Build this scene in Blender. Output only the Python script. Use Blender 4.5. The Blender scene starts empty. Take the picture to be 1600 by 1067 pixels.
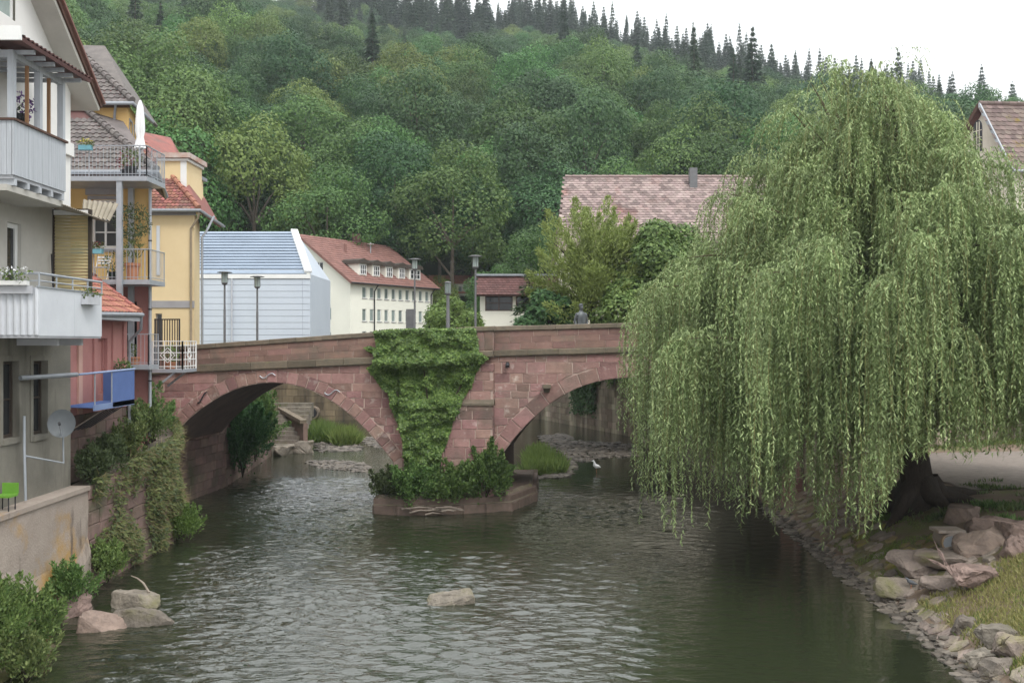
import bpy, bmesh, math, random
import numpy as np
from mathutils import Vector, Matrix, noise

random.seed(11)
rng = np.random.default_rng(11)
R = math.radians
scene = bpy.context.scene
COL = scene.collection

# ------------------------------------------------------------------ camera
CAM_Z = 6.9
F = 1600.0          # focal length in photo pixels (photo 1600 wide)
HY = 533.5          # horizon row
cam_d = bpy.data.cameras.new('camera')
cam_d.sensor_width = 36.0
cam_d.lens = 36.0
cam_d.clip_end = 3000
cam = bpy.data.objects.new('camera', cam_d)
COL.objects.link(cam)
cam.location = (0, 0, CAM_Z)
cam.rotation_euler = (R(90), 0, 0)
scene.camera = cam

# ------------------------------------------------------------------ sky: bright overcast
SUN_EL, SUN_ROT = 52.0, 150.0
world = bpy.data.worlds.new('World')
scene.world = world
world.use_nodes = True
wn = world.node_tree.nodes
wl = world.node_tree.links
bg = wn['Background']
sky = wn.new('ShaderNodeTexSky')
sky.sky_type = 'NISHITA'
sky.sun_disc = False
sky.sun_elevation = R(SUN_EL)
sky.sun_rotation = R(SUN_ROT)
sky.dust_density = 6.0
sky.air_density = 1.2
hs = wn.new('ShaderNodeHueSaturation')
hs.inputs['Saturation'].default_value = 0.18
wl.new(sky.outputs['Color'], hs.inputs['Color'])
# overcast veil: even grey-white, brighter towards the zenith as an overcast sky is
tc = wn.new('ShaderNodeTexCoord')
sp = wn.new('ShaderNodeSeparateXYZ')
wl.new(tc.outputs['Generated'], sp.inputs[0])
mr = wn.new('ShaderNodeMapRange')
mr.inputs['From Min'].default_value = 0.0
mr.inputs['From Max'].default_value = 1.0
mr.inputs['To Min'].default_value = 9.0
mr.inputs['To Max'].default_value = 23.0
wl.new(sp.outputs['Z'], mr.inputs['Value'])
nz = wn.new('ShaderNodeTexNoise')
nz.inputs['Scale'].default_value = 3.0
nz.inputs['Detail'].default_value = 4.0
wl.new(tc.outputs['Generated'], nz.inputs['Vector'])
mr2 = wn.new('ShaderNodeMapRange')
mr2.inputs['From Min'].default_value = 0.3
mr2.inputs['From Max'].default_value = 0.7
mr2.inputs['To Min'].default_value = 0.9
mr2.inputs['To Max'].default_value = 1.1
wl.new(nz.outputs['Fac'], mr2.inputs['Value'])
mu = wn.new('ShaderNodeMath'); mu.operation = 'MULTIPLY'
wl.new(mr.outputs[0], mu.inputs[0]); wl.new(mr2.outputs[0], mu.inputs[1])
vm = wn.new('ShaderNodeVectorMath'); vm.operation = 'SCALE'
vm.inputs[0].default_value = (0.965, 0.99, 1.0)
wl.new(mu.outputs[0], vm.inputs['Scale'])
mx = wn.new('ShaderNodeMixRGB')
mx.inputs['Fac'].default_value = 0.85
wl.new(hs.outputs['Color'], mx.inputs['Color1'])
wl.new(vm.outputs['Vector'], mx.inputs['Color2'])
wl.new(mx.outputs['Color'], bg.inputs['Color'])
bg.inputs['Strength'].default_value = 0.1

sun_d = bpy.data.lights.new('sun', 'SUN')
sun_d.energy = 1.1
sun_d.angle = R(14)
sun_d.color = (1.0, 0.96, 0.9)
sun = bpy.data.objects.new('sun', sun_d)
COL.objects.link(sun)
sun.location = (0, -20, 60)
sd = Vector((math.sin(R(SUN_ROT)) * math.cos(R(SUN_EL)), math.cos(R(SUN_ROT)) * math.cos(R(SUN_EL)), math.sin(R(SUN_EL))))
sun.rotation_euler = sd.to_track_quat('Z', 'Y').to_euler()

vs = scene.view_settings
vs.view_transform = 'Standard'
vs.look = 'None'
vs.exposure = 0.45
vs.gamma = 1.0
scene.cycles.max_bounces = 8
scene.cycles.transparent_max_bounces = 8
scene.cycles.volume_bounces = 0
scene.cycles.use_denoising = True

# ------------------------------------------------------------------ helpers
def P(px, py, Y):
    return Vector(((px - 800) / F * Y, Y, CAM_Z - (py - HY) / F * Y))
def XY(px, Y): return (px - 800) / F * Y
def ZY(py, Y): return CAM_Z - (py - HY) / F * Y
def YX(px, X): return X * F / (px - 800)
def PX(px, py, X):
    Y = YX(px, X)
    return Vector((X, Y, ZY(py, Y)))

ORG = {}
def link(o):
    COL.objects.link(o)
    return o
def tag(o, label=None, cat=None, group=None, kind=None):
    if label: o['label'] = label
    if cat: o['category'] = cat
    if group: o['group'] = group
    if kind: o['kind'] = kind
    return o
def thing(name, loc, label, cat, group=None):
    o = link(bpy.data.objects.new(name, None))
    o.empty_display_size = 0.2
    o.location = loc
    ORG[o.name] = Vector(loc)
    return tag(o, label, cat, group)
def org(parent):
    return ORG.get(parent.name, Vector((0, 0, 0))) if parent else Vector((0, 0, 0))

class MB:
    """collects shapes in world coordinates; build() links them as one mesh"""
    def __init__(s, M=None):
        s.v = []; s.f = []; s.M = M; s.smooth = False
    def add(s, vs, fs):
        n = len(s.v)
        for p in vs:
            p = Vector(p)
            s.v.append(s.M @ p if s.M else p)
        s.f += [tuple(i + n for i in f) for f in fs]
        return s
    def box(s, x0, x1, y0, y1, z0, z1):
        return s.add([(x0,y0,z0),(x1,y0,z0),(x1,y1,z0),(x0,y1,z0),(x0,y0,z1),(x1,y0,z1),(x1,y1,z1),(x0,y1,z1)],
                     [(3,2,1,0),(4,5,6,7),(0,1,5,4),(1,2,6,5),(2,3,7,6),(3,0,4,7)])
    def bar(s, a, b, w, h=None, up=(0,0,1)):
        """rectangular bar from a to b"""
        a = Vector(a); b = Vector(b); h = w if h is None else h
        d = (b - a).normalized(); u = Vector(up)
        if abs(d.dot(u)) > 0.98: u = Vector((1,0,0))
        r = d.cross(u).normalized(); u = r.cross(d)
        vs = [c + r*w/2*i + u*h/2*j for c in (a, b) for i, j in ((-1,-1),(1,-1),(1,1),(-1,1))]
        return s.add(vs, [(3,2,1,0),(4,5,6,7),(0,1,5,4),(1,2,6,5),(2,3,7,6),(3,0,4,7)])
    def tube(s, pts, rad, n=8, cap=True):
        pts = [Vector(p) for p in pts]
        rads = rad if isinstance(rad, (list, tuple)) else [rad]*len(pts)
        vs = []; fs = []; r0 = None
        for i, p in enumerate(pts):
            d = (pts[min(i+1, len(pts)-1)] - pts[max(i-1, 0)])
            d = d.normalized() if d.length > 1e-9 else Vector((0,0,1))
            if r0 is None:
                r0 = d.cross(Vector((0,0,1)))
                if r0.length < 0.05: r0 = d.cross(Vector((0,1,0)))
            r0 = (r0 - d*r0.dot(d)).normalized()
            q = d.cross(r0)
            for k in range(n):
                a = 2*math.pi*k/n
                vs.append(p + (r0*math.cos(a) + q*math.sin(a))*rads[i])
        for i in range(len(pts)-1):
            for k in range(n):
                k2 = (k+1) % n
                fs.append((i*n+k, i*n+k2, (i+1)*n+k2, (i+1)*n+k))
        if cap:
            fs.append(tuple(reversed(range(n))))
            fs.append(tuple(range((len(pts)-1)*n, len(pts)*n)))
        return s.add(vs, fs)
    def lathe(s, c, prof, n=14):
        c = Vector(c); vs = []; fs = []
        for r, z in prof:
            for k in range(n):
                a = 2*math.pi*k/n
                vs.append(c + Vector((r*math.cos(a), r*math.sin(a), z)))
        for i in range(len(prof)-1):
            for k in range(n):
                k2 = (k+1) % n
                fs.append((i*n+k, i*n+k2, (i+1)*n+k2, (i+1)*n+k))
        fs.append(tuple(reversed(range(n)))); fs.append(tuple(range((len(prof)-1)*n, len(prof)*n)))
        return s.add(vs, fs)
    def prism(s, poly, dvec):
        """poly: world points (planar), extruded by dvec"""
        n = len(poly); d = Vector(dvec)
        vs = [Vector(p) for p in poly] + [Vector(p) + d for p in poly]
        return s.add(vs, [tuple(range(n)), tuple(reversed(range(n, 2*n)))] +
                     [(i, i+n, (i+1) % n + n, (i+1) % n) for i in range(n)])
    def slab(s, quad, t):
        q = [Vector(p) for p in quad]
        nrm = (q[1]-q[0]).cross(q[-1]-q[0]).normalized()
        return s.prism(q, -nrm*t)
    def build(s, name, mat, parent=None, smooth=False, fix=True):
        me = bpy.data.meshes.new(name)
        o0 = org(parent)
        me.from_pydata([p - o0 for p in s.v], [], s.f)
        if fix:
            bm = bmesh.new(); bm.from_mesh(me)
            bmesh.ops.recalc_face_normals(bm, faces=bm.faces)
            bm.to_mesh(me); bm.free()
        if smooth or s.smooth:
            me.polygons.foreach_set('use_smooth', [True]*len(me.polygons))
            try: me.set_sharp_from_angle(angle=R(40))
            except Exception: pass
        me.update()
        o = link(bpy.data.objects.new(name, me))
        if mat: me.materials.append(mat)
        if parent:
            o.parent = parent
            ORG[o.name] = o0
        return o

def np_mesh(name, verts, nper, mat, parent=None, smooth=False, o0=None):
    """verts: (N*nper,3) array, faces are consecutive groups of nper"""
    verts = np.asarray(verts, dtype=np.float32).reshape(-1, 3)
    if parent is not None and o0 is None:
        verts = verts - np.array(org(parent), dtype=np.float32)
    me = bpy.data.meshes.new(name)
    nv = len(verts); nf = nv // nper
    me.vertices.add(nv); me.loops.add(nv); me.polygons.add(nf)
    me.vertices.foreach_set('co', verts.ravel())
    me.loops.foreach_set('vertex_index', np.arange(nv, dtype=np.int32))
    me.polygons.foreach_set('loop_start', np.arange(0, nv, nper, dtype=np.int32))
    me.polygons.foreach_set('loop_total', np.full(nf, nper, dtype=np.int32))
    me.update(calc_edges=True)
    me.materials.append(mat)
    o = link(bpy.data.objects.new(name, me))
    if parent is not None:
        o.parent = parent
        ORG[o.name] = org(parent)
    return o

def unit(a):
    return a / np.maximum(np.linalg.norm(a, axis=-1, keepdims=True), 1e-9)
def rdir(n):
    return unit(rng.normal(size=(n, 3)))
def leaf_verts(p, u, n, L, W):
    """diamond leaves at p, along u, facing n"""
    L = np.broadcast_to(np.asarray(L), (len(p),))[:, None]
    W = np.broadcast_to(np.asarray(W), (len(p),))[:, None]
    u = unit(u); v = unit(np.cross(n, u)); m = p + u*L*0.45
    return np.stack([p, m + v*W/2, p + u*L, m - v*W/2], axis=1).reshape(-1, 3)

def copy_tree(o, parent=None):
    c = o.copy(); link(c)
    if parent:
        c.parent = parent
    for ch in list(o.children): copy_tree(ch, c)
    return c

# ------------------------------------------------------------------ materials
def NT(name):
    m = bpy.data.materials.new(name); m.use_nodes = True
    nt = m.node_tree
    return m, nt, nt.nodes, nt.links, nt.nodes['Principled BSDF']
def rgba(c): return (c[0], c[1], c[2], 1.0)
def mat(name, c1, c2=None, scale=2.0, rough=0.85, bump=0.0, bscale=25.0, objvar=0.0, spec=0.3, metal=0.0,
        stain=None, sscale=0.5, slo=0.5, shi=0.65, stretch=None, huevar=0.0, detail=6.0, islandvar=0.0, streak=None):
    m, nt, N, Lk, B = NT(name)
    geo = N.new('ShaderNodeNewGeometry')
    vec = geo.outputs['Position']
    if stretch:
        mp = N.new('ShaderNodeVectorMath'); mp.operation = 'MULTIPLY'
        mp.inputs[1].default_value = stretch
        Lk.new(vec, mp.inputs[0]); svec = mp.outputs[0]
    else:
        svec = vec
    c2 = c2 or tuple(x*0.75 for x in c1)
    n1 = N.new('ShaderNodeTexNoise'); n1.inputs['Scale'].default_value = scale; n1.inputs['Detail'].default_value = detail
    n1.inputs['Roughness'].default_value = 0.65
    Lk.new(svec, n1.inputs['Vector'])
    r1 = N.new('ShaderNodeMapRange'); r1.inputs['From Min'].default_value = 0.3; r1.inputs['From Max'].default_value = 0.7
    Lk.new(n1.outputs['Fac'], r1.inputs['Value'])
    mx = N.new('ShaderNodeMixRGB'); mx.inputs['Color1'].default_value = rgba(c1); mx.inputs['Color2'].default_value = rgba(c2)
    Lk.new(r1.outputs[0], mx.inputs['Fac'])
    col = mx.outputs['Color']
    for st, ssc, lo, hi, strt in ([(stain, sscale, slo, shi, None)] if stain else []) + ([streak] if streak else []):
        n2 = N.new('ShaderNodeTexNoise'); n2.inputs['Scale'].default_value = ssc; n2.inputs['Detail'].default_value = 5
        n2.inputs['Roughness'].default_value = 0.6
        if strt:
            mp2 = N.new('ShaderNodeVectorMath'); mp2.operation = 'MULTIPLY'; mp2.inputs[1].default_value = strt
            Lk.new(vec, mp2.inputs[0]); Lk.new(mp2.outputs[0], n2.inputs['Vector'])
        else:
            Lk.new(vec, n2.inputs['Vector'])
        r2 = N.new('ShaderNodeMapRange'); r2.inputs['From Min'].default_value = lo; r2.inputs['From Max'].default_value = hi
        Lk.new(n2.outputs['Fac'], r2.inputs['Value'])
        m2 = N.new('ShaderNodeMixRGB'); m2.inputs['Color2'].default_value = rgba(st)
        Lk.new(r2.outputs[0], m2.inputs['Fac']); Lk.new(col, m2.inputs['Color1'])
        col = m2.outputs['Color']
    for amount, kind in ((objvar, 'o'), (islandvar, 'i')):
        if amount:
            if kind == 'o':
                oi = N.new('ShaderNodeObjectInfo').outputs['Random']
            else:
                oi = geo.outputs['Random Per Island']
            rr = N.new('ShaderNodeMapRange'); rr.inputs['To Min'].default_value = 1-amount; rr.inputs['To Max'].default_value = 1+amount
            Lk.new(oi, rr.inputs['Value'])
            hsv = N.new('ShaderNodeHueSaturation')
            Lk.new(rr.outputs[0], hsv.inputs['Value']); Lk.new(col, hsv.inputs['Color'])
            if huevar:
                ml = N.new('ShaderNodeMath'); ml.operation = 'MULTIPLY'; ml.inputs[1].default_value = 7.31
                fr = N.new('ShaderNodeMath'); fr.operation = 'FRACT'
                Lk.new(oi, ml.inputs[0]); Lk.new(ml.outputs[0], fr.inputs[0])
                r3 = N.new('ShaderNodeMapRange'); r3.inputs['To Min'].default_value = 0.5-huevar; r3.inputs['To Max'].default_value = 0.5+huevar
                Lk.new(fr.outputs[0], r3.inputs['Value']); Lk.new(r3.outputs[0], hsv.inputs['Hue'])
            col = hsv.outputs['Color']
    Lk.new(col, B.inputs['Base Color'])
    B.inputs['Roughness'].default_value = rough
    B.inputs['Metallic'].default_value = metal
    B.inputs['Specular IOR Level'].default_value = spec
    if bump:
        n3 = N.new('ShaderNodeTexNoise'); n3.inputs['Scale'].default_value = bscale; n3.inputs['Detail'].default_value = 5
        Lk.new(svec, n3.inputs['Vector'])
        bp = N.new('ShaderNodeBump'); bp.inputs['Strength'].default_value = bump; bp.inputs['Distance'].default_value = 0.05
        Lk.new(n3.outputs['Fac'], bp.inputs['Height']); Lk.new(bp.outputs['Normal'], B.inputs['Normal'])
    return m

def leafmat(name, dark, light, trans=0.3, hue=0.02, val=0.2, rough=0.55, nvar=0.0, nscale=0.8):
    m, nt, N, Lk, B = NT(name)
    geo = N.new('ShaderNodeNewGeometry')
    mx = N.new('ShaderNodeMixRGB'); mx.inputs['Color1'].default_value = rgba(dark); mx.inputs['Color2'].default_value = rgba(light)
    Lk.new(geo.outputs['Random Per Island'], mx.inputs['Fac'])
    oi = N.new('ShaderNodeObjectInfo')
    hsv = N.new('ShaderNodeHueSaturation')
    rv = N.new('ShaderNodeMapRange'); rv.inputs['To Min'].default_value = 1-val; rv.inputs['To Max'].default_value = 1+val
    Lk.new(oi.outputs['Random'], rv.inputs['Value']); Lk.new(rv.outputs[0], hsv.inputs['Value'])
    ml = N.new('ShaderNodeMath'); ml.operation = 'MULTIPLY'; ml.inputs[1].default_value = 13.7
    fr = N.new('ShaderNodeMath'); fr.operation = 'FRACT'
    Lk.new(oi.outputs['Random'], ml.inputs[0]); Lk.new(ml.outputs[0], fr.inputs[0])
    rh = N.new('ShaderNodeMapRange'); rh.inputs['To Min'].default_value = 0.5-hue; rh.inputs['To Max'].default_value = 0.5+hue
    Lk.new(fr.outputs[0], rh.inputs['Value']); Lk.new(rh.outputs[0], hsv.inputs['Hue'])
    src = mx.outputs['Color']
    if nvar:
        nz_ = N.new('ShaderNodeTexNoise'); nz_.inputs['Scale'].default_value = nscale; nz_.inputs['Detail'].default_value = 3
        Lk.new(geo.outputs['Position'], nz_.inputs['Vector'])
        rn = N.new('ShaderNodeMapRange'); rn.inputs['From Min'].default_value = 0.32; rn.inputs['From Max'].default_value = 0.68
        rn.inputs['To Min'].default_value = 1-nvar; rn.inputs['To Max'].default_value = 1+nvar
        Lk.new(nz_.outputs['Fac'], rn.inputs['Value'])
        h2 = N.new('ShaderNodeHueSaturation'); Lk.new(rn.outputs[0], h2.inputs['Value']); Lk.new(src, h2.inputs['Color'])
        src = h2.outputs['Color']
    Lk.new(src, hsv.inputs['Color'])
    Lk.new(hsv.outputs['Color'], B.inputs['Base Color'])
    B.inputs['Roughness'].default_value = rough
    B.inputs['Specular IOR Level'].default_value = 0.25
    tr = N.new('ShaderNodeBsdfTranslucent'); Lk.new(hsv.outputs['Color'], tr.inputs['Color'])
    ms = N.new('ShaderNodeMixShader'); ms.inputs['Fac'].default_value = trans
    Lk.new(B.outputs[0], ms.inputs[1]); Lk.new(tr.outputs[0], ms.inputs[2])
    Lk.new(ms.outputs[0], N['Material Output'].inputs['Surface'])
    return m

def glassmat(name, c, rough=0.06):
    m, nt, N, Lk, B = NT(name)
    B.inputs['Base Color'].default_value = rgba(c)
    B.inputs['Roughness'].default_value = rough
    B.inputs['Specular IOR Level'].default_value = 0.6
    return m

M = {}
# stone
M['sand'] = mat('red_sandstone', (0.345,0.21,0.185), (0.25,0.145,0.13), 4.0, 0.9, 0.5, 18, objvar=0.27, huevar=0.016,
                stain=(0.19,0.145,0.12), sscale=0.6, slo=0.5, shi=0.7, streak=((0.46,0.37,0.33), 2.2, 0.60, 0.72, (1.0,1.0,1.0)))
M['sand_par'] = mat('parapet_sandstone', (0.27,0.165,0.135), (0.20,0.125,0.105), 3.0, 0.9, 0.35, 22, objvar=0.2, huevar=0.012,
                    stain=(0.13,0.115,0.09), sscale=0.8, slo=0.5, shi=0.72, streak=((0.40,0.36,0.33), 1.0, 0.62, 0.78, (3.0,3.0,0.5)))
M['coping'] = mat('weathered_coping', (0.21,0.165,0.125), (0.13,0.115,0.085), 4.0, 0.95, 0.4, 22, objvar=0.15,
                  stain=(0.20,0.17,0.05), sscale=1.3, slo=0.62, shi=0.75)
M['string'] = mat('string_course_stone', (0.19,0.15,0.11), (0.11,0.10,0.075), 3.0, 0.95, 0.4, 22, objvar=0.2,
                  stain=(0.16,0.16,0.05), sscale=1.0, slo=0.6, shi=0.75)
M['mortar'] = mat('pale_mortar', (0.50,0.38,0.33), (0.36,0.26,0.22), 5.0, 0.95, 0.3, 40)
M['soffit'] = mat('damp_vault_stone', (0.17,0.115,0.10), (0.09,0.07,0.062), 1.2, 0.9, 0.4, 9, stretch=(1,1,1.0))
M['plinth'] = mat('wet_plinth_stone', (0.17,0.12,0.10), (0.09,0.07,0.055), 2.0, 0.85, 0.4, 14, objvar=0.15)
M['wallstone'] = mat('retaining_stone', (0.22,0.145,0.125), (0.14,0.10,0.085), 2.5, 0.95, 0.4, 20, objvar=0.25, huevar=0.015,
                     stain=(0.10,0.095,0.06), sscale=0.7, slo=0.5, shi=0.7)
M['darkmortar'] = mat('dirty_mortar', (0.16,0.13,0.105), (0.09,0.08,0.06), 3.0, 0.95, 0.3, 30)
M['farstone'] = mat('far_wall_stone', (0.22,0.175,0.13), (0.12,0.10,0.075), 1.2, 0.95, 0.4, 12, objvar=0.25, huevar=0.02,
                    streak=((0.42,0.37,0.28), 0.8, 0.5, 0.7, (1,1,0.15)))
M['weirstone'] = mat('streaked_wall', (0.27,0.21,0.13), (0.06,0.05,0.04), 0.9, 0.9, 0.3, 12, objvar=0.2, stretch=(1.3,1.3,0.12))
M['concrete'] = mat('stained_concrete', (0.37,0.315,0.27), (0.28,0.23,0.195), 1.0, 0.95, 0.3, 18,
                    stain=(0.42,0.25,0.07), sscale=0.5, slo=0.54, shi=0.68, streak=((0.14,0.11,0.09), 0.9, 0.62, 0.72, (1.5,1.5,0.35)))
M['render_grey'] = mat('grey_render', (0.24,0.225,0.19), (0.15,0.142,0.12), 0.8, 0.95, 0.25, 40,
                       streak=((0.09,0.085,0.07), 1.0, 0.55, 0.75, (1.5,1.5,0.3)))
M['render_mid'] = mat('dull_white_render', (0.52,0.50,0.46), (0.40,0.385,0.35), 0.8, 0.95, 0.1, 40)
M['render_white'] = mat('white_render', (0.78,0.77,0.75), (0.70,0.69,0.67), 0.7, 0.92, 0.08, 40)
M['yellow'] = mat('ochre_render', (0.72,0.49,0.21), (0.65,0.43,0.17), 0.8, 0.92, 0.08, 40)
M['yellow_pale'] = mat('pale_yellow_render', (0.75,0.60,0.37), (0.68,0.53,0.31), 0.6, 0.92, 0.08, 40)
M['pink'] = mat('pink_render', (0.46,0.22,0.20), (0.38,0.175,0.16), 1.2, 0.92, 0.2, 30)
M['pink_strip'] = mat('pale_pink_strip', (0.56,0.36,0.30), (0.48,0.29,0.24), 1.2, 0.92, 0.1, 30)
M['brown_trim'] = mat('brown_trim', (0.11,0.055,0.04), (0.07,0.04,0.03), 3, 0.7)
M['dark_wood'] = mat('dark_wood', (0.06,0.045,0.035), (0.035,0.028,0.022), 3, 0.7, stretch=(8,8,0.6))
M['grey_wood'] = mat('pale_grey_wood', (0.47,0.495,0.53), (0.37,0.39,0.42), 2.0, 0.8, 0.1, 20, stretch=(6,6,0.4), objvar=0.08)
M['grey_paint'] = mat('grey_paint', (0.50,0.51,0.54), (0.42,0.43,0.46), 2, 0.7)
M['grey_stone'] = mat('grey_stone_trim', (0.36,0.35,0.36), (0.30,0.29,0.30), 2, 0.85)
M['brown_wood'] = mat('brown_wood', (0.30,0.17,0.09), (0.22,0.12,0.06), 3, 0.7, stretch=(6,6,0.5))
M['white'] = mat('white_paint', (0.78,0.78,0.77), (0.70,0.70,0.69), 1.5, 0.6)
M['sheet'] = mat('white_sheet_metal', (0.62,0.645,0.68), (0.54,0.56,0.60), 1.0, 0.5, stain=(0.38,0.37,0.35), sscale=1.6, slo=0.66, shi=0.76)
M['galv'] = mat('galvanised_steel', (0.42,0.45,0.49), (0.34,0.365,0.40), 3, 0.45, metal=0.35, spec=0.5)
M['zinc'] = mat('zinc_gutter', (0.33,0.35,0.38), (0.25,0.265,0.29), 3, 0.5, metal=0.3)
M['zinc_old'] = mat('old_copper_pipe', (0.36,0.29,0.20), (0.26,0.21,0.15), 3, 0.6)
M['darkmetal'] = mat('dark_metal', (0.045,0.045,0.05), (0.03,0.03,0.033), 3, 0.5, metal=0.2)
M['lampmetal'] = mat('grey_lamp_metal', (0.17,0.17,0.175), (0.12,0.12,0.125), 3, 0.5, metal=0.3)
M['blue'] = mat('blue_canvas', (0.10,0.16,0.36), (0.08,0.13,0.30), 2, 0.8)
M['bluebox'] = mat('turquoise_plastic', (0.16,0.38,0.45), None, 2, 0.6)
M['canopy'] = mat('dirty_corrugated_plastic', (0.36,0.32,0.25), (0.22,0.19,0.15), 2, 0.6)
M['slat'] = mat('yellow_slat', (0.52,0.44,0.25), (0.44,0.37,0.20), 2, 0.7, objvar=0.08)
M['terracotta'] = mat('terracotta', (0.45,0.20,0.11), (0.36,0.16,0.09), 4, 0.85)
M['tile_grey'] = mat('grey_roof_tile', (0.17,0.148,0.14), (0.105,0.095,0.09), 3, 0.85, 0.2, 30, objvar=0.22, huevar=0.02)
M['tile_red'] = mat('red_roof_tile', (0.36,0.155,0.11), (0.28,0.12,0.09), 3, 0.85, 0.2, 30, objvar=0.2, huevar=0.015)
M['tile_redmix'] = mat('mixed_red_tile', (0.30,0.125,0.095), (0.18,0.085,0.07), 2.5, 0.85, 0.2, 30, islandvar=0.35, huevar=0.02,
                       stain=(0.16,0.10,0.085), sscale=1.1, slo=0.5, shi=0.7)
M['tile_brown'] = mat('brown_roof_tile', (0.24,0.125,0.105), (0.18,0.095,0.08), 1.5, 0.85, 0.2, 20, islandvar=0.15)
M['tile_dark'] = mat('dark_brown_tile', (0.15,0.075,0.07), (0.10,0.055,0.052), 1.5, 0.85, 0.2, 20, islandvar=0.2)
M['tile_barn'] = mat('faded_pink_tile', (0.28,0.22,0.205), (0.21,0.155,0.145), 1.0, 0.9, 0.2, 20, islandvar=0.38, huevar=0.01,
                     stain=(0.20,0.11,0.095), sscale=0.35, slo=0.55, shi=0.68)
M['tile_moss'] = mat('mossy_brown_tile', (0.20,0.148,0.132), (0.13,0.10,0.09), 3, 0.9, 0.2, 30, objvar=0.25, huevar=0.02,
                     stain=(0.20,0.15,0.03), sscale=0.9, slo=0.6, shi=0.7)
M['tile_orange'] = mat('orange_roof_tile', (0.48,0.20,0.13), (0.40,0.17,0.12), 1.5, 0.85, islandvar=0.12)
M['hall_panel'] = mat('pale_blue_cladding', (0.55,0.60,0.67), (0.50,0.55,0.62), 0.3, 0.45, objvar=0.025)
M['hall_roof'] = mat('blue_grey_metal_roof', (0.30,0.36,0.44), (0.25,0.30,0.37), 0.5, 0.5, objvar=0.06, metal=0.2)
M['white_house'] = mat('cream_white_render', (0.80,0.79,0.70), (0.74,0.73,0.65), 0.5, 0.92)
M['cream'] = mat('cream_render', (0.72,0.66,0.56), (0.60,0.55,0.46), 1.0, 0.92)
M['glass'] = glassmat('window_glass', (0.022,0.024,0.027))
M['glass_curtain'] = mat('curtained_window', (0.27,0.32,0.30), (0.18,0.22,0.21), 1.5, 0.25, objvar=0.3, spec=0.5)
M['umbrella'] = mat('white_umbrella_cloth', (0.80,0.81,0.81), (0.70,0.71,0.72), 3, 0.85)
M['bronze'] = mat('grey_bronze', (0.13,0.14,0.145), (0.07,0.075,0.08), 5, 0.45, metal=0.5)
M['dish'] = mat('grey_dish', (0.14,0.155,0.165), (0.11,0.12,0.13), 2, 0.5)
M['green_plastic'] = mat('green_plastic', (0.16,0.36,0.05), None, 2, 0.5)
M['rust'] = mat('rusty_metal_sheet', (0.55,0.50,0.47), (0.36,0.16,0.10), 1.5, 0.6)
# ground
M['rock'] = mat('pale_rock', (0.27,0.235,0.195), (0.13,0.115,0.095), 3.5, 0.95, 0.9, 12, objvar=0.2, huevar=0.012,
                stain=(0.16,0.15,0.08), sscale=0.9, slo=0.55, shi=0.7)
M['rock_red'] = mat('red_rock', (0.29,0.215,0.18), (0.14,0.105,0.09), 3.0, 0.95, 0.9, 12, objvar=0.2, huevar=0.012)
M['slab'] = mat('bank_paving_stone', (0.31,0.255,0.215), (0.17,0.14,0.12), 3.5, 0.95, 0.9, 14, objvar=0.25, huevar=0.015,
                stain=(0.19,0.18,0.08), sscale=0.8, slo=0.52, shi=0.68)
M['moss'] = mat('mossy_stone', (0.25,0.22,0.06), (0.17,0.17,0.06), 5, 1.0, 0.6, 30, objvar=0.15, stain=(0.22,0.16,0.10), sscale=1.5, slo=0.5, shi=0.62)
M['pebble'] = mat('wet_pebbles', (0.17,0.145,0.12), (0.09,0.08,0.07), 6, 0.6, islandvar=0.45)
M['dirt'] = mat('bare_earth', (0.21,0.155,0.115), (0.15,0.11,0.08), 1.2, 1.0, 0.5, 20, stain=(0.15,0.16,0.06), sscale=0.5, slo=0.5, shi=0.66)
M['gravel'] = mat('gravel_path', (0.24,0.205,0.18), (0.17,0.145,0.125), 3, 1.0, 0.4, 40)
M['asphalt'] = mat('asphalt', (0.06,0.06,0.06), (0.045,0.045,0.045), 2, 0.95)
M['town'] = mat('town_ground', (0.16,0.15,0.13), (0.10,0.11,0.06), 0.3, 0.95)
M['forest_floor'] = mat('forest_floor', (0.03,0.05,0.016), (0.022,0.032,0.013), 0.2, 1.0)
M['bark'] = mat('dark_bark', (0.060,0.045,0.034), (0.032,0.025,0.02), 4, 0.95, 0.8, 12, stretch=(3,3,0.6))
M['bark_far'] = mat('grey_bark', (0.14,0.115,0.09), (0.08,0.065,0.05), 2, 0.95)
M['twig'] = mat('pale_driftwood', (0.34,0.29,0.24), (0.22,0.18,0.15), 5, 0.9)
# foliage
M['lf_a'] = leafmat('leaf_mid_green', (0.05, 0.115, 0.032), (0.118, 0.212, 0.062), 0.3, 0.028, 0.3)
M['lf_b'] = leafmat('leaf_deep_green', (0.03, 0.078, 0.028), (0.074, 0.142, 0.05), 0.25, 0.022, 0.28)
M['lf_c'] = leafmat('leaf_yellow_green', (0.095, 0.155, 0.036), (0.18, 0.25, 0.07), 0.3, 0.02, 0.22)
M['lf_con'] = leafmat('needle_green', (0.04, 0.075, 0.04), (0.085, 0.13, 0.066), 0.1, 0.02, 0.2)
M['lf_dead'] = leafmat('dead_needles', (0.085,0.062,0.046), (0.13,0.105,0.08), 0.1, 0.01, 0.15)
M['lf_willow'] = leafmat('willow_leaf', (0.14, 0.205, 0.076), (0.355, 0.43, 0.2), 0.28, 0.0, 0.0, nvar=0.28, nscale=0.9)
M['lf_ivy'] = leafmat('ivy_leaf', (0.05, 0.1, 0.024), (0.165, 0.245, 0.064), 0.2, 0.0, 0.0, rough=0.4, nvar=0.25, nscale=1.8)
M['lf_shrub'] = leafmat('shrub_leaf', (0.075, 0.14, 0.04), (0.19, 0.275, 0.088), 0.3, 0.015, 0.12, nvar=0.25, nscale=2.0)
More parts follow.
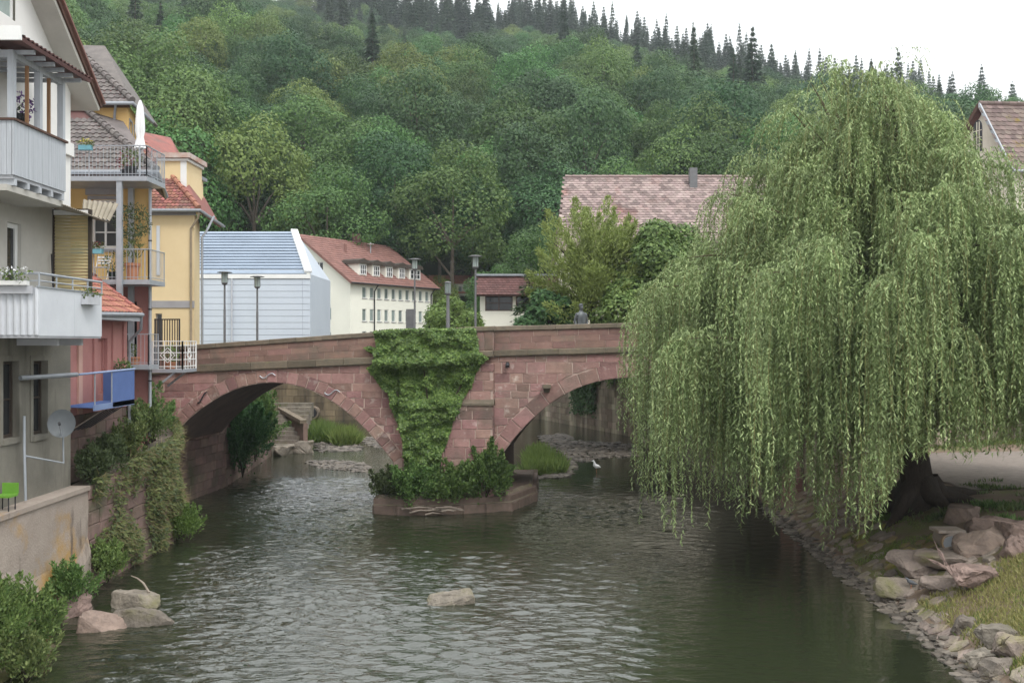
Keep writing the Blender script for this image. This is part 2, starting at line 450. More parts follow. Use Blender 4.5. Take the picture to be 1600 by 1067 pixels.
M['lf_tam'] = leafmat('feathery_leaf', (0.165, 0.215, 0.055), (0.3, 0.36, 0.12), 0.3, 0.0, 0.0)
M['lf_olive'] = leafmat('olive_leaf', (0.05,0.075,0.03), (0.10,0.13,0.06), 0.25, 0.01, 0.1)
M['lf_weed'] = leafmat('weed_leaf', (0.075, 0.115, 0.036), (0.19, 0.225, 0.085), 0.3, 0.02, 0.15, nvar=0.3, nscale=1.6)
M['lf_dry'] = leafmat('dry_weed', (0.16,0.13,0.06), (0.28,0.23,0.12), 0.3, 0.01, 0.1)
M['grass'] = leafmat('grass_blade', (0.09, 0.145, 0.035), (0.2, 0.265, 0.075), 0.3, 0.01, 0.1)
M['grass_dry'] = leafmat('dry_grass_blade', (0.22, 0.215, 0.075), (0.38, 0.34, 0.15), 0.3, 0.01, 0.1)
M['flower_p'] = leafmat('purple_flower', (0.10,0.05,0.16), (0.22,0.14,0.32), 0.3)
M['flower_y'] = leafmat('yellow_flower', (0.45,0.40,0.06), (0.6,0.5,0.12), 0.3)
M['flower_r'] = leafmat('dark_red_leaf', (0.10,0.02,0.025), (0.22,0.04,0.05), 0.2)

# ------------------------------------------------------------------ water
def water():
    m, nt, N, Lk, B = NT('river_water')
    B.inputs['Base Color'].default_value = (0.020, 0.025, 0.013, 1)
    B.inputs['Roughness'].default_value = 0.025
    B.inputs["IOR"].default_value = 1.75
    B.inputs['Specular IOR Level'].default_value = 0.6
    geo = N.new('ShaderNodeNewGeometry')
    at = N.new('ShaderNodeAttribute'); at.attribute_name = 'ripple'
    last = None
    for sc, st, dist, det in ((2.6, (0.7, 1.3, 1), 0.05, 2.0), (7.0, (0.55, 1.5, 1), 0.035, 3.0)):
        mp = N.new('ShaderNodeVectorMath'); mp.operation = 'MULTIPLY'; mp.inputs[1].default_value = st
        Lk.new(geo.outputs['Position'], mp.inputs[0])
        n = N.new('ShaderNodeTexNoise'); n.inputs['Scale'].default_value = sc; n.inputs['Detail'].default_value = det
        n.inputs['Distortion'].default_value = 0.6
        Lk.new(mp.outputs[0], n.inputs['Vector'])
        b = N.new('ShaderNodeBump'); b.inputs['Distance'].default_value = dist
        Lk.new(at.outputs['Fac'], b.inputs['Strength'])
        Lk.new(n.outputs['Fac'], b.inputs['Height'])
        if last: Lk.new(last, b.inputs['Normal'])
        last = b.outputs['Normal']
    Lk.new(last, B.inputs['Normal'])
    xs = np.r_[np.arange(-62, -14.5, 1.6), np.arange(-14.5, 12.5, 0.085), np.arange(12.5, 62.1, 1.6)]
    ys = np.r_[np.arange(-6, 17.5, 1.5), np.arange(17.5, 34, 0.05), np.arange(34, 52, 0.075), np.arange(52, 112.1, 1.0)]
    X, Y = np.meshgrid(xs, ys)
    nx, ny = len(xs), len(ys)
    r = np.full(X.shape, 0.36)
    def blob(cx, cy, rx, ry, amt):
        nonlocal r
        r = r + amt*np.exp(-((X-cx)/rx)**2 - ((Y-cy)/ry)**2)
    blob(-7, 33, 4.0, 13, 0.50)       # main current on the left
    blob(-8.5, 46, 4.5, 7, 0.9)      # fast shallow water under the left arch
    blob(-3.0, 24, 5.5, 7.0, 0.5)
    blob(3.5, 41.5, 3.5, 3.4, 0.95)   # run below the right arch
    blob(2.0, 31, 4, 5, 0.16)
    blob(-2.0, 37.5, 2.6, 3.6, -0.34)   # lee of the pier
    blob(8.0, 24, 3.6, 9, -0.36)      # calm under the willow
    blob(9.5, 36, 3.5, 6, -0.22)
    blob(-10.8, 23, 2.0, 5, -0.3)
    blob(8, 58, 7, 9, -0.30)
    blob(0, 75, 9, 9, -0.2)
    # gusty patches stretched along the current
    g = 0.55*np.sin(X*0.9+1.3*np.sin(Y*0.21))*np.sin(Y*0.55+0.8*np.sin(X*0.6)) + 0.45*np.sin(X*1.7+Y*0.3+2)*np.sin(Y*0.9-X*0.35)
    r = np.clip(r*(1+0.5*g), 0.04, 1.5)
    Z = np.zeros_like(X)
    for k in range(46):
        lam = 0.17*(1.0/0.17)**(rng.uniform(0, 1)**1.2); th = rng.normal(math.pi/2, 0.38)
        kk = 2*math.pi/lam
        Z += np.cos(kk*(X*math.cos(th)+Y*math.sin(th)) + rng.uniform(0, 6.28) + 0.9*np.sin(X*0.8+k)*np.sin(Y*0.5+k*2))*lam*0.0080
    fine = ((X > -14.5) & (X < 12.5) & (Y > 17.5) & (Y < 52))
    Z = Z*r*fine
    V = np.stack([X, Y, Z], -1).reshape(-1, 3)
    idx = np.arange(nx*ny).reshape(ny, nx)
    fs = np.stack([idx[:-1,:-1], idx[:-1,1:], idx[1:,1:], idx[1:,:-1]], -1).reshape(-1, 4)
    me = bpy.data.meshes.new('river')
    nv, nf = len(V), len(fs)
    me.vertices.add(nv); me.loops.add(nf*4); me.polygons.add(nf)
    me.vertices.foreach_set('co', V.astype(np.float32).ravel()); me.loops.foreach_set('vertex_index', fs.astype(np.int32).ravel())
    me.polygons.foreach_set('loop_start', np.arange(0, nf*4, 4, dtype=np.int32)); me.polygons.foreach_set('loop_total', np.full(nf, 4, dtype=np.int32))
    me.update(calc_edges=True)
    me.polygons.foreach_set('use_smooth', [True]*nf)
    a = me.attributes.new('ripple', 'FLOAT', 'POINT')
    a.data.foreach_set('value', r.ravel().astype(np.float32))
    me.materials.append(m)
    o = link(bpy.data.objects.new('river', me))
    tag(o, 'dark green rippling river under the stone bridge', 'river', kind='structure')
water()

# ------------------------------------------------------------------ ground sheets
TOWN = 5.6
LWALL = [(-11.8, 6), (-11.8, 28.2), (-11.7, 35.5), (-14.0, 42.0), (-13.5, 49), (-14.6, 62), (-17.5, 70), (-22, 88.5)]
def sheet(name, pts, z, m, label, cat):
    bm = bmesh.new()
    f = bm.faces.new([bm.verts.new((x, y, z if not callable(z) else z(x, y))) for x, y in pts])
    bm.normal_update()
    bmesh.ops.triangulate(bm, faces=[f])
    bmesh.ops.recalc_face_normals(bm, faces=bm.faces)
    if sum(f.normal.z for f in bm.faces) < 0: bmesh.ops.reverse_faces(bm, faces=bm.faces)
    me = bpy.data.meshes.new(name); bm.to_mesh(me); bm.free()
    me.materials.append(m)
    o = link(bpy.data.objects.new(name, me))
    return tag(o, label, cat, kind='structure')
gpts = [(-500, 6), (-13.0, 6), (-13.0, 30), (-13.2, 35.5), (-15.2, 42.0), (-15.0, 49), (-15.2, 62), (-18.2, 70.3), (-22.6, 89.2),
        (2.9, 91.8), (9.5, 74.6), (11.6, 49.2), (24, 52.0), (62, 57.6), (500, 62), (500, 140), (-500, 140)]
sheet('ground', gpts, TOWN, M['town'], 'flat ground of the town behind the river walls', 'ground')

# hillside ------------------------------------------------------------
RX = [-520, -240, -100, -75, -40, 21, 60, 120, 150, 165, 210, 240, 330, 560]
RH = [215, 185, 150, 144, 137, 133, 121, 104, 101, 103, 93, 89, 85, 80]
YR = 480.0
def hill_z(x, y):
    yf = np.interp(x, [-300, -60, -30, 80, 400], [72, 82, 104, 118, 135])
    h = np.interp(x * YR / np.maximum(y, 60.0) if False else x, RX, RH)
    s = (y - yf) / (YR - yf)
    s1 = np.clip(s, 0, 1)
    prof = 0.80*s1 + 0.20*np.sin(s1*math.pi/2)
    z = TOWN + (h - TOWN)*prof
    z = np.where(s > 1, z - (s-1)*60, z)
    return np.where(s < 0, -2.5, z + 2.2*np.sin(x*0.05+1)*np.sin(y*0.043)*s1)
def hill():
    xs = np.arange(-540, 581, 14.0); ys = np.arange(66, 641, 10.0)
    X, Y = np.meshgrid(xs, ys)
    Z = hill_z(X, Y)
    nx, ny = len(xs), len(ys)
    V = np.stack([X, Y, Z], -1).reshape(-1, 3)
    idx = np.arange(nx*ny).reshape(ny, nx)
    fs = np.stack([idx[:-1,:-1], idx[:-1,1:], idx[1:,1:], idx[1:,:-1]], -1).reshape(-1, 4)
    me = bpy.data.meshes.new('hillside'); me.from_pydata(V.tolist(), [], fs.tolist())
    me.materials.append(M['forest_floor'])
    me.polygons.foreach_set('use_smooth', [True]*len(me.polygons))
    tag(link(bpy.data.objects.new('hillside', me)), 'steep wooded hillside rising behind the town', 'hill', kind='structure')
hill()

# right bank ----------------------------------------------------------
WX = [(0, 9.0), (15, 9.2), (20.7, 9.45), (24.7, 9.7), (28.6, 9.85), (36, 10.1), (43, 10.6), (52, 11.6)]
def wl_x(y): return float(np.interp(y, [a for a, b in WX], [b for a, b in WX]))
def bank_z(x, y):
    d = x - wl_x(y)
    z = float(np.interp(d, [-2, -0.6, 0, 0.35, 2.0, 3.4, 5.0, 8], [-0.9, -0.35, -0.03, 0.22, 1.10, 1.72, 1.93, 2.0]))
    return z + 0.05*noise.noise(Vector((x*0.9, y*0.9, 0)))*min(1, max(0, d+0.5))
def bank():
    ys = [i*0.5 for i in range(0, 103)]
    ds = [-2, -0.6, 0, 0.2, 0.35, 0.7, 1.1, 1.5, 2, 2.4, 2.9, 3.4, 3.9, 4.4, 5, 5.8, 7, 9, 12, 16, 22, 30, 45, 90, 300]
    V = []; Fs = []
    for y in ys:
        w = wl_x(y)
        for d in ds: V.append((w+d, y, bank_z(w+d, y)))
    n = len(ds)
    for i in range(len(ys)-1):
        for j in range(n-1): Fs.append((i*n+j, i*n+j+1, (i+1)*n+j+1, (i+1)*n+j))
    me = bpy.data.meshes.new('bank'); me.from_pydata(V, [], Fs); me.materials.append(M['dirt'])
    me.polygons.foreach_set('use_smooth', [True]*len(me.polygons))
    o = link(bpy.data.objects.new('bank', me))
    tag(o, 'bare earth river bank sloping up under the willow', 'bank', kind='structure')
    ORG[o.name] = Vector((0,0,0))
    return o
BANK = bank()
# gravel path lying on the bank
def path():
    V = []; Fs = []
    xs = [15.2+i*1.2 for i in range(60)]
    rows = 14
    for x in xs:
        for k in range(rows):
            t = k/(rows-1)
            y0 = 34.6 + 0.5*math.sin(x*0.7) - 0.10*(x-15); y1 = 44.6 + 0.28*(x-18) + 0.3*math.sin(x*0.5)
            y = y0 + (y1-y0)*t
            V.append((x, y, bank_z(x, y)+0.035))
    for i in range(len(xs)-1):
        for k in range(rows-1): Fs.append((i*rows+k, (i+1)*rows+k, (i+1)*rows+k+1, i*rows+k+1))
    me = bpy.data.meshes.new('path'); me.from_pydata(V, [], Fs); me.materials.append(M['gravel'])
    tag(link(bpy.data.objects.new('path', me)), 'pale gravel path behind the willow trunk', 'path', kind='structure')
path()

# ------------------------------------------------------------------ stone laying
def stone_mb(poly, mp, back=-0.02, proud=0.04, ch=0.018, gap=0.016, wob=0.006, jit=0.006):
    """poly: 2d outline (u,z); mp(u,z,d)->world with d outward"""
    poly = [(u+random.uniform(-jit, jit), z+random.uniform(-jit, jit)) for u, z in poly]
    n = len(poly)
    cu = sum(p[0] for p in poly)/n; cz = sum(p[1] for p in poly)/n
    def inset(k):
        out = []
        for u, z in poly:
            l = math.hypot(cu-u, cz-z) or 1
            f = min(0.4, k/l*1.3)
            out.append((u+(cu-u)*f, z+(cz-z)*f))
        return out
    a = inset(gap); b = inset(gap+ch)
    pr = proud + random.uniform(-wob, wob)
    vs = [mp(u, z, back) for u, z in a] + [mp(u, z, pr-ch) for u, z in a] + [mp(u, z, pr+random.uniform(-wob, wob)*0.6) for u, z in b]
    fs = [tuple(range(2*n, 3*n))]
    for i in range(n):
        j = (i+1) % n
        fs += [(i, j, n+j, n+i), (n+i, n+j, 2*n+j, 2*n+i)]
    mb = MB(); mb.add(vs, fs)
    return mb
def courses(u0, u1, z0, z1, hmin, hmax, lmin, lmax):
    z = z0; out = []; k = 0
    while z < z1 - 0.05:
        h = random.uniform(hmin, hmax)
        if z + h > z1 - hmin*0.5: h = z1 - z
        u = u0 - random.uniform(0, lmax)
        while u < u1:
            l = random.uniform(lmin, lmax)
            a, b = max(u, u0), min(u+l, u1)
            if b - a > lmin*0.35: out.append((a, b, z, z+h))
            u += l
        z += h; k += 1
    return out
def band(u0, u1, zb, zt, top=None, bot=None, n=8):
    """stone outline between max(zb, bot(u)) and min(zt, top(u)); None if too thin"""
    us = np.linspace(u0, u1, n)
    lo = np.array([max(zb, bot(u)) if bot else zb for u in us]); hi = np.array([min(zt, top(u)) if top else zt for u in us])
    ok = hi - lo > 0.05
    if not ok.any(): return None
    ii = np.where(ok)[0]
    us, lo, hi = us[ii[0]:ii[-1]+1], lo[ii[0]:ii[-1]+1], hi[ii[0]:ii[-1]+1]
    if len(us) < 2 or us[-1]-us[0] < 0.08: return None
    hi = np.maximum(hi, lo+0.03)
    pts = []
    straight = np.ptp(lo) < 1e-6
    pts += [(us[0], lo[0])] + ([] if straight else list(zip(us[1:-1], lo[1:-1]))) + [(us[-1], lo[-1])]
    st2 = np.ptp(hi) < 1e-6
    pts += [(us[-1], hi[-1])] + ([] if st2 else [] ) + [(us[0], hi[0])]
    return pts

# ------------------------------------------------------------------ the bridge
BY = 42.0; BD = 6.2; SK = 0.10
def bmap(u, z, d):       # d outward (towards the camera side)
    return Vector((u - SK*d, BY - d, z))
CU = [-16, -13.5, -5.25, -1.3, 5.4, 10.5, 13]
zc = lambda u: float(np.interp(u, CU, [6.55, 6.73, 7.31, 7.50, 7.68, 7.70, 7.70]))      # coping top
zs = lambda u: float(np.interp(u, CU, [5.78, 5.93, 6.29, 6.52, 6.71, 6.73, 6.73]))      # string course top
sh = lambda u: float(np.interp(u, [-14, -6, -0.5, 6], [0.33, 0.32, 0.27, 0.26]))
A1 = dict(c=-9.85, w=5.0, zc=5.21, rise=3.28, e=2.05, ring=0.5)
A2 = dict(c=5.25, w=5.78, zc=5.42, rise=3.32, e=2.5, ring=0.58)
def intr(A, u):
    t = abs(u-A['c'])/A['w']
    return A['zc'] - A['rise']*t**A['e'] if t <= 1 else -9.0
def intr_all(u): return max(intr(A1, u), intr(A2, u))
def ringpts(A, n):
    us = np.linspace(-1, 1, 400)*A['w'] + A['c']
    pts = np.array([(u, intr(A, u)) for u in us])
    seg = np.r_[0, np.cumsum(np.hypot(*np.diff(pts, axis=0).T))]
    s = np.linspace(0, seg[-1], n+1)
    p = np.stack([np.interp(s, seg, pts[:,0]), np.interp(s, seg, pts[:,1])], 1)
    t = np.gradient(p, axis=0); t /= np.linalg.norm(t, axis=1)[:, None]
    nrm = np.stack([-t[:,1], t[:,0]], 1)
    return p, nrm
EXT = []
for A in (A1, A2):
    p, nrm = ringpts(A, 200); q = p + nrm*A['ring']
    EXT.append((q[:,0], q[:,1]))
def ext_all(u):
    z = -9.0
    for (x, y) in EXT:
        if x[0] <= u <= x[-1]: z = max(z, float(np.interp(u, x, y)))
    return z
bridge = thing('bridge', (-2.6, 45, 0), 'red sandstone arch bridge with two arches over the river', 'bridge')
us = sorted(list(np.linspace(-15.6, 12.2, 140)) + [A['c']+sg*A['w']+e for A in (A1, A2) for sg in (-1, 1) for e in (-0.001, 0.001)])
for d in (0.0, -BD):
    mb = MB()
    for i in range(len(us)-1):
        a, b = us[i], us[i+1]
        za, zb_ = max(-0.6, intr_all(a)), max(-0.6, intr_all(b))
        mb.add([bmap(a, za, d), bmap(b, zb_, d), bmap(b, zs(b)-0.05, d), bmap(a, zs(a)-0.05, d)], [(0,1,2,3) if d == 0 else (3,2,1,0)])
    mb.build('masonry_core', M['mortar'], bridge, fix=False)
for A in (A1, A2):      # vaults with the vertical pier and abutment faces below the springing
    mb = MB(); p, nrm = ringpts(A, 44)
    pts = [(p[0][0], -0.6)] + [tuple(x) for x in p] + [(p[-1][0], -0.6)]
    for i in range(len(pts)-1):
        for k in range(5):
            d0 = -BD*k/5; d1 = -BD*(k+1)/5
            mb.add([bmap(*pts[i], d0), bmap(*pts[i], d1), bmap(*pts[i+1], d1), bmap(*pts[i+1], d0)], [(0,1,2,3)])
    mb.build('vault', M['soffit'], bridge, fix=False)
    nst = 31 if A is A1 else 33
    p, nrm = ringpts(A, nst)
    for i in range(nst):
        top = zs(p[i][0]) - sh(p[i][0]) - 0.01
        e0 = p[i] + nrm[i]*A['ring']*random.uniform(0.95, 1.12); e1 = p[i+1] + nrm[i+1]*A['ring']*random.uniform(0.95, 1.12)
        poly = [tuple(p[i]), tuple(p[i+1]), (e1[0], min(e1[1], top)), (e0[0], min(e0[1], top))]
        s = stone_mb(poly, bmap, proud=0.032, back=-0.3, ch=0.018, gap=0.02, jit=0.012, wob=0.012)
        s.build('voussoir', M['sand'], bridge)
nst = 0
for (a, b, z0, z1) in courses(-15.4, 12.0, -0.2, 6.6, 0.26, 0.48, 0.45, 1.25):
    pl = band(a, b, z0, z1, top=lambda u: zs(u)-sh(u)-0.01, bot=lambda u: max(ext_all(u), -0.3), n=7)
    if not pl: continue
    uc = (a+b)/2
    if intr_all(uc) > -5 and z1 < intr_all(uc): continue
    if -4.45 < a and b < -0.75: continue       # behind the pilaster
    stone_mb(pl, bmap, proud=0.02, ch=0.014, jit=0.014, wob=0.01).build('stone', M['sand'], bridge); nst += 1
# string course
def run(u0, u1, lmin, lmax):
    u = u0; out = []
    while u < u1-0.05:
        l = random.uniform(lmin, lmax)
        if u1-u-l < lmin*0.5: l = u1-u
        out.append((u, u+l)); u += l
    return out
def course_block(u0, u1, ztop, h, d_in, d_out, name, m, ch=0.03):
    mb = MB()
    prof = lambda u: [(d_in, ztop(u)-h(u)), (d_out-ch*1.5, ztop(u)-h(u)), (d_out, ztop(u)-h(u)+ch*1.5), (d_out, ztop(u)-ch), (d_out-ch, ztop(u)), (d_in, ztop(u))]
    jig = random.uniform(-0.008, 0.008)
    vs = [bmap(u, z+jig, d+jig) for u in (u0+0.006, u1-0.006) for d, z in prof(u)]
    n = 6
    mb.add(vs, [tuple(range(n)), tuple(reversed(range(n, 2*n)))] + [(i, i+n, (i+1) % n + n, (i+1) % n) for i in range(n)])
    return mb.build(name, m, bridge)
PJ0, PJ1, PJ = -5.42, -0.72, 0.42     # refuge over the pier stands forward
for u0, u1 in run(-15.4, PJ0, 1.0, 1.9) + run(PJ1, 12.0, 1.0, 1.9):
    course_block(u0, u1, zs, sh, -0.1, 0.16, 'string_course_stone', M['string'])
for u0, u1 in run(PJ0, PJ1, 1.0, 1.6):
    course_block(u0, u1, zs, sh, -0.1, 0.16+PJ, 'string_course_stone', M['string'])
# parapets (near and far) and deck
for d0, d1 in ((-0.38, -0.005), (-BD-0.005+0.0, -BD+0.38)):
    pcore = MB()
    for i in range(60):
        a = -15.4 + 27.4*i/60; b = -15.4 + 27.4*(i+1)/60
        vs = [bmap(u, z, d) for u in (a, b) for d, z in ((d0, zs(u)-0.3), (d1, zs(u)-0.3), (d1, zc(u)-0.2), (d0, zc(u)-0.2))]
        pcore.add(vs, [(0,1,5,4), (1,2,6,5), (2,3,7,6), (3,0,4,7)])
    pcore.build('parapet_core', M['mortar'], bridge)
vsx = [bmap(u, z, d) for u in (PJ0, PJ1) for d, z in ((-0.1, zs(u)-0.02), (PJ, zs(u)-0.02), (PJ, zc(u)-0.2), (-0.1, zc(u)-0.2))]
MB().add(vsx, [(0,1,5,4), (1,2,6,5), (2,3,7,6), (3,0,4,7), (0,1,2,3), (7,6,5,4)]).build('refuge_core', M['mortar'], bridge)
def pstones(u0, u1, off):
    f = lambda u, z, d: bmap(u, z, d+off)
    h0 = lambda u: zs(u)+0.004; h1 = lambda u: zc(u)-0.2
    for k, (fa, fb) in enumerate(((0, 0.36), (0.36, 0.68), (0.68, 1.0))):
        for a, b in run(u0 - (0 if off else 0.0), u1, 0.6, 1.25):
            H = lambda u, q: h0(u) + (h1(u)-h0(u))*q
            stone_mb([(a, H(a, fa)), (b, H(b, fa)), (b, H(b, fb)), (a, H(a, fb))], f, proud=0.016, ch=0.01, gap=0.008).build('parapet_stone', M['sand_par'], bridge)
pstones(-15.4, PJ0, 0.0); pstones(PJ1, 12.0, 0.0)
f = lambda u, z, d: bmap(u, z, d+PJ)
for a, b in run(PJ0, PJ1, 0.7, 1.0):
    stone_mb([(a, zs(a)+0.004), (b, zs(b)+0.004), (b, zc(b)-0.2), (a, zc(a)-0.2)], f, proud=0.03).build('parapet_stone', M['sand_par'], bridge)
for u in (PJ0, PJ1):      # returns of the refuge
    s = -1 if u == PJ0 else 1
    g = lambda a, z, d, u=u, s=s: bmap(u + s*d, z, a)
    stone_mb([(0.03, zs(u)+0.004), (PJ, zs(u)+0.004), (PJ, zc(u)-0.2), (0.03, zc(u)-0.2)], g, proud=0.012, back=0.002).build('parapet_stone', M['sand_par'], bridge)
ch = lambda u: 0.2
for u0, u1 in run(-15.4, PJ0, 0.9, 1.5) + run(PJ1, 12.0, 0.9, 1.5):
    course_block(u0, u1, zc, ch, -0.44, 0.09, 'coping_stone', M['coping'], 0.02)
for u0, u1 in run(PJ0-0.06, PJ1+0.06, 0.9, 1.5):
    course_block(u0, u1, lambda u: zc(u)+0.012, ch, -0.44, 0.10+PJ, 'coping_stone', M['coping'], 0.02)
for u0, u1 in run(-15.4, 12.0, 1.2, 2.0):      # far parapet coping
    mbx = MB(); vs = [bmap(u, zc(u)-zz, -BD+dd) for u in (u0+0.006, u1-0.006) for dd, zz in ((-0.08,0.2),(0.44,0.2),(0.44,0),(-0.08,0))]
    mbx.add(vs, [(0,1,5,4), (1,2,6,5), (2,3,7,6), (3,0,4,7), (0,1,2,3), (7,6,5,4)]).build('coping_stone', M['coping'], bridge)
dk = MB()
for i in range(40):
    a = -15.4 + 27.4*i/40; b = -15.4 + 27.4*(i+1)/40
    dk.add([bmap(a, zs(a)-0.02, -0.37), bmap(b, zs(b)-0.02, -0.37), bmap(b, zs(b)-0.02, -BD+0.37), bmap(a, zs(a)-0.02, -BD+0.37)], [(0,1,2,3)])
dk.build('deck', M['asphalt'], bridge)
# pilaster on the pier: lower stage thicker, shelf between
PL0, PL1 = -4.45, -0.73
for zt, zb_, off, nm in ((6.0, 4.42, 0.22, 'u'), (4.32, 0.6, 0.42, 'l')):
    mbx = MB(); vs = [bmap(u, z, d) for u in (PL0+0.02, PL1-0.02) for d, z in ((0, zb_), (off, zb_), (off, zt), (0, zt))]
    mbx.add(vs, [(0,1,5,4), (1,2,6,5), (2,3,7,6), (3,0,4,7), (0,1,2,3), (7,6,5,4)]).build('pilaster_core', M['mortar'], bridge)
    fm = lambda u, z, d, off=off: bmap(u, z, d+off)
    for (a, b, z0, z1) in courses(PL0, PL1, zb_, zt, 0.3, 0.5, 0.6, 1.2):
        stone_mb([(a,z0),(b,z0),(b,z1),(a,z1)], fm, proud=0.03).build('stone', M['sand'], bridge)
    z = zb_
    while z < zt-0.1:
        h = min(random.uniform(0.3, 0.5), zt-z)
        g = lambda a, zz, d: bmap(PL1 + d, zz, a)
        stone_mb([(0.0, z), (off, z), (off, z+h), (0.0, z+h)], g, proud=0.02, back=-0.03).build('stone', M['sand'], bridge)
        z += h
mbx = MB(); vs = [bmap(u, z, d) for u in (PL0, PL1+0.03) for d, z in ((0, 4.30), (0.5, 4.30), (0.5, 4.38), (0.2, 4.56), (0, 4.56))]
mbx.add(vs, [(0,1,6,5), (1,2,7,6), (2,3,8,7), (3,4,9,8), (0,1,2,3,4), (9,8,7,6,5)]).build('shelf', M['coping'], bridge)
# corbel, spout and wall anchors on the face
c = bmap(1.42, 5.02, 0.03)
MB().box(c.x-0.17, c.x+0.17, c.y-0.32, c.y, c.z-0.02, c.z+0.12).prism([(c.x-0.15, c.y-0.28, c.z-0.02), (c.x+0.15, c.y-0.28, c.z-0.02), (c.x+0.1, c.y-0.02, c.z-0.22), (c.x-0.1, c.y-0.02, c.z-0.22)], (0, 0.03, 0)).build('corbel', M['string'], bridge)
c = bmap(-0.18, 5.98, 0.03)
MB().tube([c+Vector((0,0.05,0)), c+Vector((0,-0.22,-0.03)), c+Vector((0,-0.28,-0.1))], 0.085, 10).build('drain_spout', M['darkmetal'], bridge)
for ax, ay in ((418, 587), (519, 613)):
    p0 = P(ax, ay, BY-0.09)
    pts = [p0 + Vector((t*0.32, 0, 0.10*math.sin(t*3.1))) for t in np.linspace(-1, 1, 13)]
    MB().tube(pts, 0.022, 6).build('wall_anchor', M['galv'], bridge)
p0 = P(316, 621, BY-0.09)
MB().tube([p0 + Vector((t*0.2, 0, 0.22*t+0.06*math.sin(t*3.1))) for t in np.linspace(-1, 1, 13)], 0.03, 6).build('wall_anchor', M['darkmetal'], bridge)
# abutment and pier plinth
pl = [(-5.55, 41.0), (-3.4, 40.65), (-0.05, 41.75), (1.05, 44.4), (1.25, 49.6), (-5.1, 49.6)]
mbx = MB(); mbx.prism([(x, y, -0.6) for x, y in pl], (0, 0, 1.22)); mbx.build('plinth_core', M['plinth'], bridge)
for i in range(len(pl)):
    a = Vector((*pl[i], 0)); b = Vector((*pl[(i+1) % len(pl)], 0)); L = (b-a).length
    dirv = (b-a)/L; nv = Vector((dirv.y, -dirv.x, 0))
    g = lambda u, z, d, a=a, dirv=dirv, nv=nv: a + dirv*u + nv*d + Vector((0,0,z))
    for u0, u1 in run(0, L, 0.8, 1.5):
        stone_mb([(u0,-0.3),(u1,-0.3),(u1,0.35),(u0,0.35)], g, proud=0.05, ch=0.03).build('plinth_stone', M['plinth'], bridge)
        # sloped cap stones
        nn = nv
        q = [g(u0+0.01, 0.36, 0.03), g(u1-0.01, 0.36, 0.03), g(u1-0.01, 0.75+random.uniform(-.03,.03), -0.28), g(u0+0.01, 0.75+random.uniform(-.03,.03), -0.28)]
        MB().slab(q, 0.2).build('plinth_cap', M['string'], bridge)
mbx = MB(); cpl = [(x*0.93-0.12, y+(0.35 if y < 45 else -0.3), 0.5) for x, y in pl]
mbx.prism(cpl, (0,0,0.22)); mbx.build('plinth_top', M['plinth'], bridge)

# ------------------------------------------------------------------ walls along the river
def wall_run(name, label, pts, zb, zts, m_st, m_core, hmin, hmax, lmin, lmax, thick=0.6, side=1, stonename='stone', limit=300, cap=None):
    """stone-faced wall along a polyline; side=+1: face to the right of travel direction"""
    root = thing(name, (pts[0][0], pts[0][1], zb), label, 'wall')
    core = MB(); n_st = 0
    for i in range(len(pts)-1):
        a = Vector((*pts[i], 0)); b = Vector((*pts[i+1], 0)); L = (b-a).length
        if L < 0.01: continue
        dv = (b-a)/L; nv = Vector((dv.y, -dv.x, 0))*side
        za, zb2 = zts[i], zts[i+1]
        top = lambda u, za=za, zb2=zb2, L=L: za + (zb2-za)*u/L
        g = lambda u, z, d, a=a, dv=dv, nv=nv: a + dv*u + nv*d + Vector((0,0,z))
        core.add([g(u, z, d) for u in (0, L) for d, z in ((-thick, zb), (0, zb), (0, top(u)-0.01), (-thick, top(u)-0.01))],
                 [(0,1,5,4), (1,2,6,5), (2,3,7,6), (3,0,4,7), (0,1,2,3), (7,6,5,4)])
        for (u0, u1, z0, z1) in courses(0, L, -0.15, max(za, zb2), hmin, hmax, lmin, lmax):
            plg = band(u0, u1, z0, z1, top=top, n=4)
            if not plg or n_st >= limit: continue
            stone_mb(plg, g, proud=0.05, ch=0.025, wob=0.015, gap=0.01).build(stonename, m_st, root); n_st += 1
        if cap:
            for u0, u1 in run(0, L, 0.8, 1.4):
                q = [g(u, top(u)+z, d) for u in (u0+0.006, u1-0.006) for d, z in ((-thick, 0), (0.1, 0), (0.1, 0.14), (-thick, 0.14))]
                MB().add(q, [(0,1,5,4), (1,2,6,5), (2,3,7,6), (3,0,4,7), (0,1,2,3), (7,6,5,4)]).build('coping_stone', cap, root)
    core.build('wall_core', m_core, root)
    return root
# concrete terrace wall below the grey house
cw = thing('terrace_wall', (-11.8, 26, 0), 'stained pale concrete wall below the grey house', 'wall')
mb = MB()
n = 30
def cwx(y, z): return -11.72 + 0.05*noise.noise(Vector((0, y*0.8, z*0.9))) + (0.10 if z < 1.0 + 0.5*noise.noise(Vector((3, y*0.5, 0))) else 0)
for i in range(n):
    for k in range(8):
        y0 = 12+16.3*i/n; y1 = 12+16.3*(i+1)/n; z0 = -0.6+3.4*k/8; z1 = -0.6+3.4*(k+1)/8
        mb.add([(cwx(y0,z0), y0, z0), (cwx(y1,z0), y1, z0), (cwx(y1,z1), y1, z1), (cwx(y0,z1), y0, z1)], [(0,1,2,3)])
mb.build('wall_face', M['concrete'], cw)
MB().box(-12.6, -11.86, 12, 28.26, -0.6, 2.76).build('wall_core', M['concrete'], cw)
MB().box(-12.6, -11.66, 12, 28.32, 2.8, 2.92).build('wall_top', M['concrete'], cw)
wall_run('river_wall', 'overgrown red stone retaining wall between the grey house and the bridge',
         [(-11.75, 28.3), (-11.7, 35.5), (-14.15, 42.0)], -0.6, [2.85, 3.5, 3.7], M['wallstone'], M['darkmortar'], 0.3, 0.45, 0.5, 1.1)
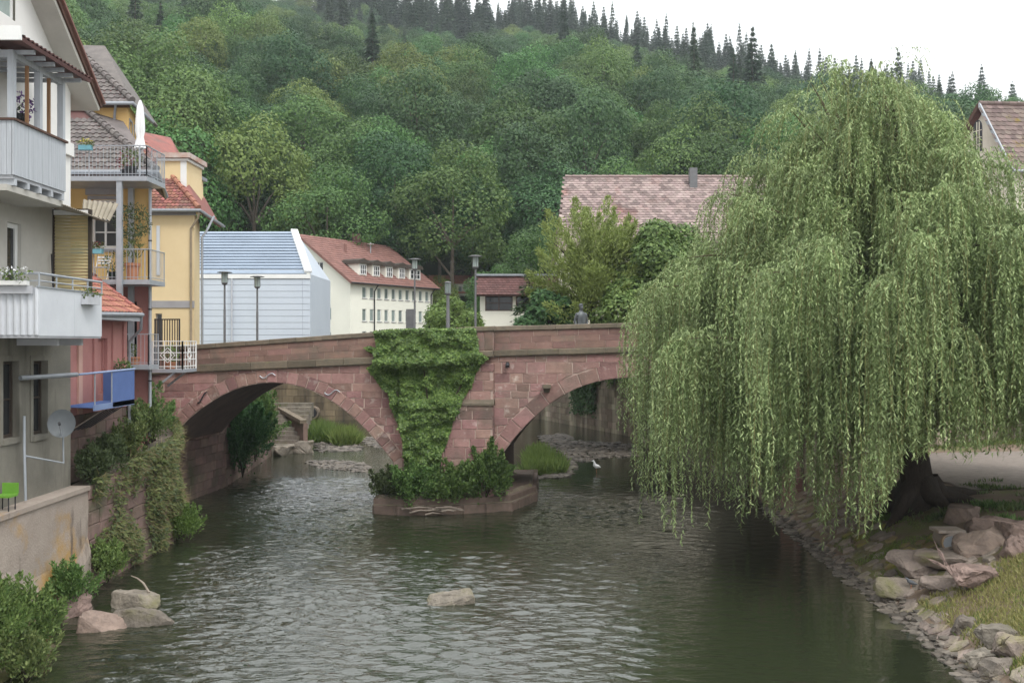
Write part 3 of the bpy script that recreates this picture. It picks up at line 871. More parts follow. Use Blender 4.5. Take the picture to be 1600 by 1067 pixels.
wall_run('bank_wall', 'damp stone river wall continuing under the left arch',
         [(-14.35, 41.9), (-13.65, 48.6), (-14.6, 62.0), (-17.6, 70)], -0.6, [3.0, 3.2, 4.5, 5.65], M['wallstone'], M['darkmortar'], 0.32, 0.5, 0.6, 1.2)
wall_run('streaked_wall', 'tall streaked river wall seen through the left arch',
         [(-17.6, 70), (-22, 88.6), (-5.5, 92)], -0.6, [5.65, 5.65, 5.65], M['weirstone'], M['darkmortar'], 0.5, 0.7, 0.9, 1.8)
wall_run('far_bank_wall', 'ivy hung stone retaining wall seen through the right arch',
         [(-5.5, 92), (2.6, 91), (8.8, 74), (11.2, 48.7)], -0.6, [5.65, 5.65, 5.65, 5.65], M['farstone'], M['darkmortar'], 0.4, 0.6, 0.7, 1.5)
wall_run('approach_wall', 'shaded stone wall beside the path behind the willow',
         [(11.9, 41.9), (24, 50.5), (62, 56.6)], 1.4, [7.0, 7.0, 7.0], M['farstone'], M['darkmortar'], 0.35, 0.55, 0.7, 1.4, cap=M['coping'])
MB().box(11.2, 11.9, 42.05, 48.1, -0.6, 6.6).build('abutment', M['soffit'], bridge)

# ------------------------------------------------------------------ building helpers
class Fr:
    """wall frame: o origin, U along the wall, N outward, z up"""
    def __init__(s, o, U, N):
        s.o = Vector((o[0], o[1], 0)); s.U = Vector((U[0], U[1], 0)).normalized(); s.N = Vector((N[0], N[1], 0)).normalized()
    def __call__(s, u, z, d=0.0):
        return s.o + s.U*u + s.N*d + Vector((0, 0, z))
def seg(a, b, right=True):
    """frame along a->b in plan, outward to the right of travel"""
    d = (Vector(b)-Vector(a)).normalized()
    n = Vector((d.y, -d.x)) if right else Vector((-d.y, d.x))
    return Fr(a, d, n), (Vector(b)-Vector(a)).length
def holed(mb, fr, u0, u1, z0, z1, holes, depth=0.16):
    us = sorted(set([u0, u1] + [x for h in holes for x in h[:2] if u0 < x < u1]))
    zz = sorted(set([z0, z1] + [x for h in holes for x in h[2:4] if z0 < x < z1]))
    for i in range(len(us)-1):
        for k in range(len(zz)-1):
            uc = (us[i]+us[i+1])/2; zc_ = (zz[k]+zz[k+1])/2
            if any(h[0] < uc < h[1] and h[2] < zc_ < h[3] for h in holes): continue
            mb.add([fr(us[i], zz[k]), fr(us[i+1], zz[k]), fr(us[i+1], zz[k+1]), fr(us[i], zz[k+1])], [(0,1,2,3)])
    for a, b, c, d in [h[:4] for h in holes]:
        for p, q in (((a,c),(b,c)), ((b,c),(b,d)), ((b,d),(a,d)), ((a,d),(a,c))):
            mb.add([fr(*p), fr(*q), fr(*q, -depth), fr(*p, -depth)], [(0,1,2,3)])
def fbox(mb, fr, u0, u1, z0, z1, d0, d1):
    mb.add([fr(u, z, d) for z in (z0, z1) for u, d in ((u0,d0),(u1,d0),(u1,d1),(u0,d1))],
           [(3,2,1,0),(4,5,6,7),(0,1,5,4),(1,2,6,5),(2,3,7,6),(3,0,4,7)])
def window(parent, fr, u0, u1, z0, z1, depth=0.14, fm=None, gm=None, cols=2, rows=1, fw=0.06, sill=None, name='window', bar=0.035, surround=None, sw=0.1):
    fm = fm or M['white']; gm = gm or M['glass']
    mb = MB()
    d0, d1 = -depth, -depth+0.06
    fbox(mb, fr, u0, u0+fw, z0, z1, d0, d1); fbox(mb, fr, u1-fw, u1, z0, z1, d0, d1)
    fbox(mb, fr, u0+fw, u1-fw, z0, z0+fw, d0, d1); fbox(mb, fr, u0+fw, u1-fw, z1-fw, z1, d0, d1)
    for c in range(1, cols):
        u = u0 + (u1-u0)*c/cols
        fbox(mb, fr, u-bar, u+bar, z0+fw, z1-fw, d0, d1-0.004)
    for r in range(1, rows):
        z = z0 + (z1-z0)*r/rows
        fbox(mb, fr, u0+fw, u1-fw, z-bar*0.6, z+bar*0.6, d0, d1-0.012)
    o = mb.build(name, fm, parent)
    g = MB(); g.add([fr(u0+fw*.5, z0+fw*.5, d0+0.015), fr(u1-fw*.5, z0+fw*.5, d0+0.015), fr(u1-fw*.5, z1-fw*.5, d0+0.015), fr(u0+fw*.5, z1-fw*.5, d0+0.015)], [(0,1,2,3)])
    g.build('pane', gm, o, fix=False)
    if sill:
        s = MB(); fbox(s, fr, u0-0.06, u1+0.06, z0-0.07, z0-0.003, -0.02, 0.07); s.build('sill', sill, o)
    if surround:
        s = MB()
        fbox(s, fr, u0-sw, u0-0.003, z0-sw, z1+sw, 0.003, 0.03); fbox(s, fr, u1+0.003, u1+sw, z0-sw, z1+sw, 0.003, 0.03)
        fbox(s, fr, u0-0.003, u1+0.003, z1+0.003, z1+sw, 0.003, 0.03); fbox(s, fr, u0-0.003, u1+0.003, z0-sw, z0-0.003, 0.003, 0.05)
        s.build('surround', surround, o)
    return o
TILE_ME = {}
def tile_mesh(kind, w, l):
    key = (kind, round(w, 3), round(l, 3))
    if key in TILE_ME: return TILE_ME[key]
    n = 5; V = []; Fs = []
    for j, (y, lift) in enumerate(((0.0, 0.045), (l*1.12, 0.005))):
        for i in range(n):
            x = w*(i/(n-1)-0.5)*0.985
            prof = 0.022*math.sin(math.pi*2*(i/(n-1))+0.6) if kind == 'pan' else (0.0)
            yy = y - (0.05*w/0.25*math.cos(math.pi*(i/(n-1)-0.5)) if kind == 'beaver' and j == 0 else 0)
            V.append((x, yy, lift+prof))
    m0 = len(V)
    for i in range(n): V.append((V[i][0], V[i][1]+0.003, V[i][2]-0.032))
    for i in range(n-1):
        Fs += [(i, i+1, n+i+1, n+i), (m0+i, m0+i+1, i+1, i)]
    me = bpy.data.meshes.new('tile'); me.from_pydata(V, [], Fs); me.update()
    TILE_ME[key] = me
    return me
def tiles(parent, quad, w, l, m, kind='pan', joined=False, keep=None, limit=300, name='tile'):
    """tiles on a roof plane: quad = eave-left, eave-right, top-right, top-left (seen from outside)"""
    a, b, c, d = [Vector(q) for q in quad]
    ex = (b-a).normalized(); nrm = (b-a).cross(d-a).normalized(); ey = nrm.cross(ex)
    pts2 = [((q-a).dot(ex), (q-a).dot(ey)) for q in (a, b, c, d)]
    H = max(p[1] for p in pts2); rows = max(1, int(round(H/l))); ll = H/rows
    key = m.name
    me = tile_mesh(kind, w, ll)
    if not me.materials: me.materials.append(m)
    elif me.materials[0] != m:
        me = me.copy(); me.materials.clear(); me.materials.append(m)
    def xr(y):
        xs = []
        for i in range(4):
            p, q = pts2[i], pts2[(i+1) % 4]
            if (p[1]-y)*(q[1]-y) <= 0 and abs(p[1]-q[1]) > 1e-6:
                xs.append(p[0] + (q[0]-p[0])*(y-p[1])/(q[1]-p[1]))
        return (min(xs), max(xs)) if len(xs) >= 2 else None
    Vs = []; Fs = []; cnt = 0
    rot = Matrix((ex, ey, nrm)).transposed()
    for r in range(rows):
        x01 = xr((r+0.5)*ll)
        if not x01: continue
        x = x01[0] + (w*0.5 if (r % 2 == 0 or kind == 'pan') else 0)
        while x < x01[1] + w*0.3:
            p = a + ex*x + ey*(r*ll) + nrm*0.004
            if keep is None or keep(p):
                R3 = rot @ Matrix.Rotation(random.uniform(-.02,.02), 3, 'Z') @ Matrix.Rotation(random.uniform(-.02,.02), 3, 'X')
                if joined:
                    k = len(Vs); Vs += [p + R3 @ v.co for v in me.vertices]; Fs += [tuple(i+k for i in f.vertices) for f in me.polygons]
                elif cnt < limit:
                    o = link(bpy.data.objects.new(name, me)); o.parent = parent
                    Mx = R3.to_4x4(); Mx.translation = p - org(parent); o.matrix_local = Mx
                    cnt += 1
            x += w
    if joined:
        mb = MB(); mb.v = Vs; mb.f = Fs
        o = mb.build('tiling', m, parent, fix=False); o['kind'] = 'stuff'
def railing(mb, pts, z0, z1, n=14, post=0.03, bar=0.012, closed=False):
    """flat steel railing along world xy points"""
    pts = [Vector((*p, 0)) for p in pts]
    for i in range(len(pts)-1):
        a, b = pts[i], pts[i+1]; L = (b-a).length
        mb.bar(a+Vector((0,0,z1)), b+Vector((0,0,z1)), 0.045, 0.03)
        mb.bar(a+Vector((0,0,z0+0.08)), b+Vector((0,0,z0+0.08)), 0.025, 0.02)
        k = max(2, int(L/0.12))
        for j in range(k+1):
            p = a + (b-a)*(j/k)
            w = post if j in (0, k) or (L > 1.6 and j % max(1, k//3) == 0) else bar
            mb.bar(p+Vector((0,0,z0)), p+Vector((0,0,z1-0.016)), w)
    return mb
def cards(name, pts, m, parent, L, W, nrm=None, up=0.4, label=None):
    pts = np.asarray(pts); n = len(pts)
    u = rdir(n) + np.array([0, 0, up]); nn = rdir(n) + (nrm if nrm is not None else np.array([0, 0, 0.8]))
    LL = L*rng.uniform(0.7, 1.3, n); WW = W*rng.uniform(0.7, 1.3, n)
    return np_mesh(name, leaf_verts(pts, u, nn, LL, WW), 4, m, parent)
def puff(c, r, n, flat=1.0):
    d = rdir(n); rr = rng.uniform(0.45, 1.0, (n, 1))**0.6
    return np.array(c) + d*rr*np.array([r, r, r*flat])
def flower_box(loc, U, L, label, box_m, leaf_m, flower_m=None, h=0.16, n=90, plant=0.2, group=None):
    t = thing('flower_box', loc, label, 'flower box', group)
    fr = Fr(loc, U, (U[1], -U[0]))
    mb = MB()
    z = loc[2]
    for (a, b, c, d) in ((-L/2, L/2, -0.09, -0.075), (-L/2, L/2, 0.075, 0.09), (-L/2, -L/2+0.015, -0.075, 0.075), (L/2-0.015, L/2, -0.075, 0.075)):
        fbox(mb, fr, a, b, z, z+h, c, d)
    fbox(mb, fr, -L/2+0.015, L/2-0.015, z, z+h*0.85, -0.075, 0.075)
    mb.build('box', box_m, t)
    pts = np.concatenate([puff(fr(u, z+h+plant*0.4), plant*0.7, n//5, 0.9) for u in np.linspace(-L*0.4, L*0.4, 5)])
    cards('leaves', pts, leaf_m, t, 0.09, 0.05)
    if flower_m is not None:
        pts = np.concatenate([puff(fr(u, z+h+plant*0.75), plant*0.6, n//9, 0.7) for u in np.linspace(-L*0.35, L*0.35, 4)])
        cards('flowers', pts, flower_m, t, 0.06, 0.05)
    return t
def pipe(pts, r, m, parent, name='downpipe'):
    return MB().tube(pts, r, 8).build(name, m, parent, smooth=True)

# ================================================================== house A: grey and white house at the left edge
hA = thing('house', (-16, 21, 2.8), 'tall white gabled house with grey ground floor and a timber loggia', 'house')
fA, _ = seg((-12.2, 0), (-12.2, 30))      # u = Y, outward +X
low_holes = [(24.5, 25.3, 4.55, 6.42), (26.05, 26.85, 4.5, 6.4), (22.4, 23.2, 4.55, 6.42)]
mb = MB(); holed(mb, fA, 14, 28.3, 2.7, 7.0, low_holes, 0.22)
mb.add([(-12.2,28.3,2.7), (-22,28.3,2.7), (-22,28.3,7.0), (-12.2,28.3,7.0)], [(0,1,2,3)])
mb.build('ground_floor_wall', M['render_grey'], hA, fix=False)
for h in low_holes:
    window(hA, fA, *h, depth=0.2, fm=M['dark_wood'], cols=1, rows=2, fw=0.08, surround=M['render_grey'], sw=0.14)
mid_holes = [(24.75, 25.45, 7.12, 9.8), (21.5, 22.7, 8.0, 9.7)]
mb = MB(); holed(mb, fA, 14, 28.3, 7.0, 10.45, mid_holes, 0.2)
mb.add([(-12.2,28.3,7.0), (-22,28.3,7.0), (-22,28.3,10.45), (-12.2,28.3,10.45)], [(0,1,2,3)])
mb.build('first_floor_wall', M['render_mid'], hA, fix=False)
window(hA, fA, *mid_holes[0], depth=0.15, cols=1, rows=1, fw=0.12, fm=M['white'], name='balcony_door')
window(hA, fA, *mid_holes[1], depth=0.15)
up_holes = [(23.3, 25.15, 14.75, 16.3), (23.0, 24.0, 10.7, 12.9)]
mb = MB(); holed(mb, fA, 14, 28.3, 10.45, 13.75, up_holes[1:], 0.15)
rz = lambda y: 13.75 + 0.76*min(28.3-y, y-13.7)
hz = up_holes[0]
ys_ = [14, 21, hz[0], hz[1], 28.3]
for a, b in zip(ys_[:-1], ys_[1:]):
    if a == hz[0]:
        mb.add([fA(a,13.75), fA(b,13.75), fA(b,hz[2]), fA(a,hz[2])], [(0,1,2,3)])
        mb.add([fA(a,hz[3]), fA(b,hz[3]), fA(b,max(hz[3],rz(b))), fA(a,rz(a))], [(0,1,2,3)])
    else:
        mb.add([fA(a,13.75), fA(b,13.75), fA(b,max(13.751,rz(b))), fA(a,max(13.751,rz(a)))], [(0,1,2,3)])
mb.add([(-12.2,28.3,10.45), (-22,28.3,10.45), (-22,28.3,13.75), (-12.2,28.3,13.75)], [(0,1,2,3)])
mb.build('upper_wall', M['render_white'], hA, fix=False)
window(hA, fA, *up_holes[0], depth=0.12, cols=2, rows=2, gm=M['glass_curtain'])
window(hA, fA, *up_holes[1], depth=0.12, cols=2, rows=2)
mb = MB()
e = 0.76
for s in (1, -1):
    yr_, ye = 21.0, 21.0 + s*7.9
    q = [(-23, yr_, 19.5), (-11.62, yr_, 19.5), (-11.62, ye, 19.5-e*7.9), (-23, ye, 19.5-e*7.9)]
    mb.slab(q if s < 0 else q, 0.14)
mb.build('roof', M['render_mid'], hA)
mb = MB()
for s in (1, -1):
    a = Vector((-11.6, 21.0, 19.5)); b = Vector((-11.6, 21+s*7.9, 19.5-e*7.9))
    up = Vector((0, s*0.6, 0.79))
    mb.bar(a+up*0.09, b+up*0.09, 0.06, 0.24, up=up)
mb.build('verge_board', M['brown_trim'], hA)
mb = MB()
b0 = Vector((-11.4, 28.95, 13.57)); 
mb.slab([(-23, 21.0, 19.72), (-11.5, 21.0, 19.72), (-11.5, 29.0, 13.64), (-23, 29.0, 13.64)], 0.06)
mb.build('roof_covering', M['tile_brown'], hA)
MB().box(-12.19, -12.11, 27.8, 28.32, 12.0, 12.35).build('corner_trim', M['render_white'], hA)
# loggia
LG0, LG1, LX = 22.6, 25.25, -11.0
lg = MB()
fl = Fr((LX, 0), (0, 1), (1, 0)); fe = Fr((0, LG0), (1, 0), (0, -1))
y = LG0
while y < LG1-0.02:      # vertical boards, slightly uneven
    w = 0.115; fbox(lg, fl, y, min(y+w-0.006, LG1), 10.58, 11.78, -0.035, random.uniform(0, 0.006)); y += w
x = -12.19
while x < LX-0.02:
    w = 0.115; fbox(lg, fe, x, min(x+w-0.006, LX-0.04), 10.58, 11.78, -0.035, random.uniform(0, 0.006)); x += w
lo = lg.build('loggia_boarding', M['grey_wood'], hA); lo['kind'] = 'stuff'
MB().box(-12.19, LX-0.04, LG0+0.04, LG1, 10.5, 10.62).build('loggia_floor', M['grey_paint'], hA)
mb = MB(); fbox(mb, fl, LG0-0.03, LG1+0.03, 11.78, 11.83, -0.08, 0.05); mb.build('loggia_sill', M['brown_trim'], hA)
mb = MB(); fbox(mb, fe, -12.19, LX+0.03, 11.78, 11.83, -0.05, 0.05); mb.build('loggia_sill', M['brown_trim'], hA)
for y in (LG0, (LG0+LG1)/2-0.05, LG1-0.16):
    MB().box(LX-0.15, LX-0.01, y+0.012, y+0.15, 11.83, 13.3).build('loggia_post', M['grey_wood'], hA)
MB().box(-12.19, -12.08, LG0+0.01, LG0+0.12, 11.83, 13.3).build('loggia_post', M['grey_wood'], hA)
for y in (LG0+0.75, LG0+1.85):
    MB().box(LX-0.11, LX-0.04, y, y+0.06, 11.83, 13.22).build('mullion', M['brown_wood'], hA)
MB().box(LX-0.14, LX-0.02, LG0+0.01, LG1, 13.18, 13.34).build('lintel', M['grey_wood'], hA)
MB().box(-12.19, LX-0.14, LG0+0.02, LG0+0.13, 13.18, 13.34).build('lintel', M['grey_wood'], hA)
q = [(-10.5, 22.0, 13.42), (-10.5, 25.55, 13.42), (-12.19, 25.55, 13.95), (-12.19, 22.0, 13.95)]
lr = MB().slab(q, 0.08).build('loggia_roof', M['tile_dark'], hA)
MB().box(-12.19, -10.52, 21.93, 21.99, 13.36, 13.66).build('fascia', M['white'], hA)
tiles(lr, [tuple(Vector(v)+Vector((0,0,0.0)) for v in q)[i] for i in range(4)], 0.2, 0.3, M['tile_dark'], 'pan')
for y in np.linspace(22.75, 25.2, 6):
    MB().box(-12.19, -10.62, y, y+0.08, 13.28, 13.37).build('rafter', M['grey_wood'], hA)
for y in np.linspace(22.7, 25.1, 5):
    MB().box(-12.19, LX-0.02, y, y+0.1, 10.36, 10.5).build('joist', M['grey_wood'], hA)
MB().box(-12.19, -11.1, 22.5, 25.3, 10.22, 10.36).build('bearer', M['render_mid'], hA)
# purple flowers hanging in the loggia
t = thing('hanging_basket', (-11.35, 23.7, 11.9), 'hanging basket of purple flowers inside the timber loggia', 'flower basket')
MB().lathe((-11.35, 23.7, 11.95), [(0.02,0), (0.14,0.08), (0.17,0.2)], 12).build('basket', M['darkmetal'], t)
cards('flowers', puff((-11.35, 23.7, 12.35), 0.3, 130, 1.2), M['flower_p'], t, 0.09, 0.06)
cards('leaves', puff((-11.35, 23.7, 12.2), 0.22, 60), M['lf_olive'], t, 0.1, 0.05)
# first floor balcony
BX, B0, B1 = -10.9, 23.6, 27.2
MB().box(-12.19, BX-0.02, B0+0.03, B1, 6.98, 7.08).build('balcony_floor', M['grey_paint'], hA)
mb = MB()
x = -12.19; k = 0; V = []
while x < BX:
    V.append((x, B0 + (0.02 if k % 4 in (0, 1) else -0.02))); x += 0.04; k += 1
for (a, b) in zip(V[:-1], V[1:]):
    mb.add([(a[0], a[1], 7.05), (b[0], b[1], 7.05), (b[0], b[1], 8.15), (a[0], a[1], 8.15)], [(0,1,2,3)])
mb.build('corrugated_panel', M['sheet'], hA, fix=False)
for i, (a, b) in enumerate(((B0, 25.5), (25.5, B1))):
    MB().box(BX-0.025, BX+0.004*i, a+0.004, b-0.004, 7.03, 8.15).build('front_panel', M['sheet'], hA)
MB().box(-12.19, BX-0.03, B1-0.02, B1, 7.05, 8.1).build('end_panel', M['sheet'], hA)
MB().box(BX-0.06, BX+0.03, B0-0.03, B1, 8.15, 8.18).build('panel_cap', M['galv'], hA)
mb = MB(); mb.tube([(-12.15, B0, 8.47), (BX, B0, 8.47), (BX, B1, 8.47)], 0.03, 8); mb.tube([(-12.15, B0, 8.3), (BX, B0, 8.3), (BX, B1, 8.3)], 0.018, 6)
for p in [(BX, y) for y in np.linspace(B0, B1, 5)] + [(-11.7, B0)]:
    mb.tube([(p[0], p[1], 8.17), (p[0], p[1], 8.47)], 0.022, 6)
mb.build('rail', M['galv'], hA)
MB().box(-12.18, -11.02, B0-0.12, B0-0.03, 8.0, 8.18).build('shelf', M['grey_paint'], hA)
mb = MB()
for y in (25.2, 26.6): mb.box(-12.19, -11.2, y, y+0.14, 6.8, 6.97)
mb2 = mb.build('balcony_bracket', M['grey_paint'], hA)
# slatted blind closing the far end of the balcony
SX0, SX1, SY = -12.15, -11.25, 27.22
bl = MB(); bl.box(SX1, SX1+0.08, SY-0.05, SY+0.05, 7.08, 10.4); bl.box(SX0-0.04, SX0, SY-0.05, SY+0.05, 7.08, 10.4); bl.box(SX0, SX1, SY-0.05, SY+0.05, 10.32, 10.42)
bo = bl.build('blind', M['dark_wood'], hA)
z = 10.28
while z > 7.3:
    MB().add([(SX0, SY-0.03, z-0.075), (SX1, SY-0.03, z-0.075), (SX1, SY+0.012, z), (SX0, SY+0.012, z), (SX0, SY-0.02, z-0.082), (SX1, SY-0.02, z-0.082), (SX1, SY+0.022, z-0.006), (SX0, SY+0.022, z-0.006)],
             [(0,1,2,3), (7,6,5,4), (0,1,5,4), (2,3,7,6)]).build('slat', M['slat'], bo); z -= 0.085
MB().box(SX0, SX1, SY-0.08, SY-0.051, 10.25, 10.38).build('blind_case', M['white'], bo)
MB().tube([(-12.0, 26.9, 7.1), (-12.12, 26.95, 9.2)], 0.02, 6).build('pole', M['darkmetal'], hA)
# corrugated canopies under the loggia
def corrug(q, n, amp, m, name, parent):
    a, b, c, d = [Vector(v) for v in q]; nr = (b-a).cross(d-a).normalized(); mb = MB(); k = n*4
    for i in range(k):
        s0, s1 = i/k, (i+1)/k
        o0, o1 = nr*amp*math.sin(s0*n*2*math.pi), nr*amp*math.sin(s1*n*2*math.pi)
        mb.add([a.lerp(d, s0)+o0, b.lerp(c, s0)+o0, b.lerp(c, s1)+o1, a.lerp(d, s1)+o1], [(0,1,2,3)])
    return mb.build(name, m, parent, smooth=True, fix=False)
corrug([(-12.19, 25.3, 10.5), (-11.0, 25.2, 10.25), (-11.0, 28.0, 10.15), (-12.19, 28.0, 10.42)], 22, 0.015, M['canopy'], 'canopy', hA)
corrug([P(130, 312, 28.1), P(128, 334, 27.6), P(172, 345, 27.6), P(186, 318, 28.1)], 7, 0.025, M['canopy'], 'canopy', hA)
flower_box((-10.8, 26.25, 7.84), (0, 1), 0.75, 'grey flower box with grassy plants hung outside the white balcony panel', M['grey_paint'], M['lf_weed'], h=0.2)
flower_box((-11.55, B0-0.13, 8.19), (1, 0), 0.9, 'long planter of green shoots on the ribbed balcony end', M['white'], M['grass'], M['umbrella'], h=0.1, n=160, plant=0.28)
# satellite dish on the grey wall
t = thing('satellite_dish', (-11.9, 26.1, 3.1), 'grey satellite dish on a bent pole against the grey wall', 'satellite dish')
c = P(97, 662, 26.4)
mb = MB(); nn = Vector((0.25, -0.95, 0.2)).normalized(); a1 = nn.cross(Vector((0,0,1))).normalized(); a2 = a1.cross(nn)
V = []; Fs = []
for j in range(6):
    r_ = 0.34*j/5
    for k in range(24):
        an = 2*math.pi*k/24
        V.append(c + (a1*math.cos(an) + a2*math.sin(an)*1.08)*r_ + nn*(0.09*(j/5)**2))
for j in range(5):
    for k in range(24): Fs.append((j*24+k, j*24+(k+1) % 24, (j+1)*24+(k+1) % 24, (j+1)*24+k))
mb.add(V, Fs); mb.build('reflector', M['dish'], t, smooth=True)
MB().tube([c-nn*0.05+Vector((0,0,0.02)), c-nn*0.12, c-nn*0.1+Vector((0.02,0,-1.0)), P(38, 712, 25.2)], 0.025, 8).build('arm', M['galv'], t)
MB().tube([P(38, 650, 25.2), P(38, 700, 25.2), P(40, 782, 25.2)], 0.035, 8).build('pole', M['galv'], t)
MB().tube([c+nn*0.05-a2*0.3, c+nn*0.42-a2*0.05], 0.012, 6).build('feed_arm', M['galv'], t)
MB().tube([c+nn*0.36-a2*0.06, c+nn*0.46-a2*0.04], 0.035, 8).build('receiver', M['darkmetal'], t)
# green chair back peeping over the terrace wall
t = thing('garden_chair', (-11.95, 24.35, 2.93), 'green plastic garden chair on the concrete terrace', 'chair')
MB().box(-12.1, -11.72, 24.3, 24.34, 3.3, 3.55).build('backrest', M['green_plastic'], t)
MB().box(-12.1, -11.72, 23.9, 24.3, 3.25, 3.3).build('seat', M['green_plastic'], t)
for x in (-12.07, -11.77):
    for y in (23.94, 24.26): MB().tube([(x, y, 2.93), (x, y, 3.25)], 0.016, 6).build('leg', M['darkmetal'], t)

# ================================================================== house B: pink ground floor annex
hB = thing('annex', (-13.5, 31, 2.9), 'low pink rendered annex with red tiled roof beside the grey house', 'building')
fB = Fr((-12.6, 0), (0, 1), (1, 0))
bh = [(31.2, 31.9, 5.3, 7.0)]
mb = MB(); holed(mb, fB, 28.32, 33.4, 4.75, 7.75, bh, 0.2)
mb.add([(-12.6,33.4,2.9), (-18,33.4,2.9), (-18,33.4,7.75), (-12.6,33.4,7.75)], [(0,1,2,3)])
mb.build('wall', M['pink'], hB, fix=False)
window(hB, fB, *bh[0], depth=0.18, fm=M['pink'], gm=M['pink'], cols=1, name='blind_window')
for y in (28.5, 29.65, 30.75, 32.2, 33.1):
    mb = MB(); fbox(mb, fB, y, y+0.26, 4.8, 7.6, 0.003, 0.06); mb.build('pilaster', M['pink'] if y > 30 else M['pink_strip'], hB)
mb = MB(); fbox(mb, fB, 28.33, 33.4, 2.85, 4.78, -0.3, -0.01); mb.build('base_core', M['darkmortar'], hB)
for (a, b, z0, z1) in courses(28.33, 33.4, 2.85, 4.78, 0.36, 0.5, 0.7, 1.2):
    stone_mb([(a,z0),(b,z0),(b,z1),(a,z1)], fB, proud=0.03).build('base_stone', M['wallstone'], hB)
q = [(-12.05, 28.35, 7.72), (-12.05, 33.1, 7.82), (-15.0, 35.2, 9.5), (-15.0, 28.35, 9.5)]
rB = MB().slab(q, 0.1).build('roof', M['tile_dark'], hB)
tiles(rB, q, 0.25, 0.33, M['tile_red'], 'pan')
mb = MB()
for i in range(10):
    a = Vector(q[1]).lerp(Vector(q[2]), i/10); b = Vector(q[1]).lerp(Vector(q[2]), (i+1.1)/10)
    MB().tube([a+Vector((0,0,0.07)), b+Vector((0,0,0.05))], [0.1, 0.085], 8).build('ridge_tile', M['tile_red'], rB)
pipe([(-11.98, 28.4, 7.66), (-11.98, 33.2, 7.76)], 0.07, M['zinc'], hB, 'gutter')
pipe([(-11.98, 33.1, 7.72), (-12.05, 33.25, 7.3), (-12.5, 33.45, 6.9), (-12.5, 33.45, 4.2)], 0.05, M['zinc'], hB)
MB().box(-12.6, -12.02, 28.35, 33.3, 7.55, 7.7).build('eaves', M['grey_paint'], hB)
# small terrace hung on the wall with blue canvas
hT = thing('hanging_terrace', (-12.1, 29.2, 5.0), 'small steel terrace with blue canvas screen on the pink annex', 'balcony')
corrug([(-12.55, 28.35, 5.08), (-11.55, 28.35, 5.06), (-11.55, 31.3, 5.06), (-12.55, 31.3, 5.08)], 26, 0.018, M['blue'], 'floor_sheet', hT)
MB().box(-11.58, -11.54, 28.3, 31.3, 4.98, 5.14).build('edge_beam', mat('blue_paint', (0.2,0.27,0.45), None, 2, 0.6), hT)
MB().tube([(-11.55, 27.3, 6.02), (-11.55, 31.35, 6.06)], 0.03, 8).build('rail', mat('pale_blue_tube', (0.30,0.38,0.58), None, 2, 0.5), hT)
MB().tube([(-12.1, 25.2, 6.0), (-11.6, 27.3, 6.02)], 0.06, 8).build('prop_pole', M['zinc'], hT)
MB().box(-11.56, -11.54, 29.6, 31.3, 5.0, 6.02).build('canvas', M['blue'], hT)
MB().box(-12.5, -11.55, 31.3, 31.32, 5.0, 6.0).build('canvas', M['blue'], hT)
for y in (28.4, 29.6, 31.3): MB().tube([(-11.57, y, 5.05), (-11.57, y, 6.03)], 0.02, 6).build('post', M['galv'], hT)
for i in range(6):
    y = 29.0 + i*0.28
    MB().tube([(-11.7, y+0.6, 5.0), (-12.55, y, 4.35)], 0.018, 6).build('strut', M['darkmetal'] if i else M['twig'], hT)
t = thing('pot_plant', (-12.3, 32.3, 5.6), 'bright leafy pot plant at the end of the blue screen', 'plant')
MB().box(-12.6, -12.05, 32.05, 32.55, 5.52, 5.6).build('bracket', M['galv'], t)
MB().lathe((-12.3, 32.3, 5.6), [(0.1,0), (0.14,0.25), (0.15,0.26)], 12).build('pot', M['zinc'], t)
cards('leaves', puff((-12.25, 32.3, 6.05), 0.28, 220), M['lf_weed'], t, 0.1, 0.06)

# ================================================================== house C: ochre house with steel balconies
hC = thing('house', (-15, 38, 3.4), 'ochre yellow house with three steel balconies and grey tiled roof', 'house')
fC = Fr((0, 36), (1, 0), (0, -1))       # u = X, faces the camera
XC = -12.78
wh = (XY(143, 36), XY(184, 36), ZY(388, 36), ZY(312, 36))
hh = [wh]
door_c = (XY(196, 36), XY(214, 36), 6.12, 8.3)
mb = MB(); holed(mb, fC, -21, XC, 8.85, 12.85, hh, 0.18); mb.build('upper_wall', M['yellow'], hC, fix=False)
mb = MB(); holed(mb, fC, -21, XC, 2.9, 8.85, [door_c], 0.18); mb.build('lower_wall', M['pink'], hC, fix=False)
sC, LC = seg((XC, 36), (-14.6, 41.5))
mb = MB(); holed(mb, sC, 0, LC, 8.85, 12.85, []); mb.build('side_wall', M['yellow'], hC, fix=False)
mb = MB(); holed(mb, sC, 0, LC, 2.9, 8.85, []); mb.build('side_wall', M['pink'], hC, fix=False)
mb = MB(); fbox(mb, fC, -21, XC+0.04, 8.78, 8.95, 0.003, 0.06); mb.build('band', M['pink'], hC)
window(hC, fC, *wh, depth=0.14, fm=M['white'], cols=2, rows=3, fw=0.09, surround=M['grey_stone'], sw=0.13, sill=M['grey_stone'])
window(hC, fC, *door_c, depth=0.14, fm=M['dark_wood'], cols=1, rows=2, name='door')
mb = MB(); fbox(mb, fC, wh[0]-0.2, wh[1]+0.1, wh[3]+0.16, wh[3]+0.42, 0.0, 0.05); mb.build('lintel_panel', M['grey_stone'], hC)
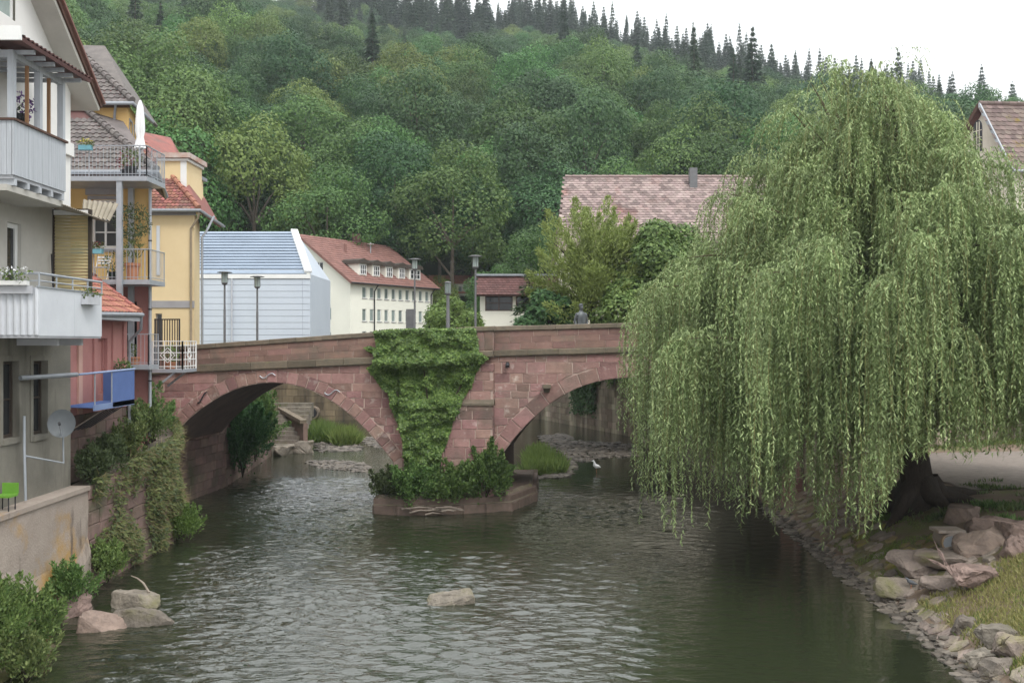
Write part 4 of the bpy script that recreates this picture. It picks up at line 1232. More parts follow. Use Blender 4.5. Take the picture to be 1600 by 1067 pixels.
# main roof (hipped); camera slope, river slope
ex0, ey0, ez0 = -12.35, 35.6, 12.80
hipt = 5.6
H1 = (ex0-hipt, ey0+hipt, ez0+0.72*hipt)
qc = [(-21.5, ey0, ez0), (ex0, ey0, ez0), H1, (-21.5, H1[1], H1[2])]
rC = MB().slab(qc, 0.1).build('roof', M['tile_dark'], hC)
tiles(rC, qc, 0.24, 0.34, M['tile_grey'], 'pan', keep=lambda p: p.x > -19.5)
qs = [(ex0, ey0, ez0), (-14.2, 42.2, ez0), (-16.6, 42.2, H1[2]), H1]
MB().slab(qs, 0.1).build('roof_slope', M['tile_grey'], hC)
for i in range(22):
    a = Vector((ex0, ey0, ez0)).lerp(Vector(H1), i/22); b = Vector((ex0, ey0, ez0)).lerp(Vector(H1), (i+1.15)/22)
    MB().tube([a+Vector((0,0,0.1)), b+Vector((0,0,0.07))], [0.13, 0.105], 8).build('ridge_tile', M['tile_grey'], rC)
pipe([(-21.5, ey0-0.06, ez0-0.03), (ex0+0.08, ey0-0.06, ez0-0.03), (-14.0, 41.5, ez0-0.03)], 0.08, M['zinc'], hC, 'gutter')
mb = MB(); mb.box(-21, -12.5, 35.62, 36.0, 12.66, 12.74); mb.build('soffit', M['brown_trim'], hC)
g0 = Vector((-12.5, 35.75, 12.72))
pipe([g0, g0+Vector((0,-0.05,-0.25)), Vector((-12.68, 35.88, 12.2)), Vector((-12.68, 35.88, 3.6))], 0.055, M['galv'], hC)
for z in (5.5, 8.0, 10.4):
    MB().lathe((-12.68, 35.88, z), [(0.065,0), (0.065,0.05)], 10).build('pipe_clip', M['darkmetal'], hC)
# upper storey set back
UY, UX, UE = 40.0, -15.0, 16.15
fU = Fr((0, UY), (1, 0), (0, -1))
mb = MB(); holed(mb, fU, -22, UX, 13.0, UE, []); mb.build('attic_wall', M['yellow'], hC, fix=False)
sU, LU = seg((UX, UY), (-15.55, 42.6))
uh = [(0.35, 0.95, 14.2, 15.6), (1.5, 2.1, 14.2, 15.6)]
mb = MB(); holed(mb, sU, 0, LU, 13.0, UE, uh, 0.15); mb.build('attic_wall', M['yellow'], hC, fix=False)
for h in uh: window(hC, sU, *h, depth=0.12, cols=1, rows=2, fw=0.05, surround=M['grey_stone'], sw=0.08)
e1 = Vector((UX+0.3, UY-0.35, UE)); t2 = 4.2; H2 = e1 + Vector((-t2, t2, t2*0.82))
qu = [(-22, e1.y, e1.z), tuple(e1), tuple(H2), (-22, H2.y, H2.z)]
rU = MB().slab(qu, 0.1).build('attic_roof', M['tile_dark'], hC)
tiles(rU, qu, 0.24, 0.34, M['tile_grey'], 'pan', keep=lambda p: p.x > -20.0)
MB().slab([tuple(e1), (-15.2, 44, UE), (-17.5, 44, H2.z), tuple(H2)], 0.1).build('roof_slope', M['tile_grey'], hC)
for i in range(16):
    a = e1.lerp(H2, i/16); b = e1.lerp(H2, (i+1.15)/16)
    MB().tube([a+Vector((0,0,0.1)), b+Vector((0,0,0.07))], [0.13, 0.105], 8).build('ridge_tile', M['tile_grey'], rU)
pipe([(-22, e1.y-0.06, UE-0.05), (e1.x+0.06, e1.y-0.06, UE-0.05), (-15.1, 43, UE-0.05)], 0.075, M['zinc'], hC, 'gutter')
pipe([(-15.35, e1.y, UE-0.1), (-15.5, UY-0.07, UE-0.5), (-15.5, UY-0.07, 13.7)], 0.05, M['zinc'], hC)
MB().box(-22, UX+0.1, UY-0.3, UY, UE-0.13, UE-0.05).build('soffit', M['brown_trim'], hC)
# balconies
def balcony(z, x0, x1, y0, y1, rh, name='balcony'):
    fl = MB().box(x0, x1, y0, y1, z-0.16, z).build(name, M['galv'], hC)
    railing(MB(), [(x0, y0+0.03), (x1-0.03, y0+0.03), (x1-0.03, y1)], z, z+rh).build('railing', M['galv'], fl)
    return fl
b_up = balcony(12.42, -17.5, XY(230, 34.2), 34.2, 35.98, 1.02)
b_mid = balcony(8.98, -17.5, XY(233, 34.4), 34.4, 35.98, 1.02)
b_low = balcony(6.1, -13.75, XY(233, 35.0), 35.0, 35.98, 1.05)
for x, y in ((XY(187, 34.3), 34.3), (XY(205, 35.85), 35.85)):
    MB().box(x-0.09, x+0.09, y-0.07, y+0.07, 3.3, 12.26).build('balcony_post', M['galv'], hC)
# white ornamental balcony on the river corner with slatted screen
OY, OX0, OX1, OZ = 37.0, XY(238, 37), XY(286, 37), ZY(577, 37)
ob = MB().box(OX0, OX1, OY, OY+1.6, OZ-0.12, OZ).build('balcony', M['galv'], hC)
mb = MB()
zt = ZY(533, 37)
for pts in ([(OX0, OY+0.03), (OX1-0.03, OY+0.03)], [(OX1-0.03, OY+0.03), (OX1-0.03, OY+1.6)]):
    a, b = Vector((*pts[0], 0)), Vector((*pts[1], 0))
    for z in (OZ+0.1, OZ+0.35, OZ+0.6, zt-0.16, zt):
        mb.bar(a+Vector((0,0,z)), b+Vector((0,0,z)), 0.03)
    for j in range(6): 
        p = a.lerp(b, j/5); mb.bar(p+Vector((0,0,OZ)), p+Vector((0,0,zt)), 0.022 if j % 5 else 0.05)
    c = a.lerp(b, 0.5)
    for s in (0.16, 0.27):
        for q0, q1 in (((-1,0),(0,1)), ((0,1),(1,0)), ((1,0),(0,-1)), ((0,-1),(-1,0))):
            d = (b-a).normalized()
            zc0 = (OZ+zt)/2
            mb.bar(c+d*q0[0]*s+Vector((0,0,zc0+q0[1]*s)), c+d*q1[0]*s+Vector((0,0,zc0+q1[1]*s)), 0.02)
mb.build('railing', M['white'], ob)
MB().bar((XY(240, 36.9), 37.1, ZY(606, 36.9)), (XY(270, 36.9), 37.1, OZ-0.12), 0.07).build('strut', M['galv'], ob)
MB().bar((XY(240, 36.9), 38.4, ZY(606, 36.9)), (XY(270, 36.9), 38.4, OZ-0.12), 0.07).build('strut', M['galv'], ob)
gx0, gx1, gy = XY(241, 38.3), XY(281, 38.3), 38.3
gb = MB(); gb.box(gx0, gx0+0.05, gy, gy+0.05, OZ+0.0, ZY(498, gy)); gb.box(gx1-0.05, gx1, gy, gy+0.05, OZ, ZY(498, gy)); gb.box(gx0, gx1, gy, gy+0.05, ZY(500, gy), ZY(498, gy))
go = gb.build('slatted_screen', M['darkmetal'], hC)
for x in np.linspace(gx0+0.1, gx1-0.1, 9): MB().box(x-0.018, x+0.018, gy+0.01, gy+0.03, OZ, ZY(500, gy)).build('slat', M['dark_wood'], go)
mb = MB(); mb.box(-15.5, OX0-0.02, 37.0, 38.6, OZ-0.12, OZ); mb.build('landing', M['galv'], hC)
# balcony things
def pot(loc, r, h, label, leaf, n, rr, group=None, m=None, lz=0.25, stem=0.0, L=0.1, W=0.05):
    t = thing('potted_plant', loc, label, 'potted plant', group)
    MB().lathe(loc, [(r*0.75,0), (r*0.95,h*0.8), (r*1.1,h*0.82), (r*1.1,h), (r*0.95,h), (r*0.9,h*0.93)], 14).build('pot', m or M['terracotta'], t)
    c = Vector(loc) + Vector((0,0,h+lz))
    if stem:
        MB().tube([Vector(loc)+Vector((0,0,h*0.9)), Vector(loc)+Vector((0.05,0.02,h+stem*0.5)), Vector(loc)+Vector((0,0,h+stem))], [0.03, 0.02, 0.012], 6).build('stem', M['bark'], t)
        c = Vector(loc) + Vector((0,0,h+stem+rr*0.6))
    cards('leaves', puff(c, rr, n, 1.1), leaf, t, L, W)
    return t
z9 = 8.985
ol = pot((XY(207, 34.9), 34.9, z9), 0.24, 0.58, 'terracotta pot with a small olive tree on the middle balcony', M['lf_olive'], 900, 0.62, stem=1.0, L=0.12, W=0.04)
cards('leaves', puff(Vector((XY(207, 34.9), 34.9, z9+1.0)), 0.4, 120, 0.8), M['lf_weed'], ol, 0.3, 0.04, up=0.9)
pot((XY(207, 35.3), 35.3, 6.105), 0.26, 0.26, 'wide terracotta pot on the lowest small balcony', M['lf_weed'], 90, 0.2)
pot((XY(266, 37.6), 37.6, OZ+0.005), 0.22, 0.25, 'low terracotta pot with leafy plant on the white ornamental balcony', M['lf_shrub'], 220, 0.36)
pot((XY(178, 35.2), 35.2, z9), 0.2, 0.3, 'dark green bushy plant beside the folding chair on the middle balcony', M['lf_b'], 200, 0.4, m=M['darkmetal'])
flower_box((XY(149, 34.35), 34.33, z9+0.85), (1, 0), 0.5, 'turquoise flower box with dark red plant on the middle balcony rail', M['bluebox'], M['lf_weed'], M['flower_r'], n=120)
flower_box((XY(122, 34.35), 34.33, z9+0.85), (1, 0), 0.4, 'turquoise flower box beside the slatted blind', M['bluebox'], M['lf_shrub'])
flower_box((XY(134, 34.15), 34.13, 12.43+0.84), (1, 0), 0.42, 'pale blue flower box with yellow flowers on the top balcony rail', M['bluebox'], M['lf_weed'], M['flower_y'])
pot((XY(205, 34.7), 34.7, 12.425), 0.2, 0.38, 'dark pot with mixed foliage on the top balcony corner', M['lf_weed'], 200, 0.35, m=M['darkmetal'])
pot((XY(196, 34.8), 34.8, 12.425), 0.15, 0.3, 'small pot with red leaved plant on the top balcony', M['flower_r'], 110, 0.3, m=M['darkmetal'])
# folding chair
t = thing('folding_chair', (XY(160, 35.1), 35.1, z9), 'white folding garden chair on the middle balcony', 'chair')
cx = XY(160, 35.1)
for s in (-0.22, 0.22):
    MB().tube([(cx+s, 34.9, z9), (cx+s, 35.3, z9+0.85)], 0.014, 6).build('leg', M['white'], t)
    MB().tube([(cx+s, 35.3, z9), (cx+s, 34.9, z9+0.45)], 0.014, 6).build('leg', M['white'], t)
MB().box(cx-0.22, cx+0.22, 34.9, 35.2, z9+0.43, z9+0.46).build('seat', M['white'], t)
for k in range(3): MB().box(cx-0.22, cx+0.22, 35.24+k*0.02, 35.26+k*0.02, z9+0.58+k*0.1, z9+0.64+k*0.1).build('back_slat', M['white'], t)
# closed parasol on the top balcony
ux, uy = XY(219, 34.6), 34.6
t = thing('parasol', (ux, uy, 12.42), 'closed white parasol standing on the top balcony', 'parasol')
MB().lathe((ux, uy, 12.425), [(0.22,0), (0.22,0.05), (0.04,0.08)], 14).build('base', M['darkmetal'], t)
MB().tube([(ux, uy, 12.45), (ux, uy, 15.0)], 0.022, 8).build('pole', M['galv'], t)
prof = [(0.05, 0.95), (0.17, 1.0), (0.13, 1.2), (0.10, 1.38), (0.14, 1.6), (0.125, 2.0), (0.09, 2.4), (0.03, 2.62)]
V = []; Fs = []; n = 24
for r_, z in prof:
    for k in range(n):
        rr = r_*(1 + 0.16*(1 if k % 4 in (0, 1) else -1)); a = 2*math.pi*k/n
        V.append((ux+rr*math.cos(a), uy+rr*math.sin(a), 12.42+z))
for j in range(len(prof)-1):
    for k in range(n): Fs.append((j*n+k, j*n+(k+1) % n, (j+1)*n+(k+1) % n, (j+1)*n+k))
MB().add(V, Fs).build('canopy', M['umbrella'], t, smooth=True)

# ================================================================== house D: pale yellow house at the bridge end
hD = thing('house', (-18, 52, TOWN), 'pale yellow house with red hipped roof at the bridge end', 'house')
DY = 50.0; DX = XY(303, DY)
fD = Fr((0, DY), (1, 0), (0, -1))
dh = (XY(243, DY), XY(253, DY), TOWN, ZY(490, DY))
mb = MB(); holed(mb, fD, -26, DX, TOWN-1, 13.3, [dh], 0.2); mb.build('wall', M['yellow_pale'], hD, fix=False)
window(hD, fD, *dh, depth=0.18, fm=M['grey_stone'], cols=1, name='door')
sD, LD = seg((DX, DY), (XY(312, 56), 56))
mb = MB(); holed(mb, sD, 0, LD, TOWN-1, 13.3, []); mb.build('side_wall', M['yellow_pale'], hD, fix=False)
mb = MB(); fbox(mb, fD, -26, DX+0.03, ZY(481, DY), ZY(470, DY), 0.003, 0.05); mb.build('stone_band', M['grey_stone'], hD)
mb = MB(); fbox(mb, fD, XY(245, DY), XY(250, DY), ZY(430, DY), ZY(353, DY), 0.003, 0.06); mb.build('shutter', M['sheet'], hD)
mb = MB(); fbox(mb, fD, -26, DX+0.1, 13.05, 13.32, 0.003, 0.12); mb.build('cornice', M['grey_stone'], hD)
eD = Vector((DX+0.35, DY-0.35, 13.3)); tD = 5.2; HD = eD + Vector((-tD, tD, tD*0.95))
qd = [(-27, eD.y, eD.z), tuple(eD), tuple(HD), (-27, HD.y, HD.z)]
rD = MB().slab(qd, 0.1).build('roof', M['tile_dark'], hD)
tiles(rD, qd, 0.2, 0.24, M['tile_redmix'], 'pan', joined=True, keep=lambda p: p.x > -21)
MB().slab([tuple(eD), (-16.2, 57, 13.3), (-19, 57, HD.z), tuple(HD)], 0.1).build('roof_slope', M['tile_redmix'], hD)
for i in range(18):
    a = eD.lerp(HD, i/18); b = eD.lerp(HD, (i+1.15)/18)
    MB().tube([a+Vector((0,0,0.1)), b+Vector((0,0,0.07))], [0.13, 0.1], 8).build('ridge_tile', M['tile_red'], rD)
pipe([(-27, eD.y-0.07, 13.24), (eD.x+0.08, eD.y-0.07, 13.24), (-15.9, 56.5, 13.24)], 0.085, M['zinc'], hD, 'gutter')
pipe([(eD.x, eD.y-0.02, 13.2), (eD.x-0.05, eD.y+0.05, 12.9), (DX-0.12, DY-0.08, 12.4), (DX-0.12, DY-0.08, TOWN)], 0.06, M['zinc_old'], hD)
pipe([(eD.x+0.15, eD.y+2.0, 13.2), (DX+0.25, DY+1.2, 12.4), (DX+0.1, DY+1.0, 12.1), (DX+0.1, DY+1.0, TOWN)], 0.06, M['zinc'], hD)
dmx0, dmx1, dmy = XY(246, 51.5), XY(291, 51.5), 51.5
mb = MB(); mb.box(dmx0, dmx1, dmy, dmy+2.6, ZY(312, dmy), ZY(247, dmy)); dm = mb.build('dormer', M['yellow_pale'], hD)
MB().box(dmx1-0.28, dmx1+0.02, dmy-0.04, dmy-0.003, ZY(312, dmy), ZY(252, dmy)).build('pilaster', M['white'], dm)
MB().box(dmx0-0.02, dmx1+0.12, dmy-0.12, dmy+2.6, ZY(252, dmy), ZY(248, dmy)).build('cornice', M['white'], dm)
MB().box(dmx0-0.1, dmx1+0.25, dmy-0.25, dmy+2.7, ZY(247.5, dmy), ZY(240, dmy)).build('dormer_roof', M['rust'], dm)
bx = MB(); bx.box(XY(292, 54), XY(304, 54), 54, 55.5, ZY(330, 54), ZY(277, 54)); bo2 = bx.build('dormer', M['yellow_pale'], hD)
MB().box(XY(291, 54), XY(309, 54), 53.8, 55.7, ZY(277, 54), ZY(272, 54)).build('dormer_roof', M['zinc'], bo2)

# ================================================================== metal clad hall
hH = thing('hall', (-18, 74, TOWN), 'pale blue metal clad hall with ribbed grey roof', 'building')
HYY = 72.0; hx0, hx1 = XY(300, HYY), XY(485, HYY)
fH = Fr((0, HYY), (1, 0), (0, -1))
ez = ZY(429, HYY)
MB().box(hx0, hx1-0.05, HYY+0.05, HYY+8, TOWN-0.5, ez).build('hall_core', M['zinc'], hH)
MB().box(hx1-0.05, hx1-0.01, HYY+0.06, HYY+8, TOWN-0.5, ez).build('side_cladding', M['hall_panel'], hH)
npan = 13
for i in range(npan):
    z0 = TOWN + (ez-0.3-TOWN)*i/npan; z1 = TOWN + (ez-0.3-TOWN)*(i+1)/npan
    for (a, b) in ((hx0, hx0+2.6), (hx0+2.6, hx1-0.55), (hx1-0.55, hx1)):
        mb = MB(); fbox(mb, fH, a+0.006, b-0.006, z0+0.012, z1-0.012, 0.0, 0.04); mb.build('cladding_panel', M['hall_panel'], hH)
mb = MB(); fbox(mb, fH, hx0, hx1+0.02, ez-0.28, ez+0.02, 0.0, 0.12); mb.build('eaves_fascia', M['white'], hH)
ra = Vector((hx0, HYY+0.2, ez+0.1)); rb = Vector((XY(479, HYY+0.2), HYY+0.2, ez+0.1)); rc = Vector((XY(457, 76.5), 76.5, ZY(362, 76.5))); rd_ = Vector((hx0-1, 76.5, ZY(362, 76.5)))
ro = MB().slab([ra, rb, rc, rd_], 0.1).build('roof', M['hall_roof'], hH)
nr = 13
for i in range(nr):
    s0, s1 = 0.10+0.9*i/nr, 0.10+0.9*(i+1)/nr
    q = [ra.lerp(rd_, s0), rb.lerp(rc, s0), rb.lerp(rc, s1-0.012), ra.lerp(rd_, s1-0.012)]
    nv = Vector((0, -0.6, 0.8))
    MB().add([q[0]+nv*0.09, q[1]+nv*0.09, q[2]+nv*0.025, q[3]+nv*0.025, q[0]+nv*0.004, q[1]+nv*0.004], [(0,1,2,3), (4,5,1,0)]).build('roof_panel', M['hall_roof'], ro, fix=False)
MB().bar(rb+Vector((0.12,0,0.1)), rc+Vector((0.12,0,0.1)), 0.5, 0.2).build('verge_trim', M['white'], hH)
q = [rb+Vector((0.3,0.2,-0.3)), Vector((hx1, HYY+0.06, ez)), Vector((hx1, HYY+8, ez)), rc+Vector((0.3,0,-0.1))]
MB().add(q, [(0,1,2,3)]).build('gable', M['hall_panel'], hH)
MB().bar(ra+Vector((0,0,0.25)), rb+Vector((0,0,0.25)), 0.04, 0.05).build('snow_guard', M['galv'], hH)
pipe([(XY(363, HYY), HYY-0.15, ez-0.3), (XY(363, HYY), HYY-0.15, TOWN)], 0.06, M['grey_paint'], hH)

# ================================================================== white house with brown roof and dormers
hW = thing('house', (-12, 100, TOWN), 'long white house with brown roof and a row of dormers', 'house')
cw0 = Vector((-15.0, 95.0)); dl = Vector((6.5, 11.0)).normalized(); Lw = 13.2
fW = Fr(cw0, dl, (dl.y, -dl.x))              # long side, outward towards right/front
dg = Vector((-dl.y, dl.x)); fG = Fr(cw0, dg, (-dl.x, -dl.y))   # gable side
ez = 12.6; ap = 17.0; hw = 6.2
rows_ = [(11.0, 12.05), (8.82, 9.98), (6.7, 7.86)]
holes = []
for k in range(10):
    u = 1.75 + k*1.135
    for z0, z1 in rows_: holes.append((u, u+0.62, z0, z1))
mb = MB(); holed(mb, fW, 0, Lw, TOWN-0.5, ez, holes, 0.15); mb.build('long_wall', M['white_house'], hW, fix=False)
for h in holes: window(hW, fW, *h, depth=0.12, cols=1, fw=0.05, gm=M['glass_curtain'], sill=M['grey_stone'])
gh = [(2.4, 3.6, 11.2, 12.4), (2.3, 3.6, 8.9, 10.1), (2.3, 3.6, 6.6, 7.8), (3.3, 4.3, 13.6, 14.4)]
mb = MB(); holed(mb, fG, 0, 2*hw, TOWN-0.5, ez, gh[:3], 0.15)
def gtri(u): return ez + (ap-ez)*(1-abs(u-hw)/hw)
us_ = [0, gh[3][0], gh[3][1], hw, 2*hw]
for a, b in zip(us_[:-1], us_[1:]):
    if a == gh[3][0]:
        mb.add([fG(a,ez), fG(b,ez), fG(b,gh[3][2]), fG(a,gh[3][2])], [(0,1,2,3)])
        mb.add([fG(a,gh[3][3]), fG(b,gh[3][3]), fG(b,gtri(b)), fG(a,gtri(a))], [(0,1,2,3)])
    else: mb.add([fG(a,ez), fG(b,ez), fG(b,gtri(b)), fG(a,gtri(a))], [(0,1,2,3)])
mb.build('gable_wall', M['white_house'], hW, fix=False)
for h in gh[:3]: window(hW, fG, *h, depth=0.12, cols=1, fw=0.06, gm=M['glass_curtain'])
window(hW, fG, *gh[3], depth=0.12, cols=2, fw=0.06)
window(hW, fG, 5.4, 5.9, 15.2, 16.0, depth=-0.02, cols=1, fw=0.04)
def wr(u, v, up=0.0):   # roof point: u along, v 0 eave..1 ridge on the visible slope
    p = fW(u, ez-0.25 + (ap+0.15-ez+0.25)*v, 0.55 - (hw+0.55)*v)
    return p + Vector((0,0,up))
qw = [wr(-0.5, 0), wr(Lw+0.5, 0), wr(Lw+0.5, 1), wr(-0.5, 1)]
rW = MB().slab(qw, 0.16).build('roof', M['tile_brown'], hW)
tiles(rW, qw, 0.4, 0.42, M['tile_brown'], 'pan', joined=True)
q2 = [fW(-0.5, ap+0.15, -hw), fW(Lw+0.5, ap+0.15, -hw), fW(Lw+0.5, ez-0.25, -2*hw-0.55), fW(-0.5, ez-0.25, -2*hw-0.55)]
MB().slab(q2, 0.16).build('roof_slope', M['tile_brown'], hW)
for i in range(5):
    u = 2.5 + i*2.05; wd = 1.15 if i < 4 else 1.9
    if i == 4: u = 10.9
    base = wr(u, 0.2)
    fz0, fz1 = base.z-0.1, base.z+1.0
    dout = 0.55 - (hw+0.55)*0.2 + 0.25
    mb = MB()
    fbox(mb, fW, u-wd/2, u+wd/2, fz0-0.2, fz1, dout-2.2, dout)
    do = mb.build('dormer', M['white_house'], hW)
    mb = MB(); pts = [fW(u-wd/2-0.25, fz1-0.02, dout+0.25), fW(u+wd/2+0.25, fz1-0.02, dout+0.25), fW(u+wd/2+0.15, fz1+0.28, dout+0.2), fW(u, fz1+0.48, dout+0.2), fW(u-wd/2-0.15, fz1+0.28, dout+0.2)]
    mb.prism(pts, fW(0,0,-3.2)-fW(0,0,0)); mb.build('dormer_roof', M['dark_wood'], do)
    window(do, fW, u-wd/2+0.12, u+wd/2-0.12, fz0+0.05, fz1-0.12, depth=-dout-0.02+0.06-0.06, cols=3, rows=2, fw=0.06, gm=M['glass'], bar=0.03)
mb = MB(); c = wr(8.3, 0.97); mb.box(c.x-0.4, c.x+0.4, c.y-0.3, c.y+0.3, c.z-0.5, c.z+0.9); mb.build('chimney', M['tile_dark'], rW)
c = wr(8.6, 0.74); MB().tube([c, c+Vector((0,0,1.1))], 0.05, 6).build('dish_mast', M['galv'], rW)
MB().lathe(c+Vector((0,-0.05,0.85)), [(0.05,0), (0.36,0.08), (0.36,0.1)], 14).build('roof_dish', M['white'], rW)
c = wr(4.3, 0.7); MB().tube([c, c+Vector((0,0,0.8))], 0.13, 8).build('vent_pipe', M['tile_brown'], rW)
pipe([wr(-0.5, 0, -0.02)+Vector((0.05,-0.05,0)), wr(Lw+0.5, 0, -0.02)+Vector((0.05,-0.05,0))], 0.07, M['darkmetal'], hW, 'gutter')
for u in (3.5, Lw-0.3): pipe([wr(u, 0, -0.05), fW(u, ez-0.9, 0.08), fW(u, TOWN, 0.08)], 0.06, M['darkmetal'], hW)

# far house with orange roof
hO = thing('house', (-7, 128, TOWN), 'distant white house with orange red roof behind the trees', 'house')
oy = 125.0; ox0, ox1 = XY(664, oy), XY(760, oy)
MB().box(ox0, ox1, oy, oy+8, TOWN-0.5, ZY(456, oy)).build('wall', M['white_house'], hO)
qo = [(ox0-0.4, oy-0.5, ZY(457, oy)), (ox1+0.4, oy-0.5, ZY(457, oy)), (ox1+0.4, oy+4.5, ZY(430, oy+4)), (ox0-2.0, oy+4.5, ZY(430, oy+4))]
rO = MB().slab(qo, 0.15).build('roof', M['tile_orange'], hO); tiles(rO, qo, 0.5, 0.5, M['tile_orange'], 'pan', joined=True)
MB().slab([qo[3], qo[2], (ox1+.4, oy+9, ZY(457, oy)), (ox0-2, oy+9, ZY(457, oy))], 0.15).build('roof_slope', M['tile_orange'], hO)
fO = Fr((0, oy), (1, 0), (0, -1))
dwo = MB(); fbox(dwo, fO, XY(704, oy), XY(744, oy), ZY(458, oy), ZY(444, oy), -2, 0.35); dd = dwo.build('dormer', M['white_house'], hO)
for a in range(4): window(dd, fO, XY(707+9.3*a, oy), XY(713+9.3*a, oy), ZY(457, oy), ZY(447, oy), depth=-0.37, cols=1, fw=0.07, gm=M['glass_curtain'])
for a, b in ((672, 680), (683, 690)): window(hO, fO, XY(a, oy), XY(b, oy), ZY(476, oy), ZY(464, oy), depth=-0.02, cols=1, fw=0.07)
# flat building with deep brown roof edge
hF = thing('building', (0.5, 72, TOWN), 'white flat roofed building with deep brown tiled eaves and dark windows', 'building')
fy = 68.0; fx0, fx1 = XY(750, fy), XY(866, fy)
fF = Fr((0, fy), (1, 0), (0, -1))
fh = [(XY(758, fy), XY(801, fy), ZY(486, fy), ZY(461, fy)), (XY(806, fy), XY(850, fy), ZY(486, fy), ZY(461, fy))]
mb = MB(); holed(mb, fF, fx0, fx1, TOWN-0.4, ZY(459, fy), fh, 0.2); mb.add([(fx0,fy,TOWN-.4), (fx0,fy+8,TOWN-.4), (fx0,fy+8,ZY(459,fy)), (fx0,fy,ZY(459,fy))], [(0,1,2,3)]); mb.build('wall', M['white_house'], hF, fix=False)
for h in fh: window(hF, fF, *h, depth=0.15, fm=M['brown_trim'], cols=2, rows=2, fw=0.07)
qf = [(fx0-0.25, fy-0.8, ZY(460, fy-0.8)), (fx1+0.3, fy-0.8, ZY(460, fy-0.8)), (fx1+0.3, fy+0.2, ZY(431, fy+.2)), (fx0-0.1, fy+0.2, ZY(431, fy+.2))]
rF = MB().slab(qf, 0.2).build('roof_edge', M['tile_dark'], hF); tiles(rF, qf, 0.25, 0.2, M['tile_dark'], 'beaver', joined=True)
MB().box(fx0-0.3, fx1+0.4, fy-0.05, fy+8, ZY(431, fy), ZY(428, fy)).build('roof', M['zinc'], hF)

# barn with long faded roof
hN = thing('barn', (12, 64, TOWN), 'big barn with long faded pink tiled roof behind the trees', 'barn')
ny0, ny1 = 60.0, 66.0
nx0e, nx0r = XY(872.5, ny0), XY(883, ny1); nx1 = 27.0
nze, nzr = ZY(392, ny0), ZY(277, ny1)
MB().box(nx0e+0.35, nx1-0.4, ny0+0.5, 2*ny1-ny0-0.5, TOWN-0.5, nze+0.3).build('wall', M['cream'], hN)
mb = MB(); mb.prism([(nx0e+0.4, ny0+0.5, nze+0.25), (nx0e+0.4, 2*ny1-ny0-.5, nze+0.25), (nx0r+0.2, ny1, nzr-0.2)], (0.3,0,0)); mb.build('gable', M['cream'], hN)
nzr2 = ZY(271, ny1)
qn = [(nx0e, ny0, nze), (nx1, ny0, nze), (nx1, ny1, nzr+0.12*1.0), (nx0r, ny1, nzr)]
qn[2] = (nx1, ny1, nzr)
rN = MB().slab(qn, 0.15).build('roof', M['tile_barn'], hN); tiles(rN, qn, 0.3, 0.27, M['tile_barn'], 'beaver', joined=True)
MB().slab([qn[3], qn[2], (nx1, 2*ny1-ny0, nze), (nx0e, 2*ny1-ny0, nze)], 0.15).build('roof_slope', M['tile_barn'], hN)
n_ = 50
for i in range(n_):
    a = Vector(qn[3]).lerp(Vector(qn[2]), i/n_); b = Vector(qn[3]).lerp(Vector(qn[2]), (i+1.1)/n_)
    MB().tube([a+Vector((0,0,0.04)), b+Vector((0,0,0.02))], [0.13, 0.11], 6).build('ridge_tile', M['tile_barn'], rN)
cxx = XY(1083, 65.2)
MB().box(cxx-0.24, cxx+0.24, 65.0, 65.5, nzr-1.2, ZY(263, 65.2)).build('chimney', M['lampmetal'], rN)

# right hand house with arched window
hR = thing('house', (30, 60, TOWN), 'cream gabled house with arched window and mossy brown roof behind the willow', 'house')
ra_ = P(1530, 163, 60.0); re_ = P(1578, 259, 57.2)
u_al = Vector((1, 0.08, 0)).normalized()
gl = Vector((-0.9, 0.45, 0))
e2 = ra_ + (ra_ - re_); e2 = Vector((ra_.x - (re_.x-ra_.x) - 0.9, ra_.y + (ra_.y-re_.y), re_.z))
base_z = TOWN
mb = MB(); off = u_al*0.35
wall_pts = [re_+off+Vector((0,0.1,-0.1)), ra_+off+Vector((0,0,-0.25)), e2+off+Vector((0,-0.1,-0.1)), Vector((e2.x, e2.y, base_z))+off, Vector((re_.x, re_.y, base_z))+off]
mb.prism(wall_pts, u_al*0.3); mb.build('gable_wall', M['cream'], hR)
a = re_+off+Vector((0,0.1,0)); mb = MB(); mb.add([Vector((a.x,a.y,base_z)), Vector((a.x,a.y,base_z))+u_al*14, a+u_al*14, a], [(0,1,2,3)]); mb.build('long_wall', M['cream'], hR)
qr = [re_-Vector((0,0.3,0.3)), re_-Vector((0,0.3,0.3))+u_al*14, ra_+u_al*14, ra_]
rR = MB().slab(qr, 0.12).build('roof', M['tile_dark'], hR)
tiles(rR, qr, 0.34, 0.36, M['tile_moss'], 'beaver', keep=lambda p: p.x < 32)
MB().slab([ra_, ra_+u_al*14, e2+u_al*14, e2], 0.12).build('roof_slope', M['tile_dark'], hR)
MB().bar(ra_-u_al*0.02, re_-u_al*0.02-Vector((0,0.3,0.3)), 0.08, 0.22).build('verge_board', M['grey_wood'], hR)
MB().bar(ra_-u_al*0.02, e2-u_al*0.02, 0.08, 0.22).build('verge_board', M['brown_trim'], hR)
for i in range(14):
    MB().tube([ra_+u_al*i*0.45+Vector((0,0,0.06)), ra_+u_al*(i+1.08)*0.45+Vector((0,0,0.05))], [0.15, 0.13], 8).build('ridge_tile', M['tile_moss'], rR)
pipe([re_-Vector((0,0.4,0.36)), re_-Vector((0,0.4,0.36))+u_al*14], 0.09, M['zinc'], hR, 'gutter')
ga = re_+off; gd = (e2-re_); gd.z = 0; gd.normalize(); gn = Vector((gd.y, -gd.x, 0)); gn = gn if gn.y < 0 else -gn
ca = P(1536.5, 205, 59.2)
hwid, arch_n = 0.33, 9
pts = []
